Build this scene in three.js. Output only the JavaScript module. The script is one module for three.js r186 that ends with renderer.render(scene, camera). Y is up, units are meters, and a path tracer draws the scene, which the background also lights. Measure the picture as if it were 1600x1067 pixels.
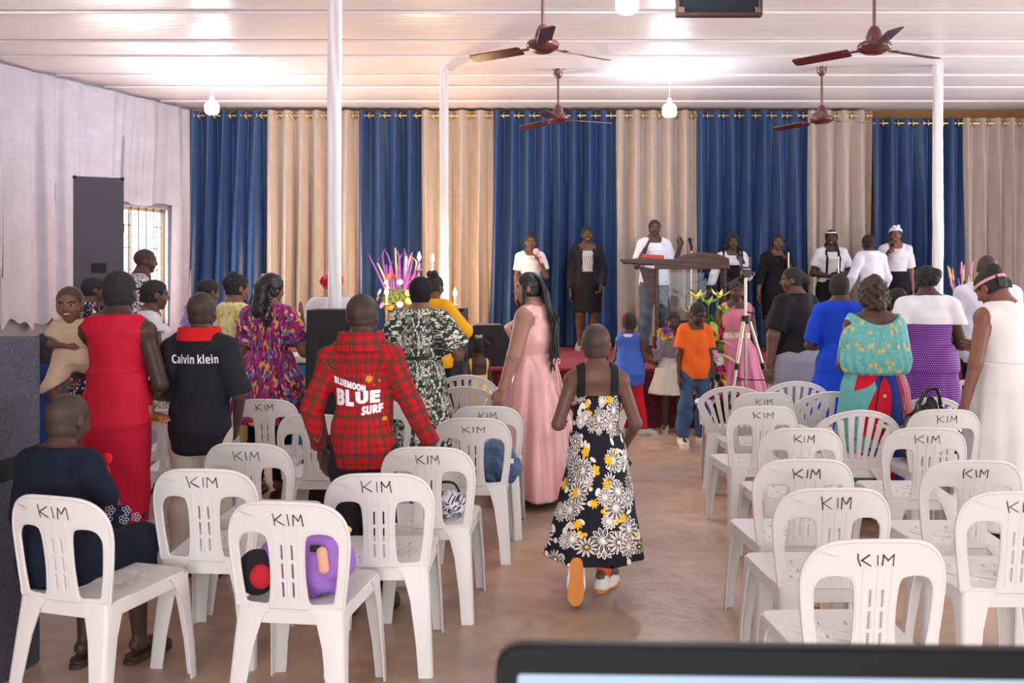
import * as THREE from 'three';
import { mergeGeometries, mergeVertices, toCreasedNormals } from 'three/addons/utils/BufferGeometryUtils.js';
import { RoundedBoxGeometry } from 'three/addons/geometries/RoundedBoxGeometry.js';
import { TessellateModifier } from 'three/addons/modifiers/TessellateModifier.js';
import { RectAreaLightUniformsLib } from 'three/addons/lights/RectAreaLightUniformsLib.js';

// ------------------------------------------------------------------ camera, sky, lights, exposure
const scene = new THREE.Scene();
const F = 1450, EYE = 1.6, HORIZON = 440;                 // focal length and horizon in pixels of a 1600 x 1067 frame
const camera = new THREE.PerspectiveCamera(2 * Math.atan(533.5 / F) * 180 / Math.PI, 1600 / 1067, 0.05, 80);
camera.position.set(0, EYE, 0);
camera.setViewOffset(1600, 1067, 0, 533.5 - HORIZON, 1600, 1067);   // shifted lens: uprights stay upright
const renderer = new THREE.WebGLRenderer({ antialias: true });
renderer.toneMapping = THREE.LinearToneMapping;
renderer.toneMappingExposure = 1.45;
renderer.shadowMap.enabled = true;
scene.background = new THREE.Color().setRGB(2.6, 2.75, 3.0);         // bright hazy sky outside
RectAreaLightUniformsLib.init();
const CEIL = 4.12, STAGE = 0.65, BACK = -0.0094 * F;      // ceiling height, stage height, curtain wall
const WALLR = 8.2, REAR = 3.4;
function windowLight(name, x, y, z, w, h, tx, ty, tz, color, intensity) {   // daylight standing in a real opening
  const l = new THREE.RectAreaLight(color, intensity, w, h);
  l.name = name; l.position.set(x, y, z); l.lookAt(tx, ty, tz); scene.add(l);
  return l;
}
const RWIN = [[-10.6, 1.7], [-7.2, 1.7], [-3.8, 1.7], [-0.4, 1.7]], LWIN = [[-7.2, 1.6], [-3.6, 1.6], [0.2, 1.6]];
for (const [z, w] of RWIN) windowLight('window_daylight', WALLR + 0.05, 1.95, z, w, 1.7, 0, 1.95, z, new THREE.Color(0.93, 0.96, 1.0), 8.2);
for (const [z, w] of LWIN) windowLight('window_daylight', -6.62, 1.95, z, w, 1.7, 0, 1.95, z, new THREE.Color(1.0, 0.97, 0.93), 5.5);
windowLight('doorway_daylight', 0, 1.5, REAR + 0.05, 4.4, 2.9, 0, 1.5, 0, new THREE.Color(1.0, 0.97, 0.95), 5);

// ------------------------------------------------------------------ helpers
let seed = 7;
function rnd(a = 1, b) { seed = (seed * 1664525 + 1013904223) >>> 0; const r = seed / 4294967296; return b === undefined ? r * a : a + r * (b - a); }
const at = (px, py, k) => [(px - 800) * k, EYE - (py - HORIZON) * k, -k * F];   // photo pixel and depth -> place in the hall
const taken = new Map();
function numbered(name) { const n = taken.get(name) ?? 0; taken.set(name, n + 1); return n ? name + '_' + String(n).padStart(3, '0') : name; }
function lit(o) { o.castShadow = true; o.receiveShadow = true; return o; }
function thing(name, label, category, pos = [0, 0, 0], turn = 0, group) {
  const g = new THREE.Group(); g.name = numbered(name); g.position.set(...pos); g.rotation.y = turn;
  g.userData = { label, category }; if (group) g.userData.group = group;
  scene.add(g); return g;
}
function part(name, geo, mat, parent, label) { const m = lit(new THREE.Mesh(geo, mat)); m.name = name; if (label) m.userData.label = label; parent.add(m); return m; }
function solo(name, geo, mat, label, category, group) { const m = part(numbered(name), geo, mat, scene); m.userData = { label, category }; if (group) m.userData.group = group; return m; }
function struct(name, geo, mat, label) { const m = part(name, geo, mat, scene); m.userData = { kind: 'structure', label }; return m; }
function structGroup(name, label) { const g = new THREE.Group(); g.name = name; g.userData = { kind: 'structure', label }; scene.add(g); return g; }
const lin = (r, g, b) => new THREE.Color().setRGB(r, g, b);
const hex = (h) => new THREE.Color(h);
const std = (color, roughness = 0.7, extra = {}) => new THREE.MeshStandardMaterial({ color: color.isColor ? color : hex(color), roughness, ...extra });
const phy = (color, roughness = 0.7, extra = {}) => new THREE.MeshPhysicalMaterial({ color: color.isColor ? color : hex(color), roughness, ...extra });
function box(w, h, d, x = 0, y = 0, z = 0, r = 0) { const g = r ? new RoundedBoxGeometry(w, h, d, 2, r) : new THREE.BoxGeometry(w, h, d); g.translate(x, y, z); return g; }
function cyl(r0, r1, h, x = 0, y = 0, z = 0, n = 16) { const g = new THREE.CylinderGeometry(r0, r1, h, n); g.translate(x, y, z); return g; }
function lathe(pts, n = 20) { return new THREE.LatheGeometry(pts.map(([x, y]) => new THREE.Vector2(x, y)), n); }
function tube(pts, r, seg = 24, rad = 8, closed = false) { return new THREE.TubeGeometry(new THREE.CatmullRomCurve3(pts.map((p) => new THREE.Vector3(...p)), closed), seg, r, rad, closed); }
function rod(a, b, r0, r1 = r0, n = 10) {
  const A = new THREE.Vector3(...a), B = new THREE.Vector3(...b), d = B.clone().sub(A), g = new THREE.CylinderGeometry(r1, r0, d.length(), n);
  g.translate(0, d.length() / 2, 0); g.applyQuaternion(new THREE.Quaternion().setFromUnitVectors(new THREE.Vector3(0, 1, 0), d.normalize())); g.translate(...a); return g;
}
function join(list) { return mergeGeometries(list.map((g) => { const c = g.index ? g.toNonIndexed() : g.clone(); for (const k of Object.keys(c.attributes)) if (!['position', 'normal', 'uv'].includes(k)) c.deleteAttribute(k); if (!c.attributes.uv) c.setAttribute('uv', new THREE.BufferAttribute(new Float32Array(c.attributes.position.count * 2), 2)); return c; })); }
function extrude(shape, depth, bevel = 0, curve = 8) { return new THREE.ExtrudeGeometry(shape, { depth, bevelEnabled: bevel > 0, bevelThickness: bevel, bevelSize: bevel, bevelOffset: -bevel, bevelSegments: 1, curveSegments: curve }); }
function poly(pts) { const s = new THREE.Shape(); pts.forEach(([x, y], i) => (i ? s.lineTo(x, y) : s.moveTo(x, y))); s.closePath(); return s; }
function rrect(x0, y0, x1, y1, r, P = THREE.Shape) {
  const s = new P(), [a, b, c, d] = Array.isArray(r) ? r : [r, r, r, r];   // corners: bottom left, bottom right, top right, top left
  s.moveTo(x0 + a, y0); s.lineTo(x1 - b, y0); s.quadraticCurveTo(x1, y0, x1, y0 + b); s.lineTo(x1, y1 - c); s.quadraticCurveTo(x1, y1, x1 - c, y1);
  s.lineTo(x0 + d, y1); s.quadraticCurveTo(x0, y1, x0, y1 - d); s.lineTo(x0, y0 + a); s.quadraticCurveTo(x0, y0, x0 + a, y0); return s;
}
// grid of quads from a function (u, v in 0..1) -> [x, y, z]
function sheet(fn, nu, nv, su = 1, sv = 1) {
  const p = [], uv = [], idx = [];
  for (let j = 0; j <= nv; j++) for (let i = 0; i <= nu; i++) { p.push(...fn(i / nu, j / nv)); uv.push(i / nu * su, j / nv * sv); }
  for (let j = 0; j < nv; j++) for (let i = 0; i < nu; i++) { const a = j * (nu + 1) + i, b = a + 1, c = a + nu + 1, d = c + 1; idx.push(a, b, d, a, d, c); }
  const g = new THREE.BufferGeometry(); g.setAttribute('position', new THREE.Float32BufferAttribute(p, 3)); g.setAttribute('uv', new THREE.Float32BufferAttribute(uv, 2)); g.setIndex(idx); g.computeVertexNormals(); return g;
}
// ---- computed textures
function canvasTexture(w, h, draw, size = [1, 1], srgb = true) {
  const c = document.createElement('canvas'); c.width = w; c.height = h; const x = c.getContext('2d'); draw(x, w, h);
  const t = new THREE.CanvasTexture(c); if (srgb) t.colorSpace = THREE.SRGBColorSpace; t.wrapS = t.wrapT = THREE.RepeatWrapping; t.repeat.set(1 / size[0], 1 / size[1]); return t;
}
const hash2 = (x, y, s) => { let h = Math.imul(x, 374761393) + Math.imul(y, 668265263) + Math.imul(s, 1274126177); h = Math.imul(h ^ (h >>> 13), 1274126177); return ((h ^ (h >>> 16)) >>> 0) / 4294967296; };
function tileNoise(u, v, n, s) {   // value noise that repeats after n cells
  const x = u * n, y = v * n, x0 = Math.floor(x), y0 = Math.floor(y), fx = x - x0, fy = y - y0, a = fx * fx * (3 - 2 * fx), b = fy * fy * (3 - 2 * fy), m = (q) => ((q % n) + n) % n;
  const h = (i, j) => hash2(m(x0 + i), m(y0 + j), s);
  return (h(0, 0) * (1 - a) + h(1, 0) * a) * (1 - b) + (h(0, 1) * (1 - a) + h(1, 1) * a) * b;
}
function fbm(u, v, n, s, oct = 4) { let a = 0.5, t = 0, q = 0; for (let i = 0; i < oct; i++, n *= 2, a *= 0.5) { t += a * tileNoise(u, v, n, s + i); q += a; } return t / q; }
function dataTexture(n, fn, size, srgb) {
  const d = new Uint8Array(n * n * 4);
  for (let j = 0; j < n; j++) for (let i = 0; i < n; i++) { const c = fn(i / n, j / n); for (let k = 0; k < 3; k++) d[(j * n + i) * 4 + k] = Math.max(0, Math.min(255, c[k])); d[(j * n + i) * 4 + 3] = 255; }
  const t = new THREE.DataTexture(d, n, n); t.magFilter = THREE.LinearFilter; t.wrapS = t.wrapT = THREE.RepeatWrapping; t.repeat.set(1 / size[0], 1 / size[1]); if (srgb) t.colorSpace = THREE.SRGBColorSpace; t.needsUpdate = true; return t;
}
// ------------------------------------------------------------------ the hall
{
  // floor: worn screeded concrete
  const col = dataTexture(1024, (u, v) => {
    const a = fbm(u, v, 5, 3, 5), b = fbm(u, v, 16, 21, 4), c = fbm(u, v, 90, 33, 2), streak = fbm(u * 1, v * 1, 9, 77, 3), e = Math.max(0, fbm(u, v, 12, 55, 4) - 0.56) * 4;
    const l = 0.93 + 0.46 * (a - 0.5) + 0.24 * (b - 0.5) + 0.13 * (c - 0.5);
    const red = Math.max(0, streak - 0.48) * 0.9;
    return [l * (198 + 14 * red) - e * 12, l * (170 - 30 * red) - e * 14, l * (147 - 50 * red) - e * 10];
  }, [7, 7], true);
  const rgh = dataTexture(512, (u, v) => { const a = 105 + 120 * fbm(u, v, 6, 9, 5) + 20 * fbm(u, v, 60, 4, 2); return [a, a, a]; }, [6, 6]);
  const bmp = dataTexture(512, (u, v) => { const a = 255 * (0.6 * fbm(u, v, 8, 5, 3) + 0.4 * fbm(u, v, 80, 6, 3)); return [a, a, a]; }, [3, 3]);
  const g = box(16, 0.2, 20, 0.9, -0.1, -6.4);
  const p = g.attributes.position, uv = g.attributes.uv; for (let i = 0; i < p.count; i++) uv.setXY(i, p.getX(i), p.getZ(i));
  struct('floor', g, std('#ffffff', 0.55, { map: col, roughnessMap: rgh, bumpMap: bmp, bumpScale: 0.004 }), 'worn brown concrete floor of the hall');
}
{
  // ceiling: sheets of glossy cream fabric stretched across the hall, each sagging a little between its seams
  const ceil = structGroup('ceiling', 'cream sagging sheet ceiling with seams across the hall');
  part('ceiling_slab', box(16, 0.15, 20, 0.9, CEIL + 0.2, -6.4), std('#d8cfc8', 0.9), ceil);
  const bmp = dataTexture(256, (u, v) => { const a = 255 * (0.7 * fbm(u, v, 3, 15, 3) + 0.3 * fbm(u, v, 24, 16, 2)); return [a, a, a]; }, [5, 0.9]);
  const m = phy(lin(0.85, 0.785, 0.815), 0.34, { bumpMap: bmp, bumpScale: 0.012, clearcoat: 0.15, clearcoatRoughness: 0.25 });
  const seams = [-13.9, -13.05, -12.1, -11.4, -10.45, -9.8, -8.75, -7.9, -7.0, -6.1, -5.2, -4.2, -3.2, -2.2, -1.2, -0.2, 0.9, 2.0, 3.6];
  for (let i = 0; i + 1 < seams.length; i++) {
    const z0 = seams[i], z1 = seams[i + 1], w = z1 - z0, sag = rnd(0.012, 0.04), ph = rnd(6), tilt = rnd(-0.012, 0.012);
    const g = sheet((u, v) => { const x = -7.1 + 16 * u, s = Math.sin(Math.PI * v); return [x, CEIL + 0.035 - sag * Math.pow(s, 0.7) + tilt * (v - 0.5) + 0.006 * s * Math.sin(x * 1.3 + ph), z0 + w * v + 0.012 * Math.sin(x * 0.9 + ph) * s]; }, 60, 10, 16, w);
    part('ceiling_sheet', g, m, ceil);
    part('seam_batten', rod([-7.1, CEIL + 0.020, z1], [8.9, CEIL + 0.020, z1], 0.016, 0.016, 10), m, ceil);
  }
}
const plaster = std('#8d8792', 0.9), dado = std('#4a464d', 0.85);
function wallRun(name, label, a, b, holes, m, thick = 0.22) {   // wall from a to b (x, z) with rectangular openings [from, to, bottom, top] in metres along it
  const dx = b[0] - a[0], dz = b[1] - a[1], L = Math.hypot(dx, dz), s = poly([[0, -0.05], [L, -0.05], [L, CEIL + 0.25], [0, CEIL + 0.25]]);
  for (const [f, t, y0, y1] of holes) s.holes.push(rrect(f, y0, t, y1, 0.001, THREE.Path));
  const g = extrude(s, thick), o = struct(name, g, m, label);
  o.position.set(a[0], 0, a[1]); o.rotation.y = Math.atan2(-dz, dx); return o;
}
const CORN = [-4.7, BACK], BEND = [-5.92, -10.55];   // corner with the curtain wall, and where the left wall turns
{
  const L1 = Math.hypot(BEND[0] - CORN[0], BEND[1] - CORN[1]);
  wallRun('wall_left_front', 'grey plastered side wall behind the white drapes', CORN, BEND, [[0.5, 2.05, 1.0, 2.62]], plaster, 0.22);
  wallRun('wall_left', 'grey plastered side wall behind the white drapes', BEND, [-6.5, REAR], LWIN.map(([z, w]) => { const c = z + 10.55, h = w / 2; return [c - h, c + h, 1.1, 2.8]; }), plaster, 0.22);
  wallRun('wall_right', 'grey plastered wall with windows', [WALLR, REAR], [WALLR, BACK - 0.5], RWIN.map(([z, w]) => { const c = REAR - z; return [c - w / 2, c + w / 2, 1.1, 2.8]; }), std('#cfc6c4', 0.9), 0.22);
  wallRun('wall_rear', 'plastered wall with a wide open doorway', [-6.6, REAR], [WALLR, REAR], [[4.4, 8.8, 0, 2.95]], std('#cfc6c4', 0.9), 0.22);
  wallRun('wall_back', 'ochre plastered wall behind the stage curtains', [-5.2, BACK - 0.22], [WALLR, BACK - 0.22], [], std('#b58a55', 0.9), -0.2);
  // barred window in the left wall
  const wn = structGroup('window_1', 'bright window with a dark iron grille in the left wall');
  const iron = std('#2a2422', 0.5, { metalness: 0.5 }), frame = std('#b9a585', 0.6);
  wn.position.set(CORN[0], 0, CORN[1]); wn.rotation.y = Math.atan2(-(BEND[1] - CORN[1]), BEND[0] - CORN[0]);
  const W0 = 0.5, W1 = 2.05, Y0 = 1.0, Y1 = 2.62;
  part('window_frame', join([box(W1 - W0, 0.05, 0.07, (W0 + W1) / 2, Y1 - 0.025, 0.1), box(W1 - W0, 0.05, 0.07, (W0 + W1) / 2, Y0 + 0.025, 0.1), box(0.05, Y1 - Y0, 0.07, W0 + 0.025, (Y0 + Y1) / 2, 0.1), box(0.05, Y1 - Y0, 0.07, W1 - 0.025, (Y0 + Y1) / 2, 0.1), box(0.04, Y1 - Y0, 0.06, 1.16, (Y0 + Y1) / 2, 0.1), box(0.04, Y1 - Y0, 0.06, 1.6, (Y0 + Y1) / 2, 0.1)]), frame, wn);
  for (let i = 0; i < 11; i++) { const x = W0 + 0.1 + i * 0.142; part('iron_bar', rod([x, Y0, 0.03], [x, Y1, 0.03], 0.007), iron, wn); }
  for (let i = 0; i < 11; i++) for (let j = 0; j < 5; j++) { const x = W0 + 0.1 + i * 0.142, y = Y0 + 0.16 + j * 0.3 + (i % 2) * 0.15; if (x + 0.142 < W1) part('iron_bar', rod([x, y, 0.03], [x + 0.142, y, 0.03], 0.006), iron, wn); }
  const dir = [BEND[0] - CORN[0], BEND[1] - CORN[1]].map((q) => q / L1), mid = 1.275, nx = -dir[1], nz = dir[0];   // inward normal is (-nx..) worked out below
  const cx = CORN[0] + dir[0] * mid, cz = CORN[1] + dir[1] * mid, inx = Math.abs(nx), inz = (nx > 0 ? 1 : -1) * nz;
  windowLight('window_daylight', cx - inx * 0.19, 1.81, cz - inz * 0.19, 1.5, 1.6, cx + inx, 1.81, cz + inz, new THREE.Color(1.0, 0.96, 0.88), 16);
}
{
  // stage: maroon carpet over a platform
  const nap = dataTexture(256, (u, v) => { const a = 150 + 105 * fbm(u, v, 60, 8, 2) * (0.8 + 0.3 * fbm(u, v, 4, 2, 2)); return [a, a * 0.97, a * 0.97]; }, [1.2, 1.2], true);
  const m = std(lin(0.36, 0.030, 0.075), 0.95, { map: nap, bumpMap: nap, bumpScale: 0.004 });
  const st = structGroup('stage', 'low platform covered in maroon carpet');
  const X0 = -4.6, X1 = WALLR - 0.05, Z1 = -0.0070 * F, Z0 = BACK - 0.2;
  const top = sheet((u, v) => [X0 + (X1 - X0) * u, STAGE, Z1 + 0.03 - (Z1 + 0.03 - Z0) * v], 20, 8, X1 - X0, Z1 - Z0);
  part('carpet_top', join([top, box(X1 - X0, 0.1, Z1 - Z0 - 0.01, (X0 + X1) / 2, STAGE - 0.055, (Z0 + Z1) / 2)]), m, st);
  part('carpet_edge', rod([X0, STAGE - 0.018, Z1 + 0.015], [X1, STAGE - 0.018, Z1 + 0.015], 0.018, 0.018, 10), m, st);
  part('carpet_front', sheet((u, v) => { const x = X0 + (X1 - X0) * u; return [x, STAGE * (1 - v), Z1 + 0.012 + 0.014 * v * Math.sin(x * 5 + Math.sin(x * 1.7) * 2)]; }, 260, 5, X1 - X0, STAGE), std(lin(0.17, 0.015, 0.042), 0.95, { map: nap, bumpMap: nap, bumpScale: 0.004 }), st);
  part('platform', box(X1 - X0, STAGE - 0.11, Z1 - Z0 - 0.02, (X0 + X1) / 2, (STAGE - 0.11) / 2, (Z0 + Z1) / 2 - 0.01), std('#3a2a24', 0.9), st);
}
{
  // white drapes down the left wall
  const weave = dataTexture(256, (u, v) => { const a = 236 + 18 * (fbm(u, v, 64, 3, 2) - 0.5) + 16 * (fbm(u, v, 5, 9, 3) - 0.5); return [a, a * 0.985, a]; }, [1, 1], true);
  const m = phy(lin(0.63, 0.595, 0.66), 0.75, { map: weave, sheen: 0.3, sheenRoughness: 0.5, sheenColor: hex('#ffffff'), transmission: 0.12, side: THREE.DoubleSide });
  const path = [CORN, BEND, [-6.28, REAR - 0.3]], len = [0, Math.hypot(BEND[0] - CORN[0], BEND[1] - CORN[1])]; len[2] = len[1] + Math.hypot(path[2][0] - BEND[0], path[2][1] - BEND[1]);
  const on = (s, off) => { const i = s < len[1] ? 0 : 1, a = path[i], b = path[i + 1], L = len[i + 1] - len[i], t = (s - len[i]) / L, dx = (b[0] - a[0]) / L, dz = (b[1] - a[1]) / L; return [a[0] + dx * L * t + Math.abs(dz) * off, a[1] + dz * L * t - dx * off]; };
  const fold = (s) => 0.040 * Math.sin(s * 13 + 2.2 * Math.sin(s * 2.3)) + 0.022 * Math.sin(s * 31 + 2 * Math.sin(s * 5.1));
  function drape(s0, s1, top, bottom, label, curve) {
    const n = Math.ceil((s1 - s0) * 46);
    const g = sheet((u, v) => {
      const yb = bottom(u), y = top - (top - yb) * v; let s = s0 + (s1 - s0) * u; if (curve) s += curve(u, v);
      const amp = 0.45 + 0.75 * Math.min(1, v * 2.2), [x, z] = on(Math.max(0.02, s), 0.07 + amp * fold(s + 0.035 * Math.sin(v * 2.4 + s * 1.5)) + 0.012 * Math.sin(v * 3 + s * 2)); return [x, y, z];
    }, n, 26, (s1 - s0), 3);
    solo('wall_drape', g, m, label, 'drape', 'white drapes along the left wall');
  }
  const hem = (u) => 1.10 + 0.05 * Math.sin(u * 23) + 0.03 * Math.sin(u * 61);
  drape(2.02, 3.7, CEIL - 0.03, hem, 'long white drape beside the tall speaker, hem bunched above grey dado', null);
  drape(3.7, len[2] - 0.1, CEIL - 0.03, hem, 'white drape nearest the camera on the left wall', null);
  drape(0.44, 2.06, CEIL - 0.03, (u) => 2.66 + 0.035 * Math.sin(u * 12), 'short white drape gathered up over the barred window', null);
  drape(0.03, 0.49, CEIL - 0.03, (u) => 0.7, 'white drape glowing between the barred window and blue curtain', (u, v) => 0.05 * v * v * (u - 0.2));
  const d = structGroup('trim_1', 'dark grey painted dado along the left wall');
  const dl = (a, b) => { const L = Math.hypot(b[0] - a[0], b[1] - a[1]), g = box(L, 0.95, 0.012, L / 2, 0.475, 0); const o = part('dado_board', g, dado, d); o.position.set(a[0] + 0.012, 0, a[1]); o.rotation.y = Math.atan2(-(b[1] - a[1]), b[0] - a[0]); };
  dl(CORN, BEND); dl(BEND, [-6.45, REAR - 0.1]);
}
// ------------------------------------------------------------------ stage curtains on brass rods
{
  const weave = dataTexture(256, (u, v) => { const a = 225 + 40 * (fbm(u, v, 90, 31, 2) - 0.5) + 18 * (fbm(u, v * 0.3, 6, 12, 2) - 0.5); return [a, a, a]; }, [0.5, 0.5], true);
  const blue = phy(lin(0.034, 0.082, 0.215), 0.38, { map: weave, sheen: 0.6, sheenRoughness: 0.35, sheenColor: lin(0.45, 0.55, 0.8), side: THREE.DoubleSide });
  const beige = phy(lin(0.62, 0.505, 0.425), 0.48, { map: weave, sheen: 0.3, sheenRoughness: 0.4, sheenColor: lin(1, 0.95, 0.9), side: THREE.DoubleSide });
  const brass = std(lin(0.75, 0.55, 0.25), 0.3, { metalness: 1 });
  const eyelet = new THREE.TorusGeometry(0.045, 0.009, 8, 20); eyelet.rotateY(Math.PI * 0.30);
  const defs = [[300, 421, 1, 'leftmost blue curtain beside the white wall drape'], [421, 563, 0, 'cream curtain behind the near white post'], [563, 660, 1, 'narrow blue curtain behind the candles'], [660, 771, 0, 'cream curtain behind the second white post, warm with candlelight'],
    [771, 961, 1, 'wide blue curtain behind the singer with the pink microphone'], [961, 1086, 0, 'cream curtain behind the man at the lectern'], [1086, 1258, 1, 'blue curtain behind the singers right of the lectern'], [1258, 1358, 0, 'cream curtain behind the singer with braces'],
    [1358, 1498, 1, 'blue curtain hung lower behind the right white post'], [1498, 1640, 0, 'cream curtain at the right edge hung on the lower rod']];
  const k = 0.0094, z = BACK + 0.12;
  defs.forEach(([a, b, bl, label], i) => {
    const x0 = (a - 800) * k, x1 = (b - 800) * k, low = i >= 8 ? 0.11 : 0, w = x1 - x0, n = Math.max(3, Math.round(w / 0.235)), ph = rnd(6), top = CEIL - 0.03 - low, rail = top - 0.075;
    const lean = bl ? (i === 0 ? -0.08 : i === 4 ? -0.07 : 0.0) : 0, lr = bl ? (i === 0 ? -0.05 : 0) : 0;
    const root = thing('stage_curtain', label, 'curtain', [(x0 + x1) / 2, 0, z], 0, 'blue and cream stage curtains');
    const g = sheet((u, v) => {
      const t = u * n * Math.PI * 2, y = top - (top - STAGE - 0.02) * v, amp = 0.060 + 0.024 * Math.min(1, v * 3) + 0.012 * Math.sin(v * 2 + u * 9 + ph);
      const wob = 0.22 * Math.sin(v * 2.6 + ph + u * 5) * Math.min(1, v * 2), s = Math.sin(t + wob * 2), x = -w / 2 + w * u + lean * v * v * (1 - u) * (v > 0 ? 1 : 0) + lr * v * u + 0.018 * Math.sin(2 * (t + wob * 2)) * (0.3 + v);
      return [x, y, amp * (s + 0.16 * Math.sin(3 * t + ph) * v) + 0.01 * Math.sin(u * 31 + v * 4)];
    }, n * 14, 22, w * 2, 3);
    part('cloth', g, bl ? blue : beige, root);
    for (let j = 0; j < n * 2; j++) { const o = part('eyelet', eyelet, brass, root); o.position.set(-w / 2 + w * (j + 0.5) / (2 * n), rail, 0); o.rotation.y = j % 2 ? 0 : Math.PI * 0.4; }
    part('rod_length', rod([-w / 2, rail, 0], [w / 2, rail, 0], 0.014, 0.014, 10), brass, root);
  });
}
// ------------------------------------------------------------------ cloth-wrapped posts
{
  const m = phy(lin(0.80, 0.78, 0.80), 0.55, { sheen: 0.3, sheenColor: hex('#ffffff') });
  const post = (px, k, base, label) => {
    const [x, , z] = at(px, 440, k), H = CEIL + 0.03 - base;
    const g = sheet((u, v) => { const a = u * Math.PI * 2, y = H * v, q = 1 + 0.05 * Math.sin(a * 2 + y * 2.2) + 0.05 * Math.sin(a * 5 + y * 3.1 + Math.sin(y * 4)) + 0.14 * Math.exp(-Math.pow((((a - 5.6 - 0.15 * Math.sin(y * 5)) + 9.42) % 6.283 - 3.1416) / 0.12, 2)), c = Math.cos(a), s = Math.sin(a), sq = 0.050 * q / Math.pow(c ** 4 + s ** 4, 0.2); return [c * sq, y, -s * sq]; }, 48, 90, 0.4, H);
    const t = thing('wrapped_post', label, 'post', [x, base, z], 0, 'white wrapped posts');
    part('cloth_wrap', g, m, t); part('post_core', cyl(0.036, 0.036, H, 0, H / 2, 0, 10), m, t);
  };
  post(523, 0.0049, 0, 'near white cloth-wrapped post in front of the red headwrap');
  post(694, 0.0076, STAGE, 'white cloth-wrapped post behind the woman in yellow');
  post(1465, 0.00745, STAGE, 'white cloth-wrapped post right of the singers');
}
// ------------------------------------------------------------------ ceiling fans, bulbs, hanging screen
{
  const brown = phy(lin(0.10, 0.022, 0.022), 0.25, { clearcoat: 0.5 }), metal = std(lin(0.16, 0.09, 0.08), 0.35, { metalness: 0.6 });
  const fan = (px, py, k, spin, label) => {
    const p = at(px, py, k), t = thing('ceiling_fan', label, 'fan', p, spin, 'brown ceiling fans'), up = CEIL + 0.02 - p[1];
    part('motor', lathe([[0.001, -0.055], [0.07, -0.05], [0.125, -0.02], [0.135, 0.01], [0.12, 0.035], [0.07, 0.055], [0.001, 0.06]], 28), brown, t);
    part('motor_cap', lathe([[0.062, 0.05], [0.068, 0.075], [0.05, 0.13], [0.03, 0.165], [0.001, 0.17]], 20), brown, t);
    part('down_rod', rod([0, 0.12, 0], [0, up, 0], 0.013, 0.013, 10), metal, t);
    part('canopy', lathe([[0.001, up - 0.13], [0.03, up - 0.125], [0.06, up - 0.07], [0.045, up - 0.05], [0.07, up - 0.02], [0.07, up]], 18), metal, t);
    for (let i = 0; i < 3; i++) {
      const s = rrect(0.19, -0.062, 0.66, 0.062, [0.02, 0.045, 0.03, 0.02]); const g = extrude(s, 0.006, 0.002, 5); g.rotateX(-Math.PI / 2); g.rotateX(0.24); g.translate(0, -0.012, 0);
      const b = part('blade', g, brown, t); b.rotation.y = i * Math.PI * 2 / 3; b.rotation.z = -0.03;
      const br = part('blade_bracket', join([box(0.12, 0.008, 0.035, 0.17, -0.008, 0), box(0.05, 0.01, 0.07, 0.22, -0.008, 0)]), metal, b); br.rotation.x = 0.12;
    }
  };
  fan(848, 72, 0.0051, 0.55, 'nearest brown ceiling fan left of the hanging screen');
  fan(1366, 74, 0.0051, 0.38, 'nearest brown ceiling fan on the right');
  fan(872, 186, 0.0076, 0.2, 'far brown ceiling fan in front of the wide blue curtain');
  fan(1284, 187, 0.0075, 0.12, 'far brown ceiling fan on the right before the cream curtain');
  const white = std('#f1f1f1', 0.4), glow = std('#ffffff', 0.4, { emissive: lin(0.80, 0.90, 1.0), emissiveIntensity: 7 });
  const bulb = (px, py, k, label, power = 3.2) => {
    const p = at(px, py, k), t = thing('pendant_bulb', label, 'bulb', p, 0, 'hanging white bulbs'), up = CEIL - p[1];
    part('bulb_glass', lathe([[0.001, -0.09], [0.06, -0.086], [0.084, -0.06], [0.086, 0.02], [0.06, 0.058], [0.03, 0.07], [0.001, 0.07]], 20), glow, t);
    part('holder', lathe([[0.001, 0.065], [0.03, 0.065], [0.028, 0.11], [0.018, 0.14], [0.001, 0.145]], 14), white, t);
    part('cord', rod([0, 0.13, 0], [0, up, 0], 0.004, 0.004, 6), white, t);
    const l = new THREE.PointLight(lin(0.84, 0.92, 1.0), power, 0, 2); l.shadow.radius = 3.2; l.castShadow = true; l.position.set(p[0], p[1] - 0.01, p[2]); l.name = 'bulb_light'; scene.add(l);
  };
  bulb(331, 167, 0.0077, 'lit bulb hanging before the leftmost blue curtain');
  bulb(1046, 171, 0.0076, 'lit bulb hanging between the far fans');
  bulb(980, 2, 0.0047, 'lit bulb at the top edge beside the hanging screen');
  bulb(-40, -40, 0.0052, 'lit bulb near the left drape, just out of view', 2);
  const s = thing('hanging_screen', 'dark screen in a brown frame hung under the ceiling', 'screen', at(1122, -28, 0.0050));
  const fr = rrect(-0.335, -0.28, 0.335, 0.18, 0.012); fr.holes.push(rrect(-0.305, -0.25, 0.305, 0.15, 0.01, THREE.Path));
  part('frame', extrude(fr, 0.05, 0.006), std('#3b2620', 0.4), s); part('panel', box(0.62, 0.41, 0.02, 0, -0.05, 0.02), phy('#101820', 0.15), s);
  for (const x of [-0.305, 0.305]) part('corner_bracket', box(0.045, 0.045, 0.012, x * 0.97, -0.235, 0.062, 0.004), std('#7a6a60', 0.35, { metalness: 0.8 }), s);
  for (const x of [-0.2, 0.2]) part('hanger', rod([x, 0.17, 0.025], [x, CEIL - at(1122, -28, 0.0050)[1] + 0.02, 0.025], 0.008), std('#333333', 0.4, { metalness: 0.7 }), s);
}
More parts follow.
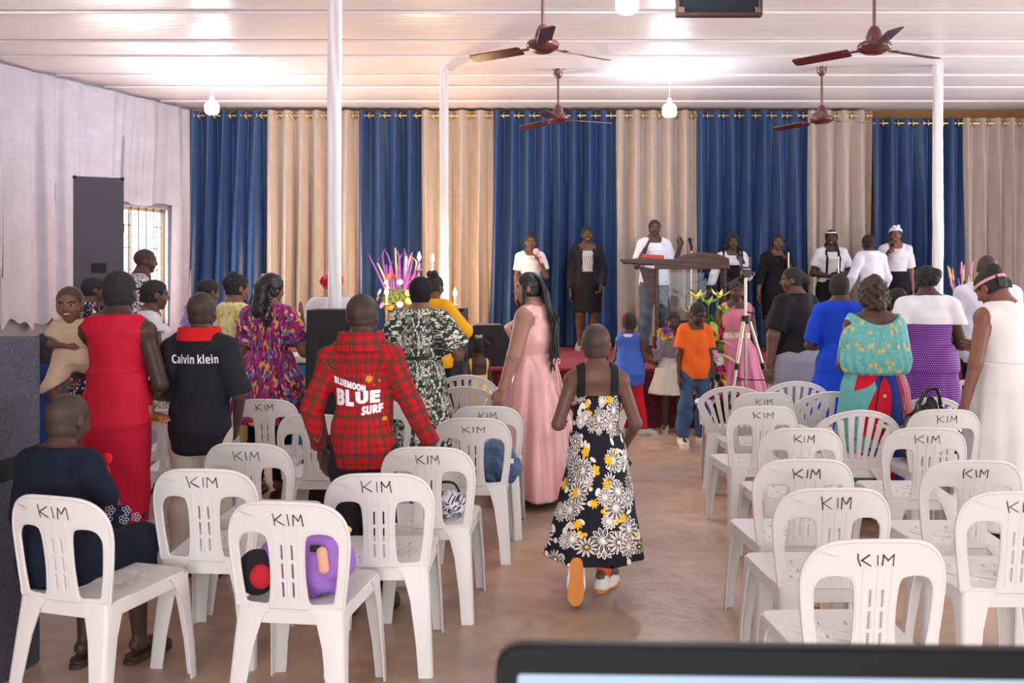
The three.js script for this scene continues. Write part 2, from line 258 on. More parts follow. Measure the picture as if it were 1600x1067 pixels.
// ------------------------------------------------------------------ plastic chairs
const plastic = phy(lin(0.67, 0.645, 0.635), 0.36, { specularIntensity: 0.6, bumpMap: dataTexture(128, (u, v) => { const a = 255 * fbm(u, v, 32, 71, 2); return [a, a, a]; }, [0.12, 0.12]), bumpScale: 0.0002 });
const marker = std('#2b292c', 0.8);
const tess = new TessellateModifier(0.042, 5);
// the curved, raked mid surface of a chair back: x across, s up the back -> place
const backAt = (x, s, n, H) => { const c = x / 0.22; return [x, 0.43 + s * 0.985, 0.215 + 0.10 * s + 0.055 * s * s * 2 - 0.042 * c * c * (0.45 + s) + n]; };
const fanAt = (x, s, n) => { const c = x / 0.26; return [x, 0.42 + s * 0.98, 0.20 + 0.20 * s - 0.085 * c * c * (0.25 + 1.4 * s) + n]; };
function bent(shape, depth, fn, bevel = 0.003) {
  let g = extrude(shape, depth, bevel, 7); g.deleteAttribute('uv'); g = tess.modify(g);
  const p = g.attributes.position, n = g.attributes.normal, e = 0.002, A = new THREE.Vector3(), B = new THREE.Vector3(), C = new THREE.Vector3();
  for (let i = 0; i < p.count; i++) {
    const x = p.getX(i), s = p.getY(i), q = fn(x, s, p.getZ(i) - depth / 2); A.fromArray(fn(x + e, s, 0)).sub(C.fromArray(fn(x - e, s, 0))).normalize(); B.fromArray(fn(x, s + e, 0)).sub(C.fromArray(fn(x, s - e, 0))).normalize(); C.crossVectors(A, B).normalize();
    A.multiplyScalar(n.getX(i)).addScaledVector(B, n.getY(i)).addScaledVector(C, n.getZ(i)).normalize(); p.setXYZ(i, ...q); n.setXYZ(i, A.x, A.y, A.z);
  }
  return planarUv(g);
}
function planarUv(g) { const p = g.attributes.position, uv = new Float32Array(p.count * 2); for (let i = 0; i < p.count; i++) { uv[i * 2] = p.getX(i) + p.getZ(i) * 0.5; uv[i * 2 + 1] = p.getY(i) + p.getZ(i); } g.setAttribute('uv', new THREE.BufferAttribute(uv, 2)); return g; }
function beadAlong(pts, fn, r) { const c = pts.map(([x, s]) => fn(x, s, 0)); const g = tube(c, r, c.length * 2, 6, true); return g; }
// L-section leg lofted from top to foot. corner points outward (sx, sz); levels: [y, cornerX, cornerZ, widthX, widthZ]
function legGeo(levels, sx, sz, t = 0.007) {
  const ring = (w, d) => [[-w, 0], [-0.016, 0], [-0.0045, -0.0045], [0, -0.016], [0, -d], [-t, -d], [-t, -0.02], [-t - 0.006, -t - 0.006], [-0.02, -t], [-w, -t]];
  const p = [], idx = [], n = 10;
  for (const [y, cx, cz, w, d] of levels) for (const [a, b] of ring(w, d)) p.push(sx * (cx + a), y, sz * (cz + b));
  for (let j = 0; j + 1 < levels.length; j++) for (let i = 0; i < n; i++) { const a = j * n + i, b = j * n + (i + 1) % n, c = a + n, d = b + n; if (sx * sz > 0) idx.push(a, c, b, b, c, d); else idx.push(a, b, c, b, d, c); }
  for (const base of [0, (levels.length - 1) * n]) for (let i = 0; i < n / 2 - 1; i++) { const a = base + i, b = base + i + 1, c = base + n - 1 - i, d = base + n - 2 - i; const q = [a, c, b, b, c, d]; idx.push(...((base === 0) === (sx * sz > 0) ? q : q.reverse())); }
  let g = new THREE.BufferGeometry(); g.setAttribute('position', new THREE.Float32BufferAttribute(p, 3)); g.setIndex(idx); g = toCreasedNormals(g, 0.9); return planarUv(g);
}
function seatGeo(w0, w1, d0, d1, slots, skirt = 0.042) {   // half widths rear/front, rear z, front z
  const out = (o) => { const s = new THREE.Shape(), a = w0 - o, b = w1 - o, r = 0.05, z0 = d0 - o, z1 = d1 + o; s.moveTo(-a + r, z0); s.lineTo(a - r, z0); s.quadraticCurveTo(a, z0, a, z0 - r); s.lineTo(b, z1 + r); s.quadraticCurveTo(b, z1, b - r, z1); s.lineTo(-b + r, z1); s.quadraticCurveTo(-b, z1, -b, z1 + r); s.lineTo(-a, z0 - r); s.quadraticCurveTo(-a, z0, -a + r, z0); return s; };
  const s = out(0); for (const [x, z, l] of slots) s.holes.push(rrect(x - 0.0035, z - l, x + 0.0035, z + l, 0.003, THREE.Path));
  let g = extrude(s, 0.008, 0.002, 5); g.deleteAttribute('uv'); g = new TessellateModifier(0.07, 3).modify(g);
  const ring = out(0.001), hole = out(0.009).getPoints(5); ring.holes.push(new THREE.Path(hole)); let k = extrude(ring, skirt, 0.002, 5); k.deleteAttribute('uv'); k.translate(0, 0, -skirt);
  for (const q of [g, k]) { const p = q.attributes.position; for (let i = 0; i < p.count; i++) { const x = p.getX(i), z = p.getY(i), h = p.getZ(i), c = 1 - Math.min(1, Math.hypot(x / 0.19, z / 0.19)); p.setXYZ(i, x, 0.432 + h - 0.018 * c * c - 0.012 * (z - d1) / (d0 - d1), z); } q.index && 0; q.deleteAttribute('normal'); }
  const flip = (q) => { q = q.index ? q.toNonIndexed() : q; const p = q.attributes.position; for (let i = 0; i < p.count; i += 3) { const t = [p.getX(i), p.getY(i), p.getZ(i)]; p.setXYZ(i, p.getX(i + 1), p.getY(i + 1), p.getZ(i + 1)); p.setXYZ(i + 1, ...t); } return toCreasedNormals(mergeVertices(q, 1e-5), 0.75); };
  return planarUv(mergeGeometries([flip(g), flip(k)].map((q) => (q.index ? q.toNonIndexed() : q))));
}
const CH = (() => {
  // solid back with two openings and a slotted splat
  const s = new THREE.Shape(); s.moveTo(-0.195, 0); s.lineTo(0.195, 0); s.quadraticCurveTo(0.216, 0.14, 0.222, 0.24); s.bezierCurveTo(0.224, 0.335, 0.185, 0.392, 0.09, 0.398); s.bezierCurveTo(0.03, 0.402, -0.03, 0.402, -0.09, 0.398); s.bezierCurveTo(-0.185, 0.392, -0.224, 0.335, -0.222, 0.24); s.quadraticCurveTo(-0.216, 0.14, -0.195, 0);
  const opening = (m) => { const h = new THREE.Path(), q = [[0.072, 0.022], [0.060, 0.13], [0.066, 0.250], [0.079, 0.281], [0.118, 0.287], [0.162, 0.280], [0.183, 0.252], [0.188, 0.225], [0.180, 0.12], [0.166, 0.03], [0.155, 0.018], [0.086, 0.016]]; const c = new THREE.CatmullRomCurve3(q.map(([x, y]) => new THREE.Vector3(m * x, y, 0)), true, 'catmullrom', 0.35).getPoints(36); h.setFromPoints(c.slice(0, -1).map((v) => new THREE.Vector2(v.x, v.y))); return h; };
  const o1 = opening(1), o2 = opening(-1); s.holes.push(o1, o2);
  for (const x of [-0.019, 0.019]) for (const y of [0.045, 0.115, 0.185]) s.holes.push(rrect(x - 0.0034, y, x + 0.0034, y + 0.056, 0.003, THREE.Path));
  const ring = s.getPoints(9).slice(0, -1).map((v) => [v.x * 0.992, v.y * 0.995]);
  const rim = beadAlong(ring, (x, y) => backAt(x, y, 0.003), 0.0075);
  const holes = [o1, o2].map((h) => beadAlong(h.getPoints().filter((_, i) => i % 2 === 0).map((v) => [v.x, v.y]), (x, y) => backAt(x, y, 0.002), 0.005));
  const ridge = [-0.045, 0, 0.045].map((x) => tube([0.03, 0.1, 0.2, 0.27, 0.31].map((y) => backAt(x * (0.9 + y * 0.3), y, 0.0045)), 0.0042, 14, 6));
  const back = join([bent(s, 0.008, backAt), rim, ...holes, ...ridge]);
  const slots = []; for (const x of [-0.10, -0.05, 0.05, 0.10]) for (const z of [-0.11, -0.02, 0.07]) slots.push([x + (z + 0.02) * x * 0.6, z, 0.014]);
  const seat = seatGeo(0.195, 0.215, 0.215, -0.225, slots);
  const legs = [];
  for (const sx of [-1, 1]) {
    legs.push(legGeo([[0, 0.222, 0.275, 0.058, 0.042], [0.14, 0.215, 0.258, 0.064, 0.048], [0.3, 0.205, 0.236, 0.078, 0.06], [0.40, 0.198, 0.222, 0.10, 0.085], [0.436, 0.196, 0.218, 0.125, 0.12]], sx, 1));
    legs.push(legGeo([[0, 0.238, 0.258, 0.050, 0.046], [0.14, 0.233, 0.249, 0.056, 0.05], [0.3, 0.224, 0.236, 0.07, 0.062], [0.39, 0.218, 0.229, 0.09, 0.085], [0.43, 0.216, 0.227, 0.125, 0.12]], sx, -1));
  }
  // armchair with a fan of slats
  const f = new THREE.Shape(); f.moveTo(-0.19, 0); f.lineTo(0.19, 0); f.bezierCurveTo(0.215, 0.10, 0.25, 0.17, 0.272, 0.225); f.bezierCurveTo(0.262, 0.31, 0.15, 0.385, 0, 0.388); f.bezierCurveTo(-0.15, 0.385, -0.262, 0.31, -0.272, 0.225); f.bezierCurveTo(-0.25, 0.17, -0.215, 0.10, -0.19, 0);
  const big = new THREE.Path(); big.setFromPoints(new THREE.CatmullRomCurve3([[-0.13, 0.075], [0, 0.065], [0.13, 0.075], [0.165, 0.13], [0.205, 0.2], [0.222, 0.24], [0.18, 0.295], [0.1, 0.338], [0, 0.35], [-0.1, 0.338], [-0.18, 0.295], [-0.222, 0.24], [-0.205, 0.2], [-0.165, 0.13]].map(([x, y]) => new THREE.Vector3(x, y, 0)), true, 'catmullrom', 0.4).getPoints(48).slice(0, -1).map((v) => new THREE.Vector2(v.x, v.y)));
  f.holes.push(big);
  const fring = f.getPoints(9).slice(0, -1).map((v) => [v.x * 0.992, v.y * 0.995]);
  const fan = join([bent(f, 0.009, fanAt), beadAlong(fring, (x, y) => fanAt(x, y, 0.003), 0.0085)]);
  const slats = []; for (let i = 0; i < 7; i++) { const t = (i - 3) / 3, x0 = t * 0.118, x1 = t * 0.196, y1 = 0.362 - 0.085 * t * t, w0 = 0.0125, w1 = 0.0205; slats.push(bent(poly([[x0 - w0, 0.062], [x0 + w0, 0.062], [(x0 * 0.55 + x1 * 0.45) + (w0 + w1) / 2 + 0.006 * t, 0.2], [x1 + w1 + 0.004, y1], [x1 - w1 + 0.004, y1], [(x0 * 0.55 + x1 * 0.45) - (w0 + w1) / 2 + 0.006 * t, 0.2]]), 0.007, fanAt)); }
  const arm = (sx) => { const c = new THREE.CatmullRomCurve3([[0.262, 0.645, 0.16], [0.275, 0.652, 0.08], [0.278, 0.650, -0.04], [0.274, 0.640, -0.15], [0.266, 0.605, -0.215], [0.258, 0.54, -0.226], [0.25, 0.43, -0.226]].map((q) => new THREE.Vector3(q[0], q[1], q[2]))), P = c.getPoints(26), g = sheet((u, v) => { const i = Math.round(v * 26), p = P[i], q = P[Math.min(26, i + 1)], r = P[Math.max(0, i - 1)], tx = new THREE.Vector3().subVectors(q, r).normalize(), a = u * Math.PI * 2, side = new THREE.Vector3(1, 0, 0), up = new THREE.Vector3().crossVectors(side, tx).normalize(), w = 0.027 * Math.sign(Math.cos(a)) * Math.pow(Math.abs(Math.cos(a)), 0.5), h = 0.011 * Math.sin(a); return [sx * (p.x + w), p.y + up.y * h, p.z + up.z * h]; }, 14, 26, 0.1, 0.6); return g; };
  const fseat = seatGeo(0.20, 0.245, 0.205, -0.235, slots.map(([x, z, l]) => [x * 1.15, z, l]), 0.05), flegs = [];
  for (const sx of [-1, 1]) {
    flegs.push(legGeo([[0, 0.232, 0.275, 0.055, 0.045], [0.2, 0.218, 0.248, 0.066, 0.055], [0.36, 0.206, 0.222, 0.09, 0.08], [0.43, 0.202, 0.21, 0.13, 0.12]], sx, 1));
    flegs.push(legGeo([[0, 0.272, 0.268, 0.052, 0.05], [0.2, 0.264, 0.255, 0.06, 0.056], [0.36, 0.255, 0.244, 0.08, 0.075], [0.43, 0.25, 0.238, 0.12, 0.11]], sx, -1));
  }
  return { back, seat, legs, fan, slats, arms: [arm(-1), arm(1)], fseat, flegs };
})();
// hand-drawn letters: each stroke a thin ribbon of marker ink on the back
const KIMS = [[[0.00, 1], [0.03, 0.5], [0.06, -0.02]], [[0.36, 0.95], [0.08, 0.45]], [[0.08, 0.48], [0.40, 0.05]], [[0.56, 0.93], [0.575, 0.05]], [[0.74, 0.02], [0.75, 0.92]], [[0.75, 0.92], [0.90, 0.40]], [[0.90, 0.40], [1.05, 0.95]], [[1.05, 0.95], [1.09, -0.02]]];
function lettering(jit) {
  const gs = [], h = rnd(0.040, 0.052), w = rnd(0.098, 0.122), x0 = -w * 0.52 + rnd(-0.012, 0.012), y0 = 0.319 + rnd(-0.005, 0.006), j = () => rnd(-jit, jit);
  for (const st of KIMS) {
    const pts = st.map(([a, b]) => [x0 + (a + j()) * w, y0 + (b + j()) * h]), n = 5, tw = rnd(0.0016, 0.0026);
    const P = []; for (let i = 0; i <= n; i++) { const t = i / n * (pts.length - 1), q = Math.min(pts.length - 2, Math.floor(t)), f = t - q; P.push([pts[q][0] * (1 - f) + pts[q + 1][0] * f, pts[q][1] * (1 - f) + pts[q + 1][1] * f]); }
    const dx = P[n][0] - P[0][0], dy = P[n][1] - P[0][1], L = Math.hypot(dx, dy), nx = -dy / L * tw, ny = dx / L * tw;
    gs.push(sheet((u, v) => { const i = Math.round(v * n), q = P[i], e = (u - 0.5) * 2; return backAt(q[0] + nx * e, q[1] + ny * e, 0.0092); }, 1, n));
  }
  return join(gs);
}
const KIMG = 'armless white chairs marked KIM', ARMG = 'white armchairs with fan slatted backs';
function kimChair(px, ytop, yaw, label, kk) {
  const k = kk ?? 0.785 / (ytop - 440), [x, , z] = at(px, 440, k), t = thing('plastic_chair', label, 'chair', [0, 0, 0], yaw, KIMG);
  t.position.set(x - Math.sin(yaw) * 0.28, 0, z - Math.cos(yaw) * 0.28);
  const b = part('backrest', CH.back, plastic, t); part('marker_name', lettering(0.035), marker, b, 'handwritten black letters KIM');
  part('seat', CH.seat, plastic, t); for (const l of CH.legs) part('leg', l, plastic, t);
  return t;
}
function armChair(px, ytop, yaw, label) {
  const k = 0.80 / (ytop - 440), [x, , z] = at(px, 440, k), t = thing('plastic_armchair', label, 'chair', [0, 0, 0], yaw, ARMG);
  t.position.set(x - Math.sin(yaw) * 0.26, 0, z - Math.cos(yaw) * 0.26);
  const b = part('backrest', CH.fan, plastic, t); for (const s of CH.slats) part('slat', s, plastic, b);
  part('seat', CH.fseat, plastic, t); for (const l of CH.flegs) part('leg', l, plastic, t); for (const a of CH.arms) part('armrest', a, plastic, t);
  return t;
}
kimChair(78, 781, -0.30, 'white chair under the seated child in navy');
kimChair(313, 738, -0.06, 'white KIM chair right of the seated navy child');
kimChair(442, 790, -0.12, 'white KIM chair holding the purple plush bag');
kimChair(590, 745, 0.02, 'white KIM chair right behind the plaid boy, second in the row nearest the aisle');
kimChair(382, 697, -0.12, 'white KIM chair just behind the boy in the black shirt');
kimChair(666, 703, -0.05, 'white KIM chair with a patterned dark bag on its seat');
kimChair(737, 657, -0.02, 'white KIM chair with a denim bundle on its seat');
kimChair(488, 651, -0.05, 'yellowed white KIM chair left of the plaid boy');
kimChair(411, 627, 0.0, 'white KIM chair behind the woman in the magenta dress');
kimChair(760, 638, -0.02, 'white KIM chair beside the pink satin dress');
kimChair(262, 644, 0.02, 'white KIM chair between red dress and black shirt, the nearer one');
kimChair(256, 622, 0.02, 'white KIM chair between red dress and black shirt, the farther one');
kimChair(586, 630, 0.0, 'white chair mostly hidden in front of the plaid boy');
armChair(728, 586, 0.0, 'white armchair behind the little girl in yellow');
armChair(724, 604, 0.05, 'white armchair left of the pink dress, nearer than its twin');
armChair(935, 603, 0.1, 'white armchair glimpsed between pink dress and daisy dress');
kimChair(1376, 850, 0.03, 'nearest white KIM chair above the dark screen edge');
kimChair(1308, 768, 0.02, 'white KIM chair second from the screen in the aisle column');
kimChair(1262, 722, 0.02, 'white KIM chair third from the screen in the aisle column');
kimChair(1255, 673, 0.0, 'white KIM chair fourth from the screen in the aisle column');
kimChair(1195, 638, 0.05, 'white KIM chair fifth from the screen in the aisle column');
kimChair(1196, 616, 0.05, 'white KIM chair sixth from the screen in the aisle column');
kimChair(1451, 672, -0.02, 'white KIM chair behind the turquoise blouse, right column');
kimChair(1527, 724, 0.0, 'white KIM chair second from the right edge');
kimChair(1600, 773, 0.0, 'white KIM chair cut off by the right edge');
kimChair(1480, 643, -0.02, 'white KIM chair holding the black plastic bag');
armChair(1146, 604, -0.25, 'white armchair at the aisle end in front of the tripod');
armChair(1345, 641, 0.0, 'white armchair directly behind the turquoise blouse');
armChair(1300, 612, -0.05, 'white armchair behind the royal blue dress');
armChair(1246, 596, -0.1, 'white armchair behind the grey skirt');
armChair(1456, 621, 0.02, 'white armchair behind the purple dotted dress');
armChair(1510, 594, 0.0, 'white armchair beyond the purple dotted dress');
// ------------------------------------------------------------------ figures: distance fields meshed as smooth surfaces
function meshField(f, lo, hi, cell, project = true) {
  const nx = Math.ceil((hi[0] - lo[0]) / cell) + 2, ny = Math.ceil((hi[1] - lo[1]) / cell) + 2, nz = Math.ceil((hi[2] - lo[2]) / cell) + 2, B = 5, sx = 1, sy = nx, sz = nx * ny;
  const v = new Float32Array(nx * ny * nz), near = (B * 0.5 + 1) * cell * 1.75 * 1.2, half = (B - 1) / 2 * cell;
  for (let bz = 0; bz < nz; bz += B) for (let by = 0; by < ny; by += B) for (let bx = 0; bx < nx; bx += B) {
    const d = f(lo[0] + bx * cell + half, lo[1] + by * cell + half, lo[2] + bz * cell + half), far = Math.abs(d) > near;
    for (let z = bz; z < Math.min(nz, bz + B); z++) for (let y = by; y < Math.min(ny, by + B); y++) for (let x = bx, i = x + y * sy + z * sz; x < Math.min(nx, bx + B); x++, i++) v[i] = far ? d : f(lo[0] + x * cell, lo[1] + y * cell, lo[2] + z * cell);
  }
  const id = new Int32Array(nx * ny * nz).fill(-1), P = [], idx = [], C = [0, sx, sy, sx + sy, sz, sx + sz, sy + sz, sx + sy + sz];
  const E = [[0, 1], [2, 3], [4, 5], [6, 7], [0, 2], [1, 3], [4, 6], [5, 7], [0, 4], [1, 5], [2, 6], [3, 7]];
  for (let z = 0; z < nz - 1; z++) for (let y = 0; y < ny - 1; y++) for (let x = 0; x < nx - 1; x++) {
    const i = x + y * sy + z * sz; let m = 0; for (let c = 0; c < 8; c++) if (v[i + C[c]] < 0) m |= 1 << c;
    if (m === 0 || m === 255) continue;
    let px = 0, py = 0, pz = 0, n = 0;
    for (const [a, b] of E) { if (((m >> a) & 1) === ((m >> b) & 1)) continue; const va = v[i + C[a]], vb = v[i + C[b]], t = va / (va - vb); px += (a & 1) + t * ((b & 1) - (a & 1)); py += ((a >> 1) & 1) + t * (((b >> 1) & 1) - ((a >> 1) & 1)); pz += (a >> 2) + t * ((b >> 2) - (a >> 2)); n++; }
    id[i] = P.length / 3; P.push(lo[0] + (x + px / n) * cell, lo[1] + (y + py / n) * cell, lo[2] + (z + pz / n) * cell);
  }
  const quad = (a, b, c, d, flip) => { if (a < 0 || b < 0 || c < 0 || d < 0) return; if (flip) idx.push(a, c, b, a, d, c); else idx.push(a, b, c, a, c, d); };
  for (let z = 1; z < nz - 1; z++) for (let y = 1; y < ny - 1; y++) for (let x = 1; x < nx - 1; x++) {
    const i = x + y * sy + z * sz, s = v[i] < 0;
    if (s !== v[i + sx] < 0) quad(id[i - sy - sz], id[i - sz], id[i], id[i - sy], !s);
    if (s !== v[i + sy] < 0) quad(id[i - sx - sz], id[i - sx], id[i], id[i - sz], !s);
    if (s !== v[i + sz] < 0) quad(id[i - sx - sy], id[i - sy], id[i], id[i - sx], !s);
  }
  const n = P.length / 3, pos = new Float32Array(P), nor = new Float32Array(P.length), e = cell * 0.35;
  for (let i = 0; i < n; i++) {
    let x = pos[i * 3], y = pos[i * 3 + 1], z = pos[i * 3 + 2];
    const a = f(x + e, y - e, z - e), b = f(x - e, y - e, z + e), c = f(x - e, y + e, z - e), d = f(x + e, y + e, z + e);
    let gx = a - b - c + d, gy = -a - b + c + d, gz = -a + b - c + d; const l = Math.hypot(gx, gy, gz) || 1; gx /= l; gy /= l; gz /= l;
    if (project) { const g = l / (4 * e), s = Math.max(-0.6 * cell, Math.min(0.6 * cell, (a + b + c + d) / 4 / Math.max(g, 0.3))); x -= gx * s; y -= gy * s; z -= gz * s; pos[i * 3] = x; pos[i * 3 + 1] = y; pos[i * 3 + 2] = z; }
    nor[i * 3] = gx; nor[i * 3 + 1] = gy; nor[i * 3 + 2] = gz;
  }
  return { pos, nor, idx: new Uint32Array(idx) };
}
function fieldGeo(m) { const g = new THREE.BufferGeometry(); g.setAttribute('position', new THREE.BufferAttribute(m.pos, 3)); g.setAttribute('normal', new THREE.BufferAttribute(m.nor, 3)); g.setIndex(new THREE.BufferAttribute(m.idx, 1)); return g; }
// mesh with fabric coordinates in metres, wound round the body or the sleeve that each triangle lies on
function fieldGeoUv(m, region, coords) {
  const n = m.idx.length, P = new Float32Array(n * 3), N = new Float32Array(n * 3), T = new Float32Array(n * 2), uv = [0, 0];
  for (let t = 0; t < n; t += 3) {
    let cx = 0, cy = 0, cz = 0; for (let k = 0; k < 3; k++) { const i = m.idx[t + k] * 3; cx += m.pos[i] / 3; cy += m.pos[i + 1] / 3; cz += m.pos[i + 2] / 3; }
    const r = region(cx, cy, cz); let u0 = 0;
    for (let k = 0; k < 3; k++) {
      const i = m.idx[t + k] * 3, o = t + k; for (let c = 0; c < 3; c++) { P[o * 3 + c] = m.pos[i + c]; N[o * 3 + c] = m.nor[i + c]; }
      const round = coords(r, m.pos[i], m.pos[i + 1], m.pos[i + 2], uv); let u = uv[0]; if (k === 0) u0 = u; else { if (u - u0 > round / 2) u -= round; if (u0 - u > round / 2) u += round; } T[o * 2] = u; T[o * 2 + 1] = uv[1];
    }
  }
  const g = new THREE.BufferGeometry(); g.setAttribute('position', new THREE.BufferAttribute(P, 3)); g.setAttribute('normal', new THREE.BufferAttribute(N, 3)); g.setAttribute('uv', new THREE.BufferAttribute(T, 2)); return g;
}
const smin = (a, b, k) => { const h = k - Math.abs(a - b); return (a < b ? a : b) - (h > 0 ? h * h / (4 * k) : 0); };
function capsule(a, b, ra, rb) {
  const ax = a[0], ay = a[1], az = a[2], dx = b[0] - ax, dy = b[1] - ay, dz = b[2] - az, il = 1 / (dx * dx + dy * dy + dz * dz + 1e-12), dr = rb - ra;
  return (x, y, z) => { x -= ax; y -= ay; z -= az; let t = (x * dx + y * dy + z * dz) * il; t = t < 0 ? 0 : t > 1 ? 1 : t; x -= dx * t; y -= dy * t; z -= dz * t; return Math.sqrt(x * x + y * y + z * z) - ra - dr * t; };
}
const ball = (x0, y0, z0, rx, ry = rx, rz = rx) => { const m = Math.min(rx, ry, rz); return (x, y, z) => (Math.sqrt(((x - x0) / rx) ** 2 + ((y - y0) / ry) ** 2 + ((z - z0) / rz) ** 2) - 1) * m; };
function loft(rows) {   // rows [y, half width, half depth, z offset], rising y
  const n = rows.length, at_ = (y) => { let i = 0; while (i < n - 2 && y > rows[i + 1][0]) i++; const a = rows[i], b = rows[i + 1]; let t = (y - a[0]) / (b[0] - a[0]); t = t < 0 ? 0 : t > 1 ? 1 : t; t = t * t * (3 - 2 * t) * 0.6 + t * 0.4; return [a[1] + (b[1] - a[1]) * t, a[2] + (b[2] - a[2]) * t, a[3] + (b[3] - a[3]) * t]; };
  const N = 256, y0 = rows[0][0], y1 = rows[n - 1][0], tab = []; for (let i = 0; i <= N; i++) tab.push(at_(y0 + (y1 - y0) * i / N));
  const f = (x, y, z) => { let t = (y - y0) / (y1 - y0) * N; t = t < 0 ? 0 : t > N ? N : t; const r = tab[t | 0], a = r[0], b = r[1]; const q = Math.sqrt((x / a) ** 2 + ((z - r[2]) / b) ** 2), d = (q - 1) * (a < b ? a : b); const ye = y < y0 ? y0 - y : y > y1 ? y - y1 : 0; return ye > 0 ? (d > 0 ? Math.hypot(d, ye) : Math.max(d, ye)) : d; };
  f.row = (y) => tab[Math.max(0, Math.min(N, Math.round((y - y0) / (y1 - y0) * N)))]; return f;
}
const wrinkle = (x, y, z) => Math.sin(y * 26 + 3 * Math.sin(x * 11 + 1) + 2 * Math.sin(z * 13)) * 0.55 + Math.sin(x * 31 + 4 * Math.sin(y * 7 + z * 5)) * 0.45;

// ---- heads and hands are meshed once, then placed
function headField(open) {
  const cr = ball(0, 0.115, -0.065, 0.335, 0.385, 0.43), jaw = ball(0, -0.14, 0.06, 0.265, 0.335, 0.30), chin = ball(0, -0.405, 0.20, 0.085), nose = capsule([0, 0.02, 0.345], [0, -0.12, 0.415], 0.03, 0.052), nl = ball(0.05, -0.135, 0.37, 0.04), brow = capsule([-0.15, 0.085, 0.30], [0.15, 0.085, 0.30], 0.052, 0.052), eye = ball(0.135, -0.008, 0.30, 0.062), sock = ball(0.14, -0.005, 0.43, 0.085, 0.065, 0.09), cheek = ball(0.165, -0.14, 0.215, 0.115), ul = capsule([-0.075, -0.262, 0.315], [0.075, -0.262, 0.315], 0.03, 0.03), ul2 = capsule([-0.03, -0.252, 0.345], [0.03, -0.252, 0.345], 0.024, 0.024), ll = capsule([-0.06, -0.305, 0.315], [0.06, -0.305, 0.315], 0.033, 0.033), ear = ball(0.335, -0.03, -0.03, 0.042, 0.115, 0.075), earIn = ball(0.385, -0.02, -0.005, 0.035, 0.07, 0.04), neck = capsule([0, -0.3, -0.09], [0, -0.62, -0.13], 0.225, 0.22), mouth = ball(0, -0.29, 0.37, 0.10, 0.055, 0.09);
  return (x, y, z) => {
    const ax = Math.abs(x); let d = smin(cr(x, y, z), jaw(x, y, z), 0.14); d = smin(d, chin(x, y, z), 0.1); d = smin(d, cheek(ax, y, z), 0.08); d = smin(d, brow(x, y, z), 0.06);
    d = -smin(-d, sock(ax, y, z), 0.05); d = Math.min(d, eye(ax, y, z)); d = smin(d, nose(x, y, z), 0.05); d = smin(d, nl(ax, y, z), 0.03);
    if (open) { d = -smin(-d, mouth(x, y, z), 0.02); d = smin(d, capsule([-0.1, -0.24, 0.31], [0.1, -0.24, 0.31], 0.025, 0.025)(x, y, z), 0.02); d = smin(d, capsule([-0.08, -0.345, 0.30], [0.08, -0.345, 0.30], 0.03, 0.03)(x, y, z), 0.02); } else { d = smin(d, Math.min(smin(ul(x, y, z), ul2(x, y, z), 0.02), ll(x, y, z)), 0.018); }
    d = smin(d, -smin(-ear(ax, y, z), earIn(ax, y, z), 0.02), 0.025); return smin(d, neck(x, y, z), 0.08);
  };
}
function headMask(p, open) {   // what each point of a face shows: 0 skin, 1 eye white, 2 dark (iris, brow), 3 lip, 4 tooth
  const n = p.length / 3, m = new Uint8Array(n);
  for (let i = 0; i < n; i++) {
    const x = Math.abs(p[i * 3]), y = p[i * 3 + 1], z = p[i * 3 + 2]; if (z < 0.15) continue;
    const ex = x - 0.135, ey = y + 0.008;
    if (Math.hypot(ex / 0.062, ey / 0.026) < 1 && z > 0.31) m[i] = Math.abs(ex) < 0.03 ? 2 : 1;
    else if (Math.abs(y - 0.088 + ex * ex * 3) < 0.02 && x > 0.05 && x < 0.235) m[i] = 2;
    else if (open) { if (Math.hypot(x / 0.1, (y + 0.285) / 0.05) < 1) m[i] = y > -0.275 && x < 0.075 ? 4 : 5; else if (Math.hypot(x / 0.125, (y + 0.29) / 0.085) < 1) m[i] = 3; }
    else if (Math.hypot(x / 0.105, (y + 0.283) / 0.056) < 1 && z > 0.29) m[i] = Math.abs(y + 0.284) < 0.009 ? 2 : 3;
  }
  return m;
}
const headCache = new Map(), handCache = new Map();
function headMesh(cell, open = false) { const key = cell + (open ? 'o' : ''); if (!headCache.has(key)) { const m = meshField(headField(open), [-0.5, -0.68, -0.62], [0.5, 0.6, 0.6], cell); m.mask = headMask(m.pos, open); headCache.set(key, m); } return headCache.get(key); }
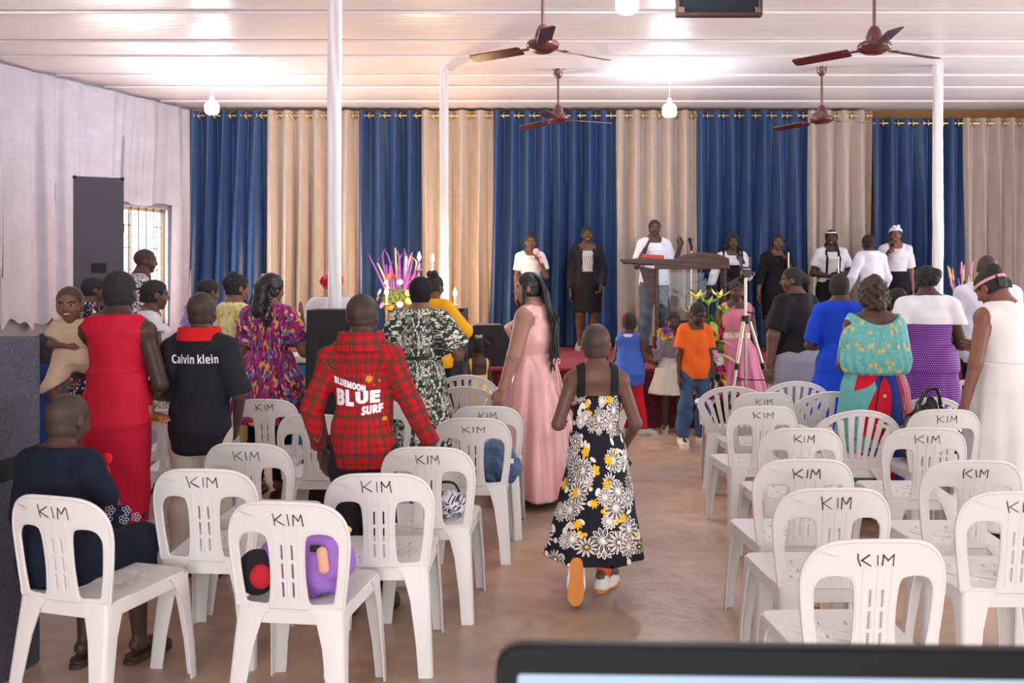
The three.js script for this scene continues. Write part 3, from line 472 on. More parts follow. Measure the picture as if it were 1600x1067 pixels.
// left hand, wrist at 0, fingers down -y, thumb to +z, palm to -x
function handMesh(pose, cell) {
  const key = pose + cell; if (handCache.has(key)) return handCache.get(key);
  const curl = { flat: 0.06, relaxed: 0.32, cup: 0.55, grip: 1.2 }[pose], fs = [], zs = [0.155, 0.05, -0.055, -0.15], len = [0.40, 0.45, 0.42, 0.33], kn = [-0.50, -0.52, -0.49, -0.45];
  const palm = []; for (let i = 0; i < 4; i++) palm.push(capsule([0, -0.04, zs[i] * 0.55], [0.01, kn[i], zs[i]], 0.085, 0.068));
  for (let i = 0; i < 4; i++) {
    let p = [0.01, kn[i], zs[i]], a = curl * (0.75 + 0.12 * i), r = 0.058 - 0.003 * i; const sp = zs[i] * (pose === 'flat' ? 0.25 : 0.12); fs.push([]);
    for (let s = 0; s < 3; s++) { const l = len[i] * [0.45, 0.31, 0.24][s], q = [p[0] - Math.sin(a) * l, p[1] - Math.cos(a) * l, p[2] + sp * l]; fs[i].push(capsule(p, q, r, r * 0.88)); p = q; a += curl * (s === 0 ? 1.1 : 0.8); r *= 0.88; }
  }
  const t0 = [-0.02, -0.10, 0.10], ta = pose === 'grip' ? [[-0.10, -0.28, 0.24], [-0.22, -0.44, 0.17], [-0.28, -0.55, 0.08]] : [[-0.05, -0.26, 0.26], [-0.09, -0.42, 0.31], [-0.12, -0.53, 0.31]];
  const th = [capsule(t0, ta[0], 0.085, 0.066), capsule(ta[0], ta[1], 0.064, 0.054), capsule(ta[1], ta[2], 0.054, 0.044)], wr = capsule([0, 0.14, 0], [0, -0.06, 0], 0.115, 0.115);
  const f = (x, y, z) => { let d = 9; for (const c of palm) d = smin(d, c(x, y, z), 0.05); d = smin(d, (() => { const w = wr(x * 1.25, y, z); return w * 0.85; })(), 0.06); for (const g of fs) { let e = 9; for (const c of g) e = smin(e, c(x, y, z), 0.015); d = smin(d, e, 0.022); } let e = 9; for (const c of th) e = smin(e, c(x, y, z), 0.03); return smin(d, e, 0.04); };
  const m = meshField(f, [-0.75, -1.1, -0.35], [0.22, 0.28, 0.48], cell); handCache.set(key, m); return m;
}
function placed(m, mat, mirror) {   // copy of a template moved by a matrix; mirror turns a left hand into a right one
  const n = m.pos.length / 3, pos = new Float32Array(n * 3), nor = new Float32Array(n * 3), e = mat.elements, s = mirror ? -1 : 1, nm = new THREE.Matrix3().getNormalMatrix(mat).elements;
  for (let i = 0; i < n; i++) {
    const x = m.pos[i * 3] * s, y = m.pos[i * 3 + 1], z = m.pos[i * 3 + 2], a = m.nor[i * 3] * s, b = m.nor[i * 3 + 1], c = m.nor[i * 3 + 2];
    pos[i * 3] = e[0] * x + e[4] * y + e[8] * z + e[12]; pos[i * 3 + 1] = e[1] * x + e[5] * y + e[9] * z + e[13]; pos[i * 3 + 2] = e[2] * x + e[6] * y + e[10] * z + e[14];
    const u = nm[0] * a + nm[3] * b + nm[6] * c, v = nm[1] * a + nm[4] * b + nm[7] * c, w = nm[2] * a + nm[5] * b + nm[8] * c, l = Math.hypot(u, v, w); nor[i * 3] = u / l; nor[i * 3 + 1] = v / l; nor[i * 3 + 2] = w / l;
  }
  let idx = m.idx; if (mirror) { idx = m.idx.slice(); for (let t = 0; t < idx.length; t += 3) { const q = idx[t]; idx[t] = idx[t + 1]; idx[t + 1] = q; } }
  return { pos, nor, idx, mask: m.mask };
}
function mergeMeshes(list) {
  let nv = 0, ni = 0; for (const m of list) { nv += m.pos.length; ni += m.idx.length; }
  const pos = new Float32Array(nv), nor = new Float32Array(nv), idx = new Uint32Array(ni), mask = new Uint8Array(nv / 3); let a = 0, b = 0;
  for (const m of list) { pos.set(m.pos, a); nor.set(m.nor, a); if (m.mask) mask.set(m.mask, a / 3); for (let i = 0; i < m.idx.length; i++) idx[b + i] = m.idx[i] + a / 3; a += m.pos.length; b += m.idx.length; }
  return { pos, nor, idx, mask };
}
const nrm = (v) => { const l = Math.hypot(...v); return v.map((q) => q / l); };
const skinMat = phy('#ffffff', 0.46, { vertexColors: true, specularIntensity: 0.55, sheen: 0.15, sheenRoughness: 0.5, sheenColor: lin(0.9, 0.6, 0.5) });
const V3 = (a) => new THREE.Vector3(...a);

/* figure(spec): builds a person from joints. Lengths are in body units U (the standing height of an adult is about 1), x to the person's left, z to the front.
   heading 0 faces the stage, positive turns to the right of the picture. */
function figure(o) {
  const k = o.k, base = o.base ?? 0, hh = o.head ?? 0.212, H = o.H ?? (EYE - base - (o.ytop - HORIZON) * k), lift = o.lift ?? 0, U = ((o.stature ?? H) - 0.87 * hh) / 0.862, fat = (o.fat ?? 1) * (H < 1.58 ? 0.84 : 0.93), sw = (o.shoulder ?? 0.104) * (H < 1.58 ? 0.79 : 0.84), fem = o.fem ?? 0;
  const p0 = at(o.px, 440, k), root = thing('person', o.label, o.category ?? 'person', [p0[0], base, p0[2]], Math.PI - (o.heading ?? 0) * Math.PI / 180, o.group);
  const detail = Math.max(0.0105, Math.min(0.0165, k * 3.3)), hcell = k < 0.0045 ? 0.0185 : k < 0.0062 ? 0.023 : 0.03, hdcell = k < 0.0042 ? 0.024 : 0.034;
  const hipP = new THREE.Vector3(0, 0.53 * U + lift, 0), R = new THREE.Matrix4().makeRotationFromEuler(new THREE.Euler(o.lean ?? 0, o.twist ?? 0, o.tilt ?? 0, 'YXZ'));
  const TM = new THREE.Matrix4().makeTranslation(hipP.x, hipP.y, hipP.z).multiply(R).multiply(new THREE.Matrix4().makeTranslation(0, -0.53 * U, 0)).scale(new THREE.Vector3(U, U, U)), TI = TM.clone().invert().elements;
  const T = (a) => V3(a).applyMatrix4(TM).toArray(), D = (a) => V3(nrm(a)).transformDirection(R).toArray(), add = (a, b, s) => [a[0] + b[0] * s, a[1] + b[1] * s, a[2] + b[2] * s];
  const w = fat, bl = o.belly ?? 0, bu = fem * 0.012 + (o.bust ?? 0), hp = fem * 0.008 + (o.hips ?? 0);
  const torsoRows = [[0.45, 0.080 * w + hp, 0.066 * w, -0.004], [0.51, 0.092 * w + hp, 0.076 * w + hp * 0.8, -0.010], [0.56, 0.089 * w + hp * 0.7, 0.070 * w + bl * 0.6 + hp * 0.4, -0.003], [0.625, (0.082 - fem * 0.009) * w + bl * 0.5, 0.058 * w + bl, 0.002], [0.69, (0.088 - fem * 0.004) * w + bl * 0.3, 0.061 * w + bl * 0.4 + bu * 0.5, 0.006], [0.745, 0.096 * w, 0.064 * w + bu, 0.006 + bu * 0.6], [0.79, 0.088 * (sw / 0.0874), 0.052, -0.004], [0.825, 0.062, 0.040, -0.008]];
  const tl = loft(torsoRows), q = [0, 0, 0];
  const toT = (x, y, z) => { q[0] = TI[0] * x + TI[4] * y + TI[8] * z + TI[12]; q[1] = TI[1] * x + TI[5] * y + TI[9] * z + TI[13]; q[2] = TI[2] * x + TI[6] * y + TI[10] * z + TI[14]; return q; };
  const torso = (x, y, z) => { toT(x, y, z); return tl(q[0], q[1], q[2]) * U; };
  const arms = ['L', 'R'].map((side, i) => {
    const s = i ? -1 : 1, a = o['arm' + side] ?? {}, m = (v) => [v[0] * s, v[1], v[2]], S = T([s * sw, 0.790, -0.004]), al = a.len ?? 1;
    const u = D(m(a.u ?? [0.16, -1, -0.02])), E = add(S, u, 0.172 * U * al), fd = D(m(a.f ?? [0.05, -1, 0.14])), W = add(E, fd, 0.148 * U * al);
    const ut = [0.031, 0.0255, 0.0255, 0.0165].map((r) => r * U * (0.45 + 0.55 * fat) * (o.armFat ?? 1));
    const up = capsule(S, E, ut[0], ut[1]), lo = capsule(E, W, ut[2], ut[3]);
    return { s, S, E, W, u, fd, ut, up, lo, palm: D(m(a.palm ?? [-1, 0, 0.1])), pose: a.hand ?? 'relaxed', hd: a.hd ? D(m(a.hd)) : fd, skip: a.skip };
  });
  const legs = ['L', 'R'].map((side, i) => {
    const s = i ? -1 : 1, a = o['leg' + side] ?? {}, m = (v) => [v[0] * s * U, v[1] * U, v[2] * U], hip = [s * 0.05 * U, 0.50 * U + lift, 0], K = m(a.knee ?? [0.055, 0.285, 0.012]), A = m(a.ankle ?? [0.055, 0.05, -0.012]), f = fat * 0.6 + 0.4;
    const mid = K.map((v, j) => v + (A[j] - v) * 0.3); mid[2] -= 0.008 * U;
    const toe = nrm(a.toe ? [a.toe[0] * s, a.toe[1], a.toe[2]] : [0.12 * s, -0.16, 1]), sole = a.sole ?? [0, -1, 0];
    return { s, hip, K, A, toe, sole, caps: [capsule(hip, K, 0.055 * U * f, 0.037 * U * f), capsule(K, mid, 0.036 * U * f, 0.036 * U * f), capsule(mid, A, 0.036 * U * f, 0.021 * U), capsule(add(A, toe, -0.02 * U), add(A, toe, 0.105 * U), 0.022 * U, 0.017 * U)] };
  });
  const neckB = T([0, 0.80, -0.012]), N = T([0, 0.862, 0.006]), HR = R.clone().multiply(new THREE.Matrix4().makeRotationFromEuler(new THREE.Euler(o.nod ?? 0, o.turn ?? 0, o.cock ?? 0, 'YXZ')));
  const HM = new THREE.Matrix4().makeTranslation(...N).multiply(HR).scale(new THREE.Vector3(hh * (o.headW ?? 1), hh, hh)).multiply(new THREE.Matrix4().makeTranslation(0, 0.37, 0.11)), HI = HM.clone().invert().elements;
  const neck = capsule(neckB, add(N, [0, 1, 0], 0.02), 0.037 * U * (0.5 + 0.5 * fat), 0.034 * U), shoulders = arms.map((a) => capsule(T([a.s * 0.028, 0.818, -0.012]), a.S, 0.036 * U, 0.033 * U * (0.5 + 0.5 * fat)));
  const sk = 0.022 * U;
  const body = (x, y, z) => {
    let d = torso(x, y, z); d = smin(d, shoulders[0](x, y, z), sk * 1.6); d = smin(d, shoulders[1](x, y, z), sk * 1.6); d = smin(d, neck(x, y, z), sk * 1.3);
    for (const a of arms) d = smin(d, smin(a.up(x, y, z), a.lo(x, y, z), sk * 0.5), sk * 0.6);
    for (const l of legs) { let e = l.caps[0](x, y, z); for (let i = 1; i < 4; i++) e = smin(e, l.caps[i](x, y, z), sk * 0.6); d = smin(d, e, sk); }
    return d;
  };
  // bounds
  const lo = [9, 9, 9], hi = [-9, -9, -9], grow = (p, r) => { for (let c = 0; c < 3; c++) { lo[c] = Math.min(lo[c], p[c] - r); hi[c] = Math.max(hi[c], p[c] + r); } };
  for (const a of arms) { grow(a.S, 0.08); grow(a.E, 0.07); grow(a.W, 0.06); } for (const l of legs) { grow(l.hip, 0.14); grow(l.K, 0.09); grow(l.A, 0.07); grow(add(l.A, l.toe, 0.11 * U), 0.05); } grow(N, 0.09); grow(T([0, 0.7, 0]), 0.19 * U * Math.max(1, fat)); grow(T([0, 0.55, 0]), 0.19 * U * Math.max(1, fat));
  const hand = arms.filter((a) => !a.skip).map((a) => {
    const y = V3(a.hd).negate().normalize(), x = V3(a.palm).multiplyScalar(-a.s * a.s); let xx = V3(a.palm).negate(); xx.addScaledVector(y, -xx.dot(y)).normalize(); const z = new THREE.Vector3().crossVectors(xx, y);
    // xx points out of the back of the hand; a right hand is the mirror image, so its own x axis is turned round
    const X = a.s > 0 ? xx : xx.clone().negate(), Z = new THREE.Vector3().crossVectors(X, y), L = 0.108 * U * (o.handSize ?? 1);
    return placed(handMesh(a.pose, hdcell), new THREE.Matrix4().makeBasis(X, y, Z).setPosition(...a.W).scale(new THREE.Vector3(L, L, L)), a.s < 0);
  });
  const bm = mergeMeshes([meshField(body, lo, hi, detail * 1.12), placed(headMesh(hcell, o.laugh), HM), ...hand]);
  const bg = fieldGeo(bm), n = bm.pos.length / 3, col = new Float32Array(n * 3), sc = (o.skin ?? lin(0.075, 0.036, 0.026)).clone().multiplyScalar(1.42), tone = [[sc.r, sc.g, sc.b], [0.26, 0.22, 0.20], [0.012, 0.008, 0.007], [sc.r * 1.05 + 0.02, sc.g * 0.75 + 0.006, sc.b * 0.75 + 0.008], [0.75, 0.7, 0.64], [0.10, 0.015, 0.015]];
  for (let i = 0; i < n; i++) { const c = tone[bm.mask[i]]; col[i * 3] = c[0]; col[i * 3 + 1] = c[1]; col[i * 3 + 2] = c[2]; }
  bg.setAttribute('color', new THREE.BufferAttribute(col, 3)); part('body', bg, skinMat, root);

  const P = { root, U, H, T, D, TM, HM, arms, legs, toT, torso, body, lo, hi, N, hh, shoulderD: shoulders };
  // ---- garments
  const wr = o.wrinkle ?? 0.0035;
  function finish(f, l, h, g) {
    const cell = detail * (g.cell ?? 1); if (!g.uv) return fieldGeo(meshField(f, l, h, cell));
    const m = meshField(f, l, h, cell), Rr = (g.R ?? 0.115) * U, seam = g.front ? -1 : 1;
    return fieldGeoUv(m, (x, y, z) => { if (!g.sleeve) return 0; const t = torso(x, y, z), a = Math.min(arms[0].up(x, y, z), arms[0].lo(x, y, z)), b = Math.min(arms[1].up(x, y, z), arms[1].lo(x, y, z)); return Math.min(a, b) < t - 0.012 ? (a < b ? 1 : 2) : 0; }, (r, x, y, z, out) => {
      if (r === 0) { toT(x, y, z); out[0] = Math.atan2(q[0], -seam * q[2]) * Rr; out[1] = q[1] * U; return Math.PI * 2 * Rr; }
      const A = arms[r - 1], ax = V3(A.u), v = new THREE.Vector3(x - A.S[0], y - A.S[1], z - A.S[2]), along = v.dot(ax), e1 = V3([0, 0, 1]).addScaledVector(ax, -ax.z).normalize(), e2 = new THREE.Vector3().crossVectors(ax, e1); out[0] = Math.atan2(v.dot(e2), v.dot(e1)) * 0.05 + 0.3 * r; out[1] = 0.8 * U - along; return Math.PI * 2 * 0.05;
    });
  }
  function skirtField(g, off, W, l, h) {
    let f;
      const hem = g.hem, top = g.top ?? 0.625, rows = (g.rows ?? [[hem, g.w ?? 0.15, g.d ?? 0.13, 0], [0.5, Math.max(0.105 * w + hp, (g.w ?? 0.15) * 0.72), Math.max(0.09 * w + hp, (g.d ?? 0.13) * 0.72), -0.006], [top, 0.084 * w + bl * 0.5, 0.062 * w + bl, 0.0]]), L = loft(rows), nf = g.folds ?? 9, amp = g.amp ?? 0.06, wmax = Math.max(...rows.map((r) => Math.max(r[1], r[2]))) * (1 + amp) + 0.02, sx = g.sx ?? 0, sz = g.sz ?? 0, ph = g.ph ?? 0;
      f = (x, y, z) => {
        const Y = (y - lift) / U, t = Math.max(0, Math.min(1, (top - Y) / (top - hem))), X = x / U - sx * t * t, Z = z / U - sz * t * t, th = Math.atan2(X, Z), m = 1 + amp * Math.pow(t, 0.8) * (0.7 * Math.cos(nf * th + ph + 0.8 * Math.sin(Y * 9)) + 0.3 * Math.cos((nf * 2 + 1) * th + 2 * ph));
        let d = L(X / m, Y, Z / m) * U - off + W * 0.6 * wrinkle(x + ph, y * 0.5, z); d = Math.max(d, (Y - top) * U, (hem + (g.slope ?? 0) * Z - Y) * U); return Math.max(d, -Math.max(d + 0.030, (Y - hem - 0.04) * U));
      };
      l[0] = (-wmax + Math.min(0, sx)) * U; h[0] = (wmax + Math.max(0, sx)) * U; l[2] = (-wmax + Math.min(0, sz)) * U; h[2] = (wmax + Math.max(0, sz)) * U; l[1] = (hem - 0.03 - Math.abs(g.slope ?? 0) * 0.2) * U + lift; h[1] = (top + 0.02) * U + lift;
    return f;
  }
  for (const g of o.wear ?? []) {
    const off = (g.off ?? 0.011), W = (g.wrinkle ?? wr), l = lo.slice(), h = hi.slice(); let f;
    if (g.type === 'top') {
      const sl = g.sleeve ?? 0, so = g.sleeveOff ?? 0.012, sEnd = g.sleeveFlare ?? 0.012, ny = g.neckY ?? 0.845, nr = g.neckR ?? 0.052, nb = g.neckB ?? 0.80, nz = g.neckZ ?? 0.006, slope = g.neckZ === undefined ? 1.1 : 0, hem = g.hem ?? 0.47, loose = g.loose ?? 0, ah = g.armhole ? g.armhole * 0.92 : 0;
      const sleeves = sl > 0 ? arms.map((a) => {
        const t1 = Math.min(1, sl), e1 = add(a.S, a.u, 0.172 * U * t1), up = capsule(a.S, e1, a.ut[0] + so, a.ut[0] + (a.ut[1] - a.ut[0]) * t1 + so + (sl <= 1 ? sEnd : 0)); let lowr = null, e2;
        if (sl > 1) { const t2 = sl - 1; e2 = add(a.E, a.fd, 0.148 * U * t2); lowr = capsule(a.E, e2, a.ut[2] + so, a.ut[2] + (a.ut[3] - a.ut[2]) * t2 + so * 0.8 + sEnd * 0.6); }
        const E = sl > 1 ? e2 : e1, d = sl > 1 ? a.fd : a.u; return (x, y, z) => { let e = up(x, y, z); if (lowr) e = smin(e, lowr(x, y, z), 0.012); const c = (x - E[0]) * d[0] + (y - E[1]) * d[1] + (z - E[2]) * d[2]; if (!lowr || a.lo(x, y, z) < a.up(x, y, z) + 0.02) { if (c > e) e = c; } return e; };
      }) : null;
      const l2 = l.slice(), h2 = h.slice(), sk2 = g.skirt ? skirtField(g.skirt, g.skirt.off ?? off, W, l2, h2) : null;
      f = (x, y, z) => {
        toT(x, y, z); const qx = q[0], qy = q[1], qz = q[2]; let d = tl(qx, qy, qz) * U - off - loose * Math.max(0, Math.min(1, (0.74 - qy) * 5)) * U; if (sk2) d = Math.max(d, (0.52 - qy) * U);
        if (!ah) { d = smin(d, shoulders[0](x, y, z) - off, 0.03); d = smin(d, shoulders[1](x, y, z) - off, 0.03); } else d = smin(d, Math.min(shoulders[0](x, y, z), shoulders[1](x, y, z)) - off, 0.03);
        if (ny > 0.82) d = smin(d, neck(x, y, z) - off * 0.8, sk * 1.3); if (sk2) d = smin(d, sk2(x, y, z), 0.05); if (sleeves) d = smin(d, Math.min(sleeves[0](x, y, z), sleeves[1](x, y, z)), 0.02);
        d += W * wrinkle(x * 1.2 + (g.ph ?? 0), y, z); if (g.cap) d = Math.min(d, g.cap(qx, qy, qz) * U);
        if (ah && qy > 0.64) d = Math.max(d, (Math.abs(qx) - ah - Math.max(0, 0.70 - qy) * 2) * U); if (g.open) d = Math.max(d, -Math.max(Math.abs(qx) - g.open * (0.7 + (0.82 - qy) * 0.4), -qz) * U);
        d = Math.max(d, sk2 ? -9 : (hem - qy) * U, (qy - ny) * U); const cut = Math.max(Math.hypot(qx, (qz - nz) * (g.neckOval ?? 1)) - nr, nb + slope * Math.max(0, -qz) - qy) * U; return Math.max(d, -cut);
      };
      if (loose) { grow(T([0.12 + loose, hem, 0.1]), 0.06); l[0] -= loose * U; h[0] += loose * U; l[2] -= loose * U; h[2] += loose * U; }
      for (let c = 0; c < 3; c++) { l[c] -= 0.03; h[c] += 0.03; } l[1] = Math.max(l[1], T([0, hem, 0])[1] - 0.22 * U); if (sk2) for (let c = 0; c < 3; c++) { l[c] = Math.min(l[c], l2[c]); h[c] = Math.max(h[c], h2[c]); }
    } else if (g.type === 'skirt') { f = skirtField(g, off, W, l, h);
    } else if (g.type === 'trousers') {
      const hem = g.hem ?? 0.055, top = g.top ?? 0.60, lo2 = g.loose ?? 0.008;
      f = (x, y, z) => {
        toT(x, y, z); let d = Math.max(tl(q[0], q[1], q[2]) * U - off, (q[1] - top) * U, (0.46 - q[1]) * U);
        for (const a of legs) { let e = a.caps[0](x, y, z) - off; e = smin(e, a.caps[1](x, y, z) - off - lo2 * 0.6, 0.02); e = smin(e, a.caps[2](x, y, z) - off - lo2, 0.02); const dx = a.A[0] - a.K[0], dy = a.A[1] - a.K[1], dz = a.A[2] - a.K[2], ln = Math.hypot(dx, dy, dz), c = ((x - a.A[0]) * dx + (y - a.A[1]) * dy + (z - a.A[2]) * dz) / ln + (hem - 0.05) * U; e = Math.max(e, c); d = smin(d, e, 0.025); }
        return Math.max(d + W * 1.3 * wrinkle(x, y * 1.3, z), (q[1] - top) * U);
      };
      for (let c = 0; c < 3; c++) { l[c] -= 0.03; h[c] += 0.03; } h[1] = T([0, top, 0])[1] + 0.12 * U;
    } else if (g.type === 'lap') {   // a skirt over the thighs of somebody seated
      const mid = capsule([0, legs[0].hip[1], 0], [0, legs[0].K[1] - 0.01, (legs[0].K[2] + legs[1].K[2]) / 2], 0.055 * U, 0.04 * U), e = g.past ?? 0.03;
      const th = legs.map((a) => capsule(a.hip, add(a.K, nrm(a.K.map((v, i) => v - a.hip[i])), e * U), 0.06 * U + off, 0.05 * U + off)), drop = legs.map((a) => capsule(a.K, add(a.K, nrm(a.A.map((v, i) => v - a.K[i])), (g.drop ?? 0.05) * U), 0.046 * U + off, 0.05 * U + off));
      f = (x, y, z) => { toT(x, y, z); let d = Math.max(tl(q[0], q[1], q[2]) * U - off, (q[1] - 0.6) * U); d = smin(d, th[0](x, y, z), 0.03); d = smin(d, th[1](x, y, z), 0.03); d = smin(d, mid(x, y, z), 0.05); for (const c of drop) d = smin(d, c(x, y, z), 0.03); return d + W * wrinkle(x, y, z); };
      for (let c = 0; c < 3; c++) { l[c] -= 0.05; h[c] += 0.05; }
    } else if (g.type === 'field') { f = g.make(P); for (let c = 0; c < 3; c++) { l[c] -= g.pad ?? 0.06; h[c] += g.pad ?? 0.06; } if (g.box) { const a = T(g.box[0]), b = T(g.box[1]); for (let c = 0; c < 3; c++) { l[c] = Math.min(a[c], b[c]); h[c] = Math.max(a[c], b[c]); } } }
    const geo = finish(f, l, h, g), me = part(g.part, geo, g.mat, root, g.label); P[g.part] = me; P[g.part + 'F'] = f;
    if (g.print) {   // flat print on the back: a patch that follows the cloth
      const { x0, x1, y0, y1, mat, name, label } = g.print, nx = 28, ny = 28, front = g.print.front ? 1 : -1;
      part(name ?? 'back_print', sheet((u, v) => { const X = (x1 + (x0 - x1) * u) * (front < 0 ? 1 : -1), Y = y0 + (y1 - y0) * v, a = T([X, Y, front * 0.3]), dz = D([0, 0, -front]); let t = 0; let hit = false; for (let i = 0; i < 60; i++) { const d = f(a[0] + dz[0] * t, a[1] + dz[1] * t, a[2] + dz[2] * t); if (d < 0.0012) { hit = true; break; } t += Math.max(0.0008, d * 0.6); } t = hit ? t - 0.003 : 0.3 * U; return add(a, dz, t); }, nx, ny), mat, me, label);
    }
  }
  // ---- hair, in head units
  const HF = (x, y, z) => [HI[0] * x + HI[4] * y + HI[8] * z + HI[12], HI[1] * x + HI[5] * y + HI[9] * z + HI[13], HI[2] * x + HI[6] * y + HI[10] * z + HI[14]];
  for (const r of [].concat(o.hair ?? [])) {
    const th = r.th ?? 0.02, cr = ball(0, 0.115, -0.065, 0.335 + th, 0.385 + th, 0.43 + th), low = ball(0, -0.12, -0.12, 0.30 + th * 0.7, 0.33, 0.31 + th * 0.7), face = ball(0, -0.17 + (r.line ?? 0), 0.44, 0.42, 0.46, 0.40), ex = (r.extra ?? []).map((e) => (e.length === 4 ? ball(e[0], e[1], e[2], e[3]) : e.length === 6 ? ball(...e) : capsule([e[0], e[1], e[2]], [e[4], e[5], e[6]], e[3], e[7]))), nape = r.nape ?? -0.24, nz = r.noise ?? 0, fq = r.freq ?? 30, ear = ball(0.36, -0.06, 0.03, 0.10, 0.15, 0.12);
    const f = (x, y, z) => {
      let d = 9; if (th > 0) { d = smin(cr(x, y, z), low(x, y, z), 0.05); d = -smin(-d, face(x, y, z), 0.04); if (!r.overEars) d = -smin(-d, ear(Math.abs(x), y, z), 0.02); d = Math.max(d, nape - y - Math.max(0, z) * 0.6); if (r.above !== undefined) d = Math.max(d, r.above + (r.tiltBand ?? 0) * z - y); if (r.below !== undefined) d = Math.max(d, y - r.below); }
      for (const e of ex) d = smin(d, e(x, y, z), r.blend ?? 0.04); if (nz) d += nz * (Math.sin(fq * x + 2 * Math.sin(fq * 0.7 * y)) + Math.sin(fq * y + 2 * Math.sin(fq * 0.8 * z)) + Math.sin(fq * z + 1.7 * Math.sin(fq * 0.9 * x))) / 3; return d;
    };
    const l = [-0.5, -0.6, -0.65], h = [0.5, 0.75, 0.6]; for (const e of r.extra ?? []) for (const c of [0, 1, 2]) { const rr = Math.max(...(e.length === 6 ? e.slice(3) : [e[3], e[7] ?? 0])); l[c] = Math.min(l[c], e[c] - rr - 0.05, e.length === 8 ? e[4 + c] - rr - 0.05 : 9); h[c] = Math.max(h[c], e[c] + rr + 0.05, e.length === 8 ? e[4 + c] + rr + 0.05 : -9); }
    const list = [placed(meshField(f, l, h, (r.cell ?? 1.25) * hcell), HM)];
    if (r.strands) for (const st of r.strands) { const g = tube(st.pts, st.r, st.seg ?? 14, 5); if (st.taper !== false) { const pp = g.attributes.position; } const mm = { pos: g.attributes.position.array, nor: g.attributes.normal.array, idx: new Uint32Array(g.index.array) }; list.push(st.body ? mm : placed(mm, HM)); }
    part(r.part ?? 'hair', fieldGeo(mergeMeshes(list)), r.mat, root, r.label);
  }
  // ---- shoes
  if (o.shoe) for (const a of legs) {
    const t = V3(a.toe), up0 = a.sole ? V3(a.sole).negate() : new THREE.Vector3(0, 1, 0); const Z = t.clone().addScaledVector(up0, -t.dot(up0)).normalize(), X = new THREE.Vector3().crossVectors(up0, Z), s = o.shoe, L = 0.15 * U * (s.size ?? 1), M = new THREE.Matrix4().makeBasis(X, up0, Z).setPosition(...add(a.A, up0.toArray(), -0.05 * U + (s.raise ?? 0))).scale(new THREE.Vector3(L, L, L));
    const heel = capsule([0, 0.16, -0.18], [0, 0.14, 0.35], 0.20, 0.24), toe = capsule([0, 0.13, 0.2], [0, 0.10, 0.66], 0.24, 0.20), cuff = capsule([0, 0.2, -0.1], [0, s.high ?? 0.42, -0.1], 0.21, 0.19);
    const up = meshField((x, y, z) => { let d = smin(heel(x, y, z), toe(x, y, z), 0.1); if (!s.open) d = smin(d, cuff(x, y, z), 0.12); else d = Math.max(d, y - 0.16); return Math.max(d, 0.06 - y, y - (s.high ?? 0.42)); }, [-0.4, -0.1, -0.55], [0.4, 0.75, 1.0], k < 0.004 ? 0.042 : 0.07);
    const sh = part('shoe', fieldGeo(placed(up, M)), s.mat, root);
    const out = new THREE.Shape(); out.moveTo(-0.13, -0.36); out.quadraticCurveTo(0, -0.46, 0.13, -0.36); out.bezierCurveTo(0.22, -0.2, 0.12, 0.1, 0.2, 0.34); out.bezierCurveTo(0.27, 0.58, 0.22, 0.84, 0.02, 0.89); out.bezierCurveTo(-0.2, 0.86, -0.25, 0.6, -0.21, 0.36); out.bezierCurveTo(-0.15, 0.1, -0.22, -0.2, -0.13, -0.36);
    const sg = extrude(out, 0.08, 0.012, 6); sg.rotateX(Math.PI / 2); sg.scale(1.02 * (a.s < 0 ? -1 : 1), 1, 1); if (a.s < 0) { const q = sg.attributes.position; for (let c = 0; c < q.count; c += 3) { const t0 = [q.getX(c), q.getY(c), q.getZ(c)]; q.setXYZ(c, q.getX(c + 1), q.getY(c + 1), q.getZ(c + 1)); q.setXYZ(c + 1, ...t0); } sg.computeVertexNormals(); } sg.translate(0, 0.08, 0); sg.applyMatrix4(M); part('sole', sg, s.sole ?? s.mat, sh);
    if (s.sock) part('sock', rod(add(a.A, [0, 1, 0], 0.0), add(a.A, nrm(a.K.map((v, i) => v - a.A[i])), s.sock * U), 0.026 * U, 0.028 * U, 14), s.sockMat, root);
  }
  return P;
}
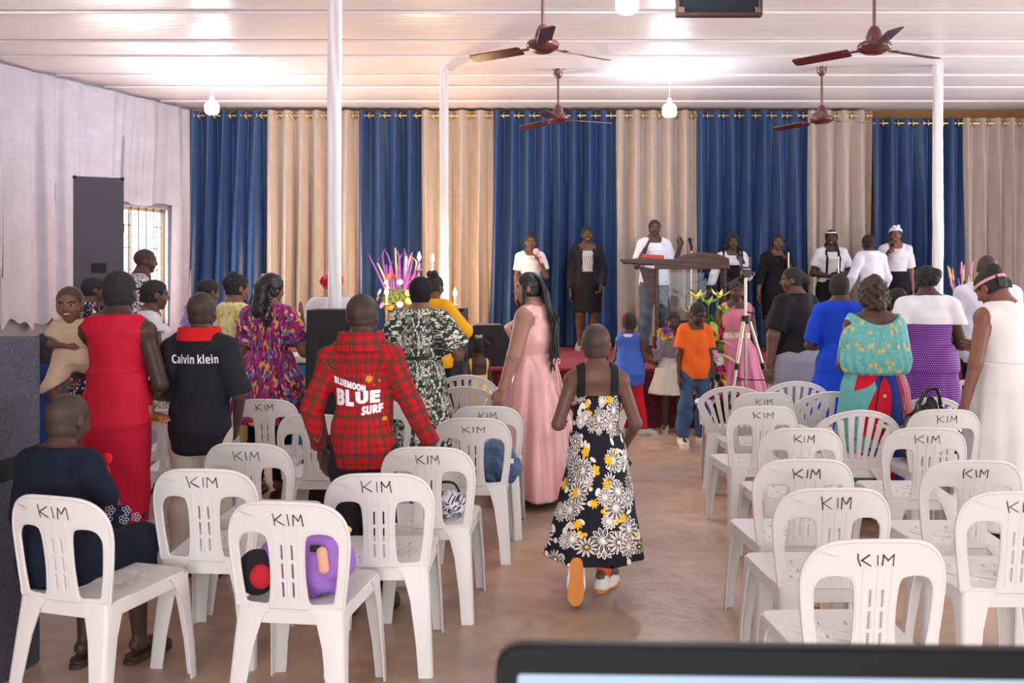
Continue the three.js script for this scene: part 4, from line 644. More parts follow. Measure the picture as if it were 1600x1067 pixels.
// ------------------------------------------------------------------ fabrics
const cloth = (c, r = 0.85, e = {}) => phy(c, r, { sheen: 0.05, sheenRoughness: 0.6, sheenColor: lin(0.8, 0.8, 0.8), specularIntensity: 0.5, ...e });
const printed = (t, r = 0.85) => cloth('#ffffff', r, { map: t });
const scatter = (x, w, h, n, draw) => { for (let i = 0; i < n; i++) { const a = rnd(w), b = rnd(h), s = seed; for (const ox of [-w, 0, w]) for (const oy of [-h, 0, h]) { if (a + ox < -90 || a + ox > w + 90 || b + oy < -90 || b + oy > h + 90) continue; seed = s; x.save(); x.translate(a + ox, b + oy); draw(x, i); x.restore(); } seed = (s + 977 * (i + 1)) >>> 0; } };
const FAB = {
  plaid: canvasTexture(256, 256, (x, w) => {
    x.fillStyle = '#b3101c'; x.fillRect(0, 0, w, w);
    for (const v of [0, 1]) { x.save(); if (v) { x.translate(w, 0); x.rotate(Math.PI / 2); } x.fillStyle = 'rgba(30,22,20,0.42)'; x.fillRect(0, 0, 70, w); x.fillStyle = 'rgba(120,112,80,0.6)'; for (const p of [10, 34, 58]) x.fillRect(p, 0, 7, w); x.fillStyle = 'rgba(60,20,16,0.35)'; x.fillRect(150, 0, 34, w); x.fillStyle = 'rgba(150,130,90,0.5)'; x.fillRect(164, 0, 4, w); x.restore(); }
    x.fillStyle = 'rgba(255,255,255,0.03)'; for (let i = 0; i < w; i += 4) x.fillRect(0, i, w, 2);
  }, [0.088, 0.088]),
  daisy: canvasTexture(1024, 1024, (x, w) => {
    x.fillStyle = '#191722'; x.fillRect(0, 0, w, w);
    scatter(x, w, w, 60, (c) => { c.fillStyle = '#e6dfd6'; c.rotate(rnd(6)); c.beginPath(); c.ellipse(0, 0, rnd(20, 50), rnd(15, 30), 0, 0, 7); c.fill(); });
    scatter(x, w, w, 11, (c) => { c.fillStyle = '#e9b21c'; for (let i = 0; i < 5; i++) { c.rotate(1.256); c.beginPath(); c.ellipse(26, 0, 30, 20, 0, 0, 7); c.fill(); } });
    scatter(x, w, w, 44, (c, i) => {
      const R = rnd(60, 112), n = 12; c.rotate(rnd(6)); for (let k = 0; k < n; k++) { c.rotate(Math.PI * 2 / n); c.fillStyle = i % 3 ? '#191722' : '#efe9e0'; c.strokeStyle = i % 3 ? '#efe9e0' : '#191722'; c.lineWidth = 7; c.beginPath(); c.ellipse(R * 0.62, 0, R * 0.40, R * 0.14, 0, 0, 7); c.fill(); c.stroke(); c.lineWidth = 3; c.beginPath(); c.moveTo(R * 0.3, 0); c.lineTo(R * 0.85, 0); c.stroke(); }
      c.fillStyle = i % 6 === 0 ? '#e9b21c' : '#efe9e0'; c.beginPath(); c.arc(0, 0, R * 0.17, 0, 7); c.fill();
    });
    scatter(x, w, w, 7, (c) => { c.fillStyle = '#eab41f'; c.rotate(rnd(6)); for (let k = 0; k < 8; k++) { c.rotate(0.785); c.beginPath(); c.ellipse(24, 0, 22, 8, 0, 0, 7); c.fill(); } });
  }, [0.58, 0.58]),
  leafy: canvasTexture(512, 512, (x, w) => {
    x.fillStyle = '#36423a'; x.fillRect(0, 0, w, w); x.lineCap = 'round';
    scatter(x, w, w, 60, (c) => { c.rotate(rnd(6)); c.strokeStyle = '#dfe2d2'; c.lineWidth = rnd(6, 10); c.beginPath(); c.arc(0, 0, rnd(12, 28), 0, rnd(3.2, 5)); c.stroke(); });
    scatter(x, w, w, 42, (c) => { c.rotate(rnd(6)); c.fillStyle = '#e8eadc'; for (let k = 0; k < 6; k++) { c.rotate(1.047); c.beginPath(); c.ellipse(13, 0, 12, 6.5, 0, 0, 7); c.fill(); } });
    scatter(x, w, w, 50, (c) => { c.rotate(rnd(6)); c.fillStyle = '#cfd3bd'; c.beginPath(); c.ellipse(0, 0, 17, 5, 0, 0, 7); c.fill(); });
  }, [0.22, 0.22]),
  magenta: canvasTexture(512, 512, (x, w) => {
    x.fillStyle = '#8c1c62'; x.fillRect(0, 0, w, w); const cs = ['#b51f6c', '#56256f', '#2b1c4a', '#d9417f', '#4a63a8', '#dcb648', '#f0d2d8', '#7c1538', '#c22a55', '#38306f'];
    scatter(x, w, w, 420, (c, i) => { c.rotate(rnd(-0.5, 0.5)); c.globalAlpha = 0.8; c.fillStyle = cs[Math.floor(rnd(cs.length))]; c.beginPath(); c.ellipse(0, 0, rnd(4, 13), rnd(12, 40), 0, 0, 7); c.fill(); });
    scatter(x, w, w, 10, (c) => { c.rotate(rnd(6)); c.fillStyle = '#e2b93f'; c.globalAlpha = 0.85; for (let k = 0; k < 4; k++) { c.rotate(1.3); c.beginPath(); c.ellipse(16, 0, 20, 10, 0, 0, 7); c.fill(); } });
    scatter(x, w, w, 14, (c) => { c.rotate(rnd(6)); c.fillStyle = '#5b7fc4'; c.globalAlpha = 0.85; for (let k = 0; k < 4; k++) { c.rotate(1.3); c.beginPath(); c.ellipse(14, 0, 18, 9, 0, 0, 7); c.fill(); } });
  }, [0.42, 0.42]),
  lilac: canvasTexture(256, 256, (x, w) => { x.fillStyle = '#a98fc4'; x.fillRect(0, 0, w, w); const cs = ['#84609f', '#c9b1d8', '#6d4a86', '#b56f9c']; scatter(x, w, w, 240, (c) => { c.fillStyle = cs[Math.floor(rnd(4))]; c.globalAlpha = 0.6; c.beginPath(); c.arc(0, 0, rnd(3, 14), 0, 7); c.fill(); }); }, [0.3, 0.3]),
  primrose: canvasTexture(256, 256, (x, w) => { x.fillStyle = '#e9dfa2'; x.fillRect(0, 0, w, w); const cs = ['#e2bb3c', '#f4efdc', '#d9cf8a', '#c79c2a']; scatter(x, w, w, 70, (c) => { c.rotate(rnd(6)); c.fillStyle = cs[Math.floor(rnd(4))]; c.beginPath(); c.ellipse(0, 0, rnd(8, 22), rnd(6, 12), 0, 0, 7); c.fill(); }); }, [0.3, 0.3]),
  polka: canvasTexture(256, 256, (x, w) => { x.fillStyle = '#5c1477'; x.fillRect(0, 0, w, w); x.fillStyle = '#c9a4d6'; for (let i = 0; i < 8; i++) for (let j = 0; j < 8; j++) { x.beginPath(); x.arc(i * 32 + 8 + (j % 2) * 16, j * 32 + 16, 6.5, 0, 7); x.fill(); } }, [0.135, 0.135]),
  lagoon: canvasTexture(512, 512, (x, w) => { x.fillStyle = '#68aeaa'; x.fillRect(0, 0, w, w); scatter(x, w, w, 26, (c) => { c.rotate(rnd(6)); c.fillStyle = '#d9b36a'; c.globalAlpha = 0.85; for (let k = 0; k < 5; k++) { c.rotate(1.256); c.beginPath(); c.ellipse(13, 0, 13, 7, 0, 0, 7); c.fill(); } }); scatter(x, w, w, 60, (c) => { c.rotate(rnd(6)); c.strokeStyle = '#2f6d6e'; c.lineWidth = 2.5; c.beginPath(); c.moveTo(-20, 0); c.quadraticCurveTo(0, rnd(-16, 16), 20, 0); c.stroke(); }); scatter(x, w, w, 70, (c) => { c.fillStyle = '#8ccbc4'; c.globalAlpha = 0.5; c.beginPath(); c.arc(0, 0, rnd(4, 12), 0, 7); c.fill(); }); }, [0.42, 0.42]),
  bold: canvasTexture(1024, 512, (x, w, h) => {
    x.fillStyle = '#62a9a5'; x.fillRect(0, 0, w, h); x.fillStyle = '#27347f'; x.beginPath(); x.moveTo(380, 0); x.bezierCurveTo(330, 200, 430, 330, 360, 512); x.lineTo(560, 512); x.bezierCurveTo(600, 330, 520, 160, 640, 0); x.fill();
    x.fillStyle = '#c4122a'; x.beginPath(); x.moveTo(500, 80); x.bezierCurveTo(600, 120, 640, 300, 690, 430); x.lineTo(480, 512); x.bezierCurveTo(520, 320, 440, 200, 500, 80); x.fill(); x.beginPath(); x.moveTo(560, 60); x.bezierCurveTo(650, 20, 700, 40, 720, 20); x.lineTo(730, 170); x.bezierCurveTo(660, 150, 600, 140, 560, 60); x.fill();
    x.strokeStyle = '#16202e'; x.lineWidth = 10; x.beginPath(); x.moveTo(520, 60); x.bezierCurveTo(600, 180, 560, 300, 640, 470); x.stroke(); x.strokeStyle = '#c4122a'; x.lineWidth = 16; for (let i = 0; i < 6; i++) { x.beginPath(); x.moveTo(260 + i * 26, 20 + i * 6); x.bezierCurveTo(250 + i * 30, 200, 300 + i * 10, 330, 190 + i * 34, 500); x.stroke(); }
    scatter(x, w, h, 60, (c) => { c.fillStyle = '#3a4a9a'; c.globalAlpha = 0.5; c.beginPath(); c.arc(0, 0, rnd(3, 12), 0, 7); c.fill(); }); scatter(x, w, h, 16, (c) => { c.fillStyle = '#d9b36a'; c.beginPath(); c.arc(0, 0, rnd(8, 16), 0, 7); c.fill(); });
  }, [1.15, 0.55]),
  stripes: canvasTexture(128, 64, (x) => { x.fillStyle = '#e3e4ea'; x.fillRect(0, 0, 128, 64); x.fillStyle = '#22242e'; for (let i = 0; i < 128; i += 32) x.fillRect(i, 0, 14, 64); }, [0.15, 0.15]),
  check: canvasTexture(128, 128, (x) => { x.fillStyle = '#8d8b97'; x.fillRect(0, 0, 128, 128); x.strokeStyle = 'rgba(190,190,205,0.6)'; x.lineWidth = 2; for (let i = 0; i < 128; i += 16) { x.beginPath(); x.moveTo(i, 0); x.lineTo(i, 128); x.moveTo(0, i); x.lineTo(128, i); x.stroke(); } }, [0.12, 0.12]),
  blueplaid: canvasTexture(128, 128, (x) => { x.fillStyle = '#28487e'; x.fillRect(0, 0, 128, 128); x.fillStyle = 'rgba(220,226,235,0.6)'; for (const p of [6, 40, 90]) { x.fillRect(p, 0, 9, 128); x.fillRect(0, p, 128, 9); } x.fillStyle = 'rgba(10,16,40,0.6)'; x.fillRect(56, 0, 22, 128); x.fillRect(0, 56, 128, 22); }, [0.12, 0.12]),
  monochrome: canvasTexture(256, 256, (x, w) => { x.fillStyle = '#cfcdd2'; x.fillRect(0, 0, w, w); scatter(x, w, w, 150, (c) => { c.rotate(rnd(6)); c.fillStyle = '#24222c'; c.fillRect(-10, -4, 20, 9); }); }, [0.22, 0.22]),
  confetti: canvasTexture(256, 256, (x, w) => { x.fillStyle = '#241c2a'; x.fillRect(0, 0, w, w); const cs = ['#b8283a', '#3a6fb0', '#d8d2c8', '#c87a30']; scatter(x, w, w, 90, (c) => { c.fillStyle = cs[Math.floor(rnd(4))]; c.beginPath(); c.arc(0, 0, rnd(6, 14), 0, 7); c.fill(); }); }, [0.25, 0.25]),
  denim: dataTexture(256, (u, v) => { const a = 0.75 + 0.35 * (fbm(u, v, 70, 5, 2) - 0.5) + 0.3 * (fbm(u, v, 6, 8, 3) - 0.5); return [a * 88, a * 118, a * 158]; }, [0.4, 0.4], true),
  knit: dataTexture(128, (u, v) => { const a = 255 * (0.5 + 0.25 * Math.sin(u * 200) + 0.25 * fbm(u, v, 40, 2, 2)); return [a, a, a]; }, [0.1, 0.1]),
};
FAB.bold.offset.set(0.5, 0.1);
const printMat = (w, h, draw) => { const c = document.createElement('canvas'); c.width = w; c.height = h; draw(c.getContext('2d'), w, h); const t = new THREE.CanvasTexture(c); t.colorSpace = THREE.SRGBColorSpace; return std('#ffffff', 0.8, { map: t, transparent: true, alphaTest: 0.4 }); };
const hairMat = std(lin(0.012, 0.010, 0.010), 0.75, { bumpMap: dataTexture(128, (u, v) => { const a = 255 * fbm(u, v, 40, 2, 2); return [a, a, a]; }, [0.05, 0.05]), bumpScale: 0.002 }), hairSoft = std(lin(0.022, 0.016, 0.014), 0.85), hairBrown = std(lin(0.035, 0.016, 0.012), 0.6), shaved = (s) => std(s.clone().multiplyScalar(0.62), 0.62), braidMat = phy(lin(0.010, 0.009, 0.010), 0.42);
const white = cloth(lin(0.74, 0.72, 0.76), 0.8), black = cloth(lin(0.007, 0.007, 0.009), 0.85), navy = cloth(lin(0.0065, 0.0085, 0.022), 0.9), blackShoe = phy('#16151a', 0.35), sandal = std('#3a2620', 0.7), whiteShoe = std('#dcd8d6', 0.5), rubber = std('#c7761f', 0.7);
const SK = { deep: lin(0.042, 0.022, 0.018), dark: lin(0.060, 0.030, 0.023), mid: lin(0.092, 0.045, 0.032), warm: lin(0.15, 0.068, 0.045), light: lin(0.25, 0.13, 0.095) };
const FRONT = { u: [0.30, -1, 0.14], f: [-0.5, 0.35, 0.85], hand: 'flat', palm: [-1, 0.1, -0.2] }, HANG = { u: [0.17, -1, -0.03], f: [0.06, -1, 0.16] };
const crop = (extra = {}) => ({ th: 0.022, mat: hairSoft, noise: 0.004, freq: 60, ...extra });
const BLK = { mat: blackShoe }, SND = { mat: sandal, open: true };
// ------------------------------------------------------------------ the congregation, left side
figure({ label: 'small child in a blue dress hidden behind the near grey speaker', px: 74, k: 0.0046, ytop: 520, head: 0.205, skin: SK.dark, heading: 30, armL: HANG, armR: HANG, hair: { th: 0.05, mat: hairMat, overEars: true, nape: -0.5, noise: 0.02, freq: 24, extra: [[0.15, 0.0, -0.3, 0.28, 0.2, -0.7, -0.35, 0.2], [-0.2, 0.0, -0.3, 0.25, -0.3, -0.6, -0.3, 0.16]] }, shoe: SND,
  wear: [{ part: 'dress_top', type: 'top', sleeve: 0.4, hem: 0.58, mat: cloth('#22306e') }, { part: 'skirt', type: 'skirt', hem: 0.3, w: 0.15, d: 0.14, mat: cloth('#22306e') }] });
{
  // seated child in navy
  const P = figure({ label: 'seated child in navy dress on the nearest left chair', px: 90, k: 0.00250, stature: 1.30, H: 1.3, lift: -0.142, head: 0.205, skin: lin(0.048, 0.024, 0.019), heading: 15, lean: 0.05, shoulder: 0.125, fat: 1.3, turn: -0.12, nod: 0.05,
    armL: { u: [0.25, -1, 0.1], f: [-0.3, 0.1, 0.9], hand: 'relaxed' }, armR: { u: [0.46, -1, 0.30], f: [-1.05, 0.95, 0.30], hand: 'cup', palm: [-0.6, 0, -0.8] },
    legL: { knee: [0.085, 0.385, 0.25], ankle: [0.07, 0.052, 0.20] }, legR: { knee: [0.085, 0.385, 0.25], ankle: [0.085, 0.052, 0.27] }, hair: { th: 0.012, mat: shaved(SK.dark), nape: -0.3 }, shoe: SND,
    wear: [{ part: 'dress_top', type: 'top', sleeve: 1.02, sleeveOff: 0.016, hem: 0.5, mat: navy, neckR: 0.055, off: 0.014 }, { part: 'skirt', type: 'lap', mat: navy, off: 0.016, past: 0.02, drop: 0.07 }] });
  const lace = std('#8f93ad', 0.8), a = P.arms[1], l = P.legs[1];
  const rose = (n, r) => { const gs = []; for (let i = 0; i < n; i++) { const t = new THREE.TorusGeometry(r, r * 0.28, 5, 10); t.translate(Math.cos(i / n * 6.283) * r * 1.8, Math.sin(i / n * 6.283) * r * 1.8, 0); gs.push(t); } return join(gs); };
  const put = (p, out, parent) => { const m = part('embroidery', rose(5, 0.0065), lace, parent, 'silvery embroidered flower'); m.position.set(...p); m.lookAt(p[0] + out[0], p[1] + out[1], p[2] + out[2]); };
  const along = (A, d, s) => A.map((v, i) => v + d[i] * s), R = a.ut[1] + 0.036;
  for (const [s, ang] of [[0.17, 2.9], [0.175, 2.1], [0.14, 2.5], [0.18, 1.2], [0.15, 1.7]]) { const c = along(a.S, a.u, s * P.U), o = [-Math.sin(ang), 0, Math.cos(ang)]; put([c[0] + o[0] * R, c[1], c[2] + o[2] * R], o, P.dress_top); }
  for (const [dy, ang] of [[0.035, 0.5], [0.02, -0.1], [0.03, 1.0], [0.0, 0.8], [-0.02, 0.3]]) { const o = nrm([-Math.sin(ang), 0.55, Math.cos(ang)]), R2 = 0.089; put([l.K[0] + o[0] * R2, l.K[1] + dy + o[1] * R2 * 0.8, l.K[2] + o[2] * R2 + 0.02], o, P.skirt); }
  const W = a.W, hk = solo('handkerchief', fieldGeo(meshField((x, y, z) => ball(0, 0, 0, 0.022, 0.038, 0.02)(x, y, z) + 0.012 * wrinkle(x * 3, y * 3, z * 3), [-0.07, -0.08, -0.06], [0.07, 0.08, 0.06], 0.006)), cloth('#c01a20'), 'crumpled red cloth held to the mouth of the seated child', 'cloth');
  const hw = P.root.localToWorld(V3([W[0] - 0.01, W[1] + 0.05, W[2] + 0.05])); hk.position.copy(hw);
}
{
  const sk = { part: 'skirt', type: 'skirt', top: 0.66, hem: 0.125, rows: [[0.125, 0.100, 0.095, 0.01], [0.3, 0.100, 0.092, 0], [0.50, 0.106, 0.098, -0.014], [0.58, 0.096, 0.080, -0.004], [0.66, 0.086, 0.064, 0.0]], sx: 0.018, folds: 5, amp: 0.03, mat: cloth(lin(0.50, 0.006, 0.03), 0.7), off: 0.006, wrinkle: 0.005 };
  figure({ label: 'woman in a red sleeveless dress carrying the laughing toddler', px: 183, k: 0.0034, ytop: 424, head: 0.225, skin: SK.deep, heading: 4, fem: 1, hips: 0.004, turn: 0.02, shoulder: 0.112, armL: { u: [0.50, -1, 0.62], f: [0.10, -0.05, 0.95], palm: [0, 1, 0], hand: 'cup' }, armR: { u: [0.26, -1, 0.06], f: [-0.55, -0.35, 0.75], palm: [-0.5, 0.8, 0], hand: 'cup' }, hair: crop({ th: 0.03, nape: -0.3, mat: std(lin(0.013, 0.012, 0.013), 0.85) }), shoe: SND,
    wear: [{ part: 'dress', type: 'top', hem: 0.2, armhole: 0.104, neckR: 0.055, mat: sk.mat, off: 0.010, wrinkle: 0.004, skirt: sk }] });
  figure({ label: 'laughing toddler in a beige shirt held over the shoulder of the woman in red', px: 114, k: 0.0034, base: 0.875, stature: 0.70, H: 0.70, head: 0.185, headW: 1.04, skin: lin(0.11, 0.053, 0.038), heading: 168, tilt: 0.02, turn: -0.06, cock: 0.04, nod: 0.06, laugh: true, fat: 1.5, armFat: 1.15, handSize: 1.1, shoulder: 0.12,
    armR: { u: [0.42, -1, 0.30], f: [-0.95, -0.12, 0.45], hand: 'relaxed', palm: [0, -0.6, -0.8] }, armL: { u: [0.3, -0.7, 0.1], f: [0.3, -0.4, 0.3] },
    legL: { knee: [0.42, 0.26, -0.34], ankle: [0.66, 0.03, 0.16], toe: [0.95, -0.14, 0.25], sole: [0, -1, 0] }, legR: { knee: [0.14, 0.27, 0.14], ankle: [0.02, 0.05, 0.10], toe: [0.2, -0.4, 0.9] }, hair: { th: 0.012, mat: shaved(SK.mid), nape: -0.25 },
    shoe: { mat: phy(lin(0.20, 0.05, 0.018), 0.35), sole: std('#a8632a', 0.5), size: 1.2, high: 0.75 },
    wear: [{ part: 'shirt', type: 'top', sleeve: 0.75, sleeveOff: 0.02, hem: 0.56, mat: cloth('#b79f87'), off: 0.012 }, { part: 'shorts', type: 'trousers', hem: 0.30, mat: cloth('#c8b39a'), off: 0.02, loose: 0.0 }] });
}
figure({ label: 'boy in a black shirt with red collar and cream trousers', px: 313, k: 0.0035, ytop: 457, head: 0.215, skin: SK.dark, heading: 3, shoulder: 0.112, armL: { u: [0.34, -1, 0.02], f: [-0.35, -0.3, 0.85], palm: [-0.7, 0.5, 0] }, armR: { u: [0.30, -1, 0.04], f: [-0.25, -0.75, 0.55] }, hair: crop({ th: 0.014, mat: shaved(SK.dark), nape: -0.28 }), shoe: BLK,
  wear: [{ part: 'shirt', type: 'top', sleeve: 0.98, sleeveOff: 0.024, sleeveFlare: 0.014, hem: 0.40, loose: 0.016, off: 0.016, mat: cloth(lin(0.014, 0.015, 0.019), 0.85), wrinkle: 0.006, print: { x0: -0.085, x1: 0.085, y0: 0.725, y1: 0.785, label: 'white lettering across the shoulders', mat: printMat(512, 128, (x, w, h) => { x.clearRect(0, 0, w, h); x.fillStyle = '#eceaf0'; x.font = 'bold 88px sans-serif'; x.textAlign = 'center'; x.textBaseline = 'middle'; x.fillText('Calvin klein', w / 2, h / 2 + 4, w - 8); }) } },
    { part: 'collar', type: 'field', mat: cloth('#c41c1e'), make: (P) => { return (x, y, z) => { const q = P.toT(x, y, z), r = Math.hypot(q[0], q[2] + 0.006), c = 0.060 + (0.87 - q[1]) * 0.16; return Math.max(Math.abs(r - c) - 0.010, q[1] - 0.862, 0.815 - q[1]) * P.U; }; }, box: [[-0.1, 0.79, -0.1], [0.1, 0.89, 0.1]], pad: 0, cell: 0.8 },
    { part: 'trousers', type: 'trousers', hem: 0.06, mat: cloth('#c9bfae'), off: 0.018, loose: 0.016 }] });
figure({ label: 'woman in a white blouse and patterned skirt seen beyond the red dress', px: 236, k: 0.0049, ytop: 438, head: 0.225, skin: SK.mid, heading: 62, fem: 1, armL: HANG, armR: { u: [0.18, -1, 0.12], f: [-0.1, -0.5, 0.9] }, hair: crop({ th: 0.028, noise: 0.012, freq: 50, mat: hairMat, extra: [[0, -0.12, -0.40, 0.14]] }), shoe: SND,
  wear: [{ part: 'blouse', type: 'top', sleeve: 0.3, sleeveOff: 0.018, hem: 0.48, mat: white, loose: 0.01, neckR: 0.062, neckB: 0.78 }, { part: 'skirt', type: 'skirt', hem: 0.12, w: 0.13, d: 0.12, mat: cloth('#9fa2bd') }] });
figure({ label: 'woman with a dark multicoloured top behind the toddler', px: 142, k: 0.0058, ytop: 434, head: 0.215, skin: SK.mid, heading: 62, fem: 1, armL: HANG, armR: HANG, hair: { th: 0.05, mat: hairMat, noise: 0.012, freq: 40, nape: -0.26 }, shoe: SND,
  wear: [{ part: 'dress_top', type: 'top', sleeve: 0.6, hem: 0.56, mat: printed(FAB.confetti), uv: true }, { part: 'skirt', type: 'skirt', hem: 0.2, w: 0.14, d: 0.12, mat: printed(FAB.confetti), uv: true, R: 0.14 }] });
figure({ label: 'man in a black and white patterned shirt standing by the barred window', px: 222, k: 0.006, ytop: 389, head: 0.225, skin: SK.dark, heading: 72, armL: HANG, armR: HANG, hair: { th: 0.010, mat: shaved(SK.dark), nape: -0.1, line: 0.06 }, shoe: BLK,
  wear: [{ part: 'shirt', type: 'top', sleeve: 0.9, hem: 0.46, mat: printed(FAB.monochrome), uv: true, loose: 0.01 }, { part: 'trousers', type: 'trousers', mat: black }] });
figure({ label: 'woman in a lilac speckled shawl left of the yellow blouse', px: 298, k: 0.0057, ytop: 434, head: 0.215, skin: SK.mid, heading: 48, tilt: 0, lean: 0.22, fem: 1, fat: 1.12, armL: FRONT, armR: FRONT, hair: { th: 0.045, mat: hairMat, noise: 0.01, nape: -0.26 }, shoe: SND,
  wear: [{ part: 'shawl', type: 'top', sleeve: 1.3, sleeveOff: 0.04, hem: 0.48, loose: 0.03, off: 0.03, mat: printed(FAB.lilac, 0.6), uv: true, neckY: 0.86, wrinkle: 0.008 }, { part: 'skirt', type: 'skirt', hem: 0.1, w: 0.15, d: 0.14, mat: printed(FAB.lilac), uv: true, R: 0.14 }] });
figure({ label: 'woman in a pale yellow patterned blouse with pinned up hair', px: 366, k: 0.0052, ytop: 430, head: 0.215, skin: SK.warm, heading: 42, turn: -0.25, fem: 1, fat: 1.08, armL: FRONT, armR: FRONT, hair: { th: 0.05, mat: hairMat, noise: 0.022, freq: 34, nape: -0.22, extra: [[0, 0.22, -0.34, 0.26], [0, 0.44, -0.2, 0.2]] }, shoe: SND,
  wear: [{ part: 'blouse', type: 'top', sleeve: 0.9, sleeveOff: 0.022, hem: 0.46, loose: 0.01, mat: printed(FAB.primrose), uv: true }, { part: 'skirt', type: 'skirt', hem: 0.1, w: 0.14, d: 0.13, mat: cloth('#b9a66a') }] });
{
  const curls = []; for (let i = 0; i < 46; i++) { const a = rnd(-1, 1), x = a * 0.42, b = rnd(-0.2, 0.12), len = rnd(0.75, 1.25), pts = []; for (let j = 0; j <= 9; j++) { const t = j / 9; pts.push([x * (1 + t * 0.45) + 0.05 * Math.sin(t * 16 + i), 0.15 - t * (len + 0.25), -0.30 - 0.22 * Math.sin(t * 2.2) * (1 - 0.3 * a * a) + b * 0.4 + 0.05 * Math.cos(t * 16 + i)]); } curls.push({ pts, r: rnd(0.035, 0.055), seg: 22 }); }
  figure({ label: 'woman with long black curls in a magenta and purple splashed dress', px: 420, k: 0.0048, ytop: 428, head: 0.222, skin: SK.warm, heading: 8, turn: -0.55, fem: 1, fat: 1.1, shoulder: 0.108, armL: { u: [0.20, -1, 0.10], f: [-0.3, -0.75, 0.6] }, armR: { u: [0.42, -1, 0.16], f: [-0.30, 0.95, 0.55], hand: 'flat', palm: [-0.7, 0, -0.6] },
    hair: [{ th: 0.05, mat: braidMat, overEars: true, nape: -0.5, noise: 0.012, freq: 26, extra: [[0, 0.05, -0.32, 0.33, 0, -0.75, -0.42, 0.36]], strands: curls, cell: 1.6 }, { th: 0, part: 'hair_clip', mat: std('#d7a9b5', 0.4), extra: [[0.16, 0.42, -0.30, 0.05, 0.02, 0.47, -0.34, 0.05]] }], shoe: SND,
    wear: [{ part: 'dress_top', type: 'top', sleeve: 0.72, sleeveOff: 0.02, sleeveFlare: 0.016, hem: 0.60, mat: printed(FAB.magenta, 0.55), uv: true, neckR: 0.06 }, { part: 'skirt', type: 'skirt', hem: 0.33, top: 0.64, rows: [[0.33, 0.205, 0.17, 0], [0.5, 0.155, 0.125, 0], [0.58, 0.115, 0.09, 0], [0.64, 0.094, 0.068, 0]], folds: 12, amp: 0.07, mat: printed(FAB.magenta, 0.55), uv: true, R: 0.15 }, { part: 'leggings', type: 'trousers', mat: black, off: 0.006, hem: 0.06, top: 0.55 }] });
}
figure({ label: 'woman in a white shirt and crimson headwrap behind the near white post', px: 519, k: 0.0063, ytop: 428, head: 0.225, skin: SK.warm, heading: 12, fem: 1, fat: 1.25, shoulder: 0.12, armL: FRONT, armR: FRONT, shoe: SND, hair: { part: 'headwrap', th: 0.09, mat: cloth('#c3123a', 0.7), noise: 0.03, freq: 14, overEars: true, nape: -0.16, extra: [[-0.30, 0.25, -0.15, 0.20], [0.34, 0.18, -0.2, 0.22], [0.0, 0.45, -0.05, 0.2]] },
  wear: [{ part: 'shirt', type: 'top', sleeve: 0.95, sleeveOff: 0.03, hem: 0.46, mat: white, loose: 0.02, off: 0.018 }, { part: 'skirt', type: 'skirt', hem: 0.1, w: 0.15, d: 0.14, mat: white }] });
{
  const surf = printMat(1024, 1024, (x, w, h) => {
    x.clearRect(0, 0, w, h); x.fillStyle = '#e9e6ea'; x.strokeStyle = 'rgba(20,10,12,0.85)'; x.lineJoin = 'round'; const word = (t, px, size, cx, cy, sk, sx, wd) => { x.save(); x.translate(cx, cy); x.transform(sx, sk, 0, 1, 0, 0); x.font = 'bold ' + size + 'px sans-serif'; x.lineWidth = wd; x.strokeStyle = '#e9e6ea'; x.strokeText(t, 0, 0); x.fillText(t, 0, 0); x.restore(); };
    word('BLUEMOON', 0, 150, 30, 240, 0.20, 0.72, 14); word('BL', 0, 370, 50, 620, 0.06, 0.84, 30); word('UE', 0, 270, 440, 604, -0.06, 1.3, 26); word('SURF', 0, 190, 560, 810, -0.12, 0.82, 18);
    const star = (cx, cy, r, c) => { x.fillStyle = c; x.beginPath(); for (let i = 0; i < 16; i++) { const a = i * Math.PI / 8 + 0.2, q = i % 2 ? r * 0.45 : r; x.lineTo(cx + Math.cos(a) * q, cy + Math.sin(a) * q); } x.fill(); };
    star(700, 180, 95, '#d98a1e'); star(870, 215, 38, '#c96c1a'); star(780, 290, 22, '#c96c1a'); star(950, 890, 55, '#d98a1e'); star(1000, 760, 18, '#b03a1a');
  });
  figure({ label: 'boy in a red plaid shirt with surf lettering and dark jeans', px: 568, k: 0.0031, ytop: 459, head: 0.222, skin: SK.dark, heading: 4, shoulder: 0.116, turn: -0.06, tilt: -0.02, armL: { u: [0.42, -1, -0.06], f: [-0.12, -0.95, 0.32], palm: [-0.8, 0, -0.4] }, armR: { u: [0.40, -1, 0.10], f: [0.42, -1, 0.16], palm: [0, 0, 1], hand: 'cup' }, hair: { th: 0.010, mat: shaved(SK.dark), nape: -0.16 }, shoe: BLK,
    wear: [{ part: 'shirt', type: 'top', sleeve: 1.86, sleeveOff: 0.018, sleeveFlare: 0.010, hem: 0.455, loose: 0.010, off: 0.014, mat: printed(FAB.plaid, 0.9), uv: true, wrinkle: 0.007, print: { x0: -0.088, x1: 0.084, y0: 0.582, y1: 0.758, mat: surf, label: 'white surf lettering with orange stars' } },
      { part: 'collar', type: 'field', mat: printed(FAB.plaid, 0.9), uv: true, R: 0.06, make: (P) => (x, y, z) => { const q = P.toT(x, y, z), r = Math.hypot(q[0], q[2] + 0.006), c = 0.058 + (0.875 - q[1]) * 0.22; return Math.max(Math.abs(r - c) - 0.010, q[1] - 0.87, 0.812 - q[1]) * P.U; }, box: [[-0.1, 0.79, -0.1], [0.1, 0.89, 0.1]], pad: 0, cell: 0.8 },
      { part: 'jeans', type: 'trousers', mat: cloth(lin(0.016, 0.016, 0.019), 0.9), off: 0.015, loose: 0.014, hem: 0.06, wrinkle: 0.006 }] });
}
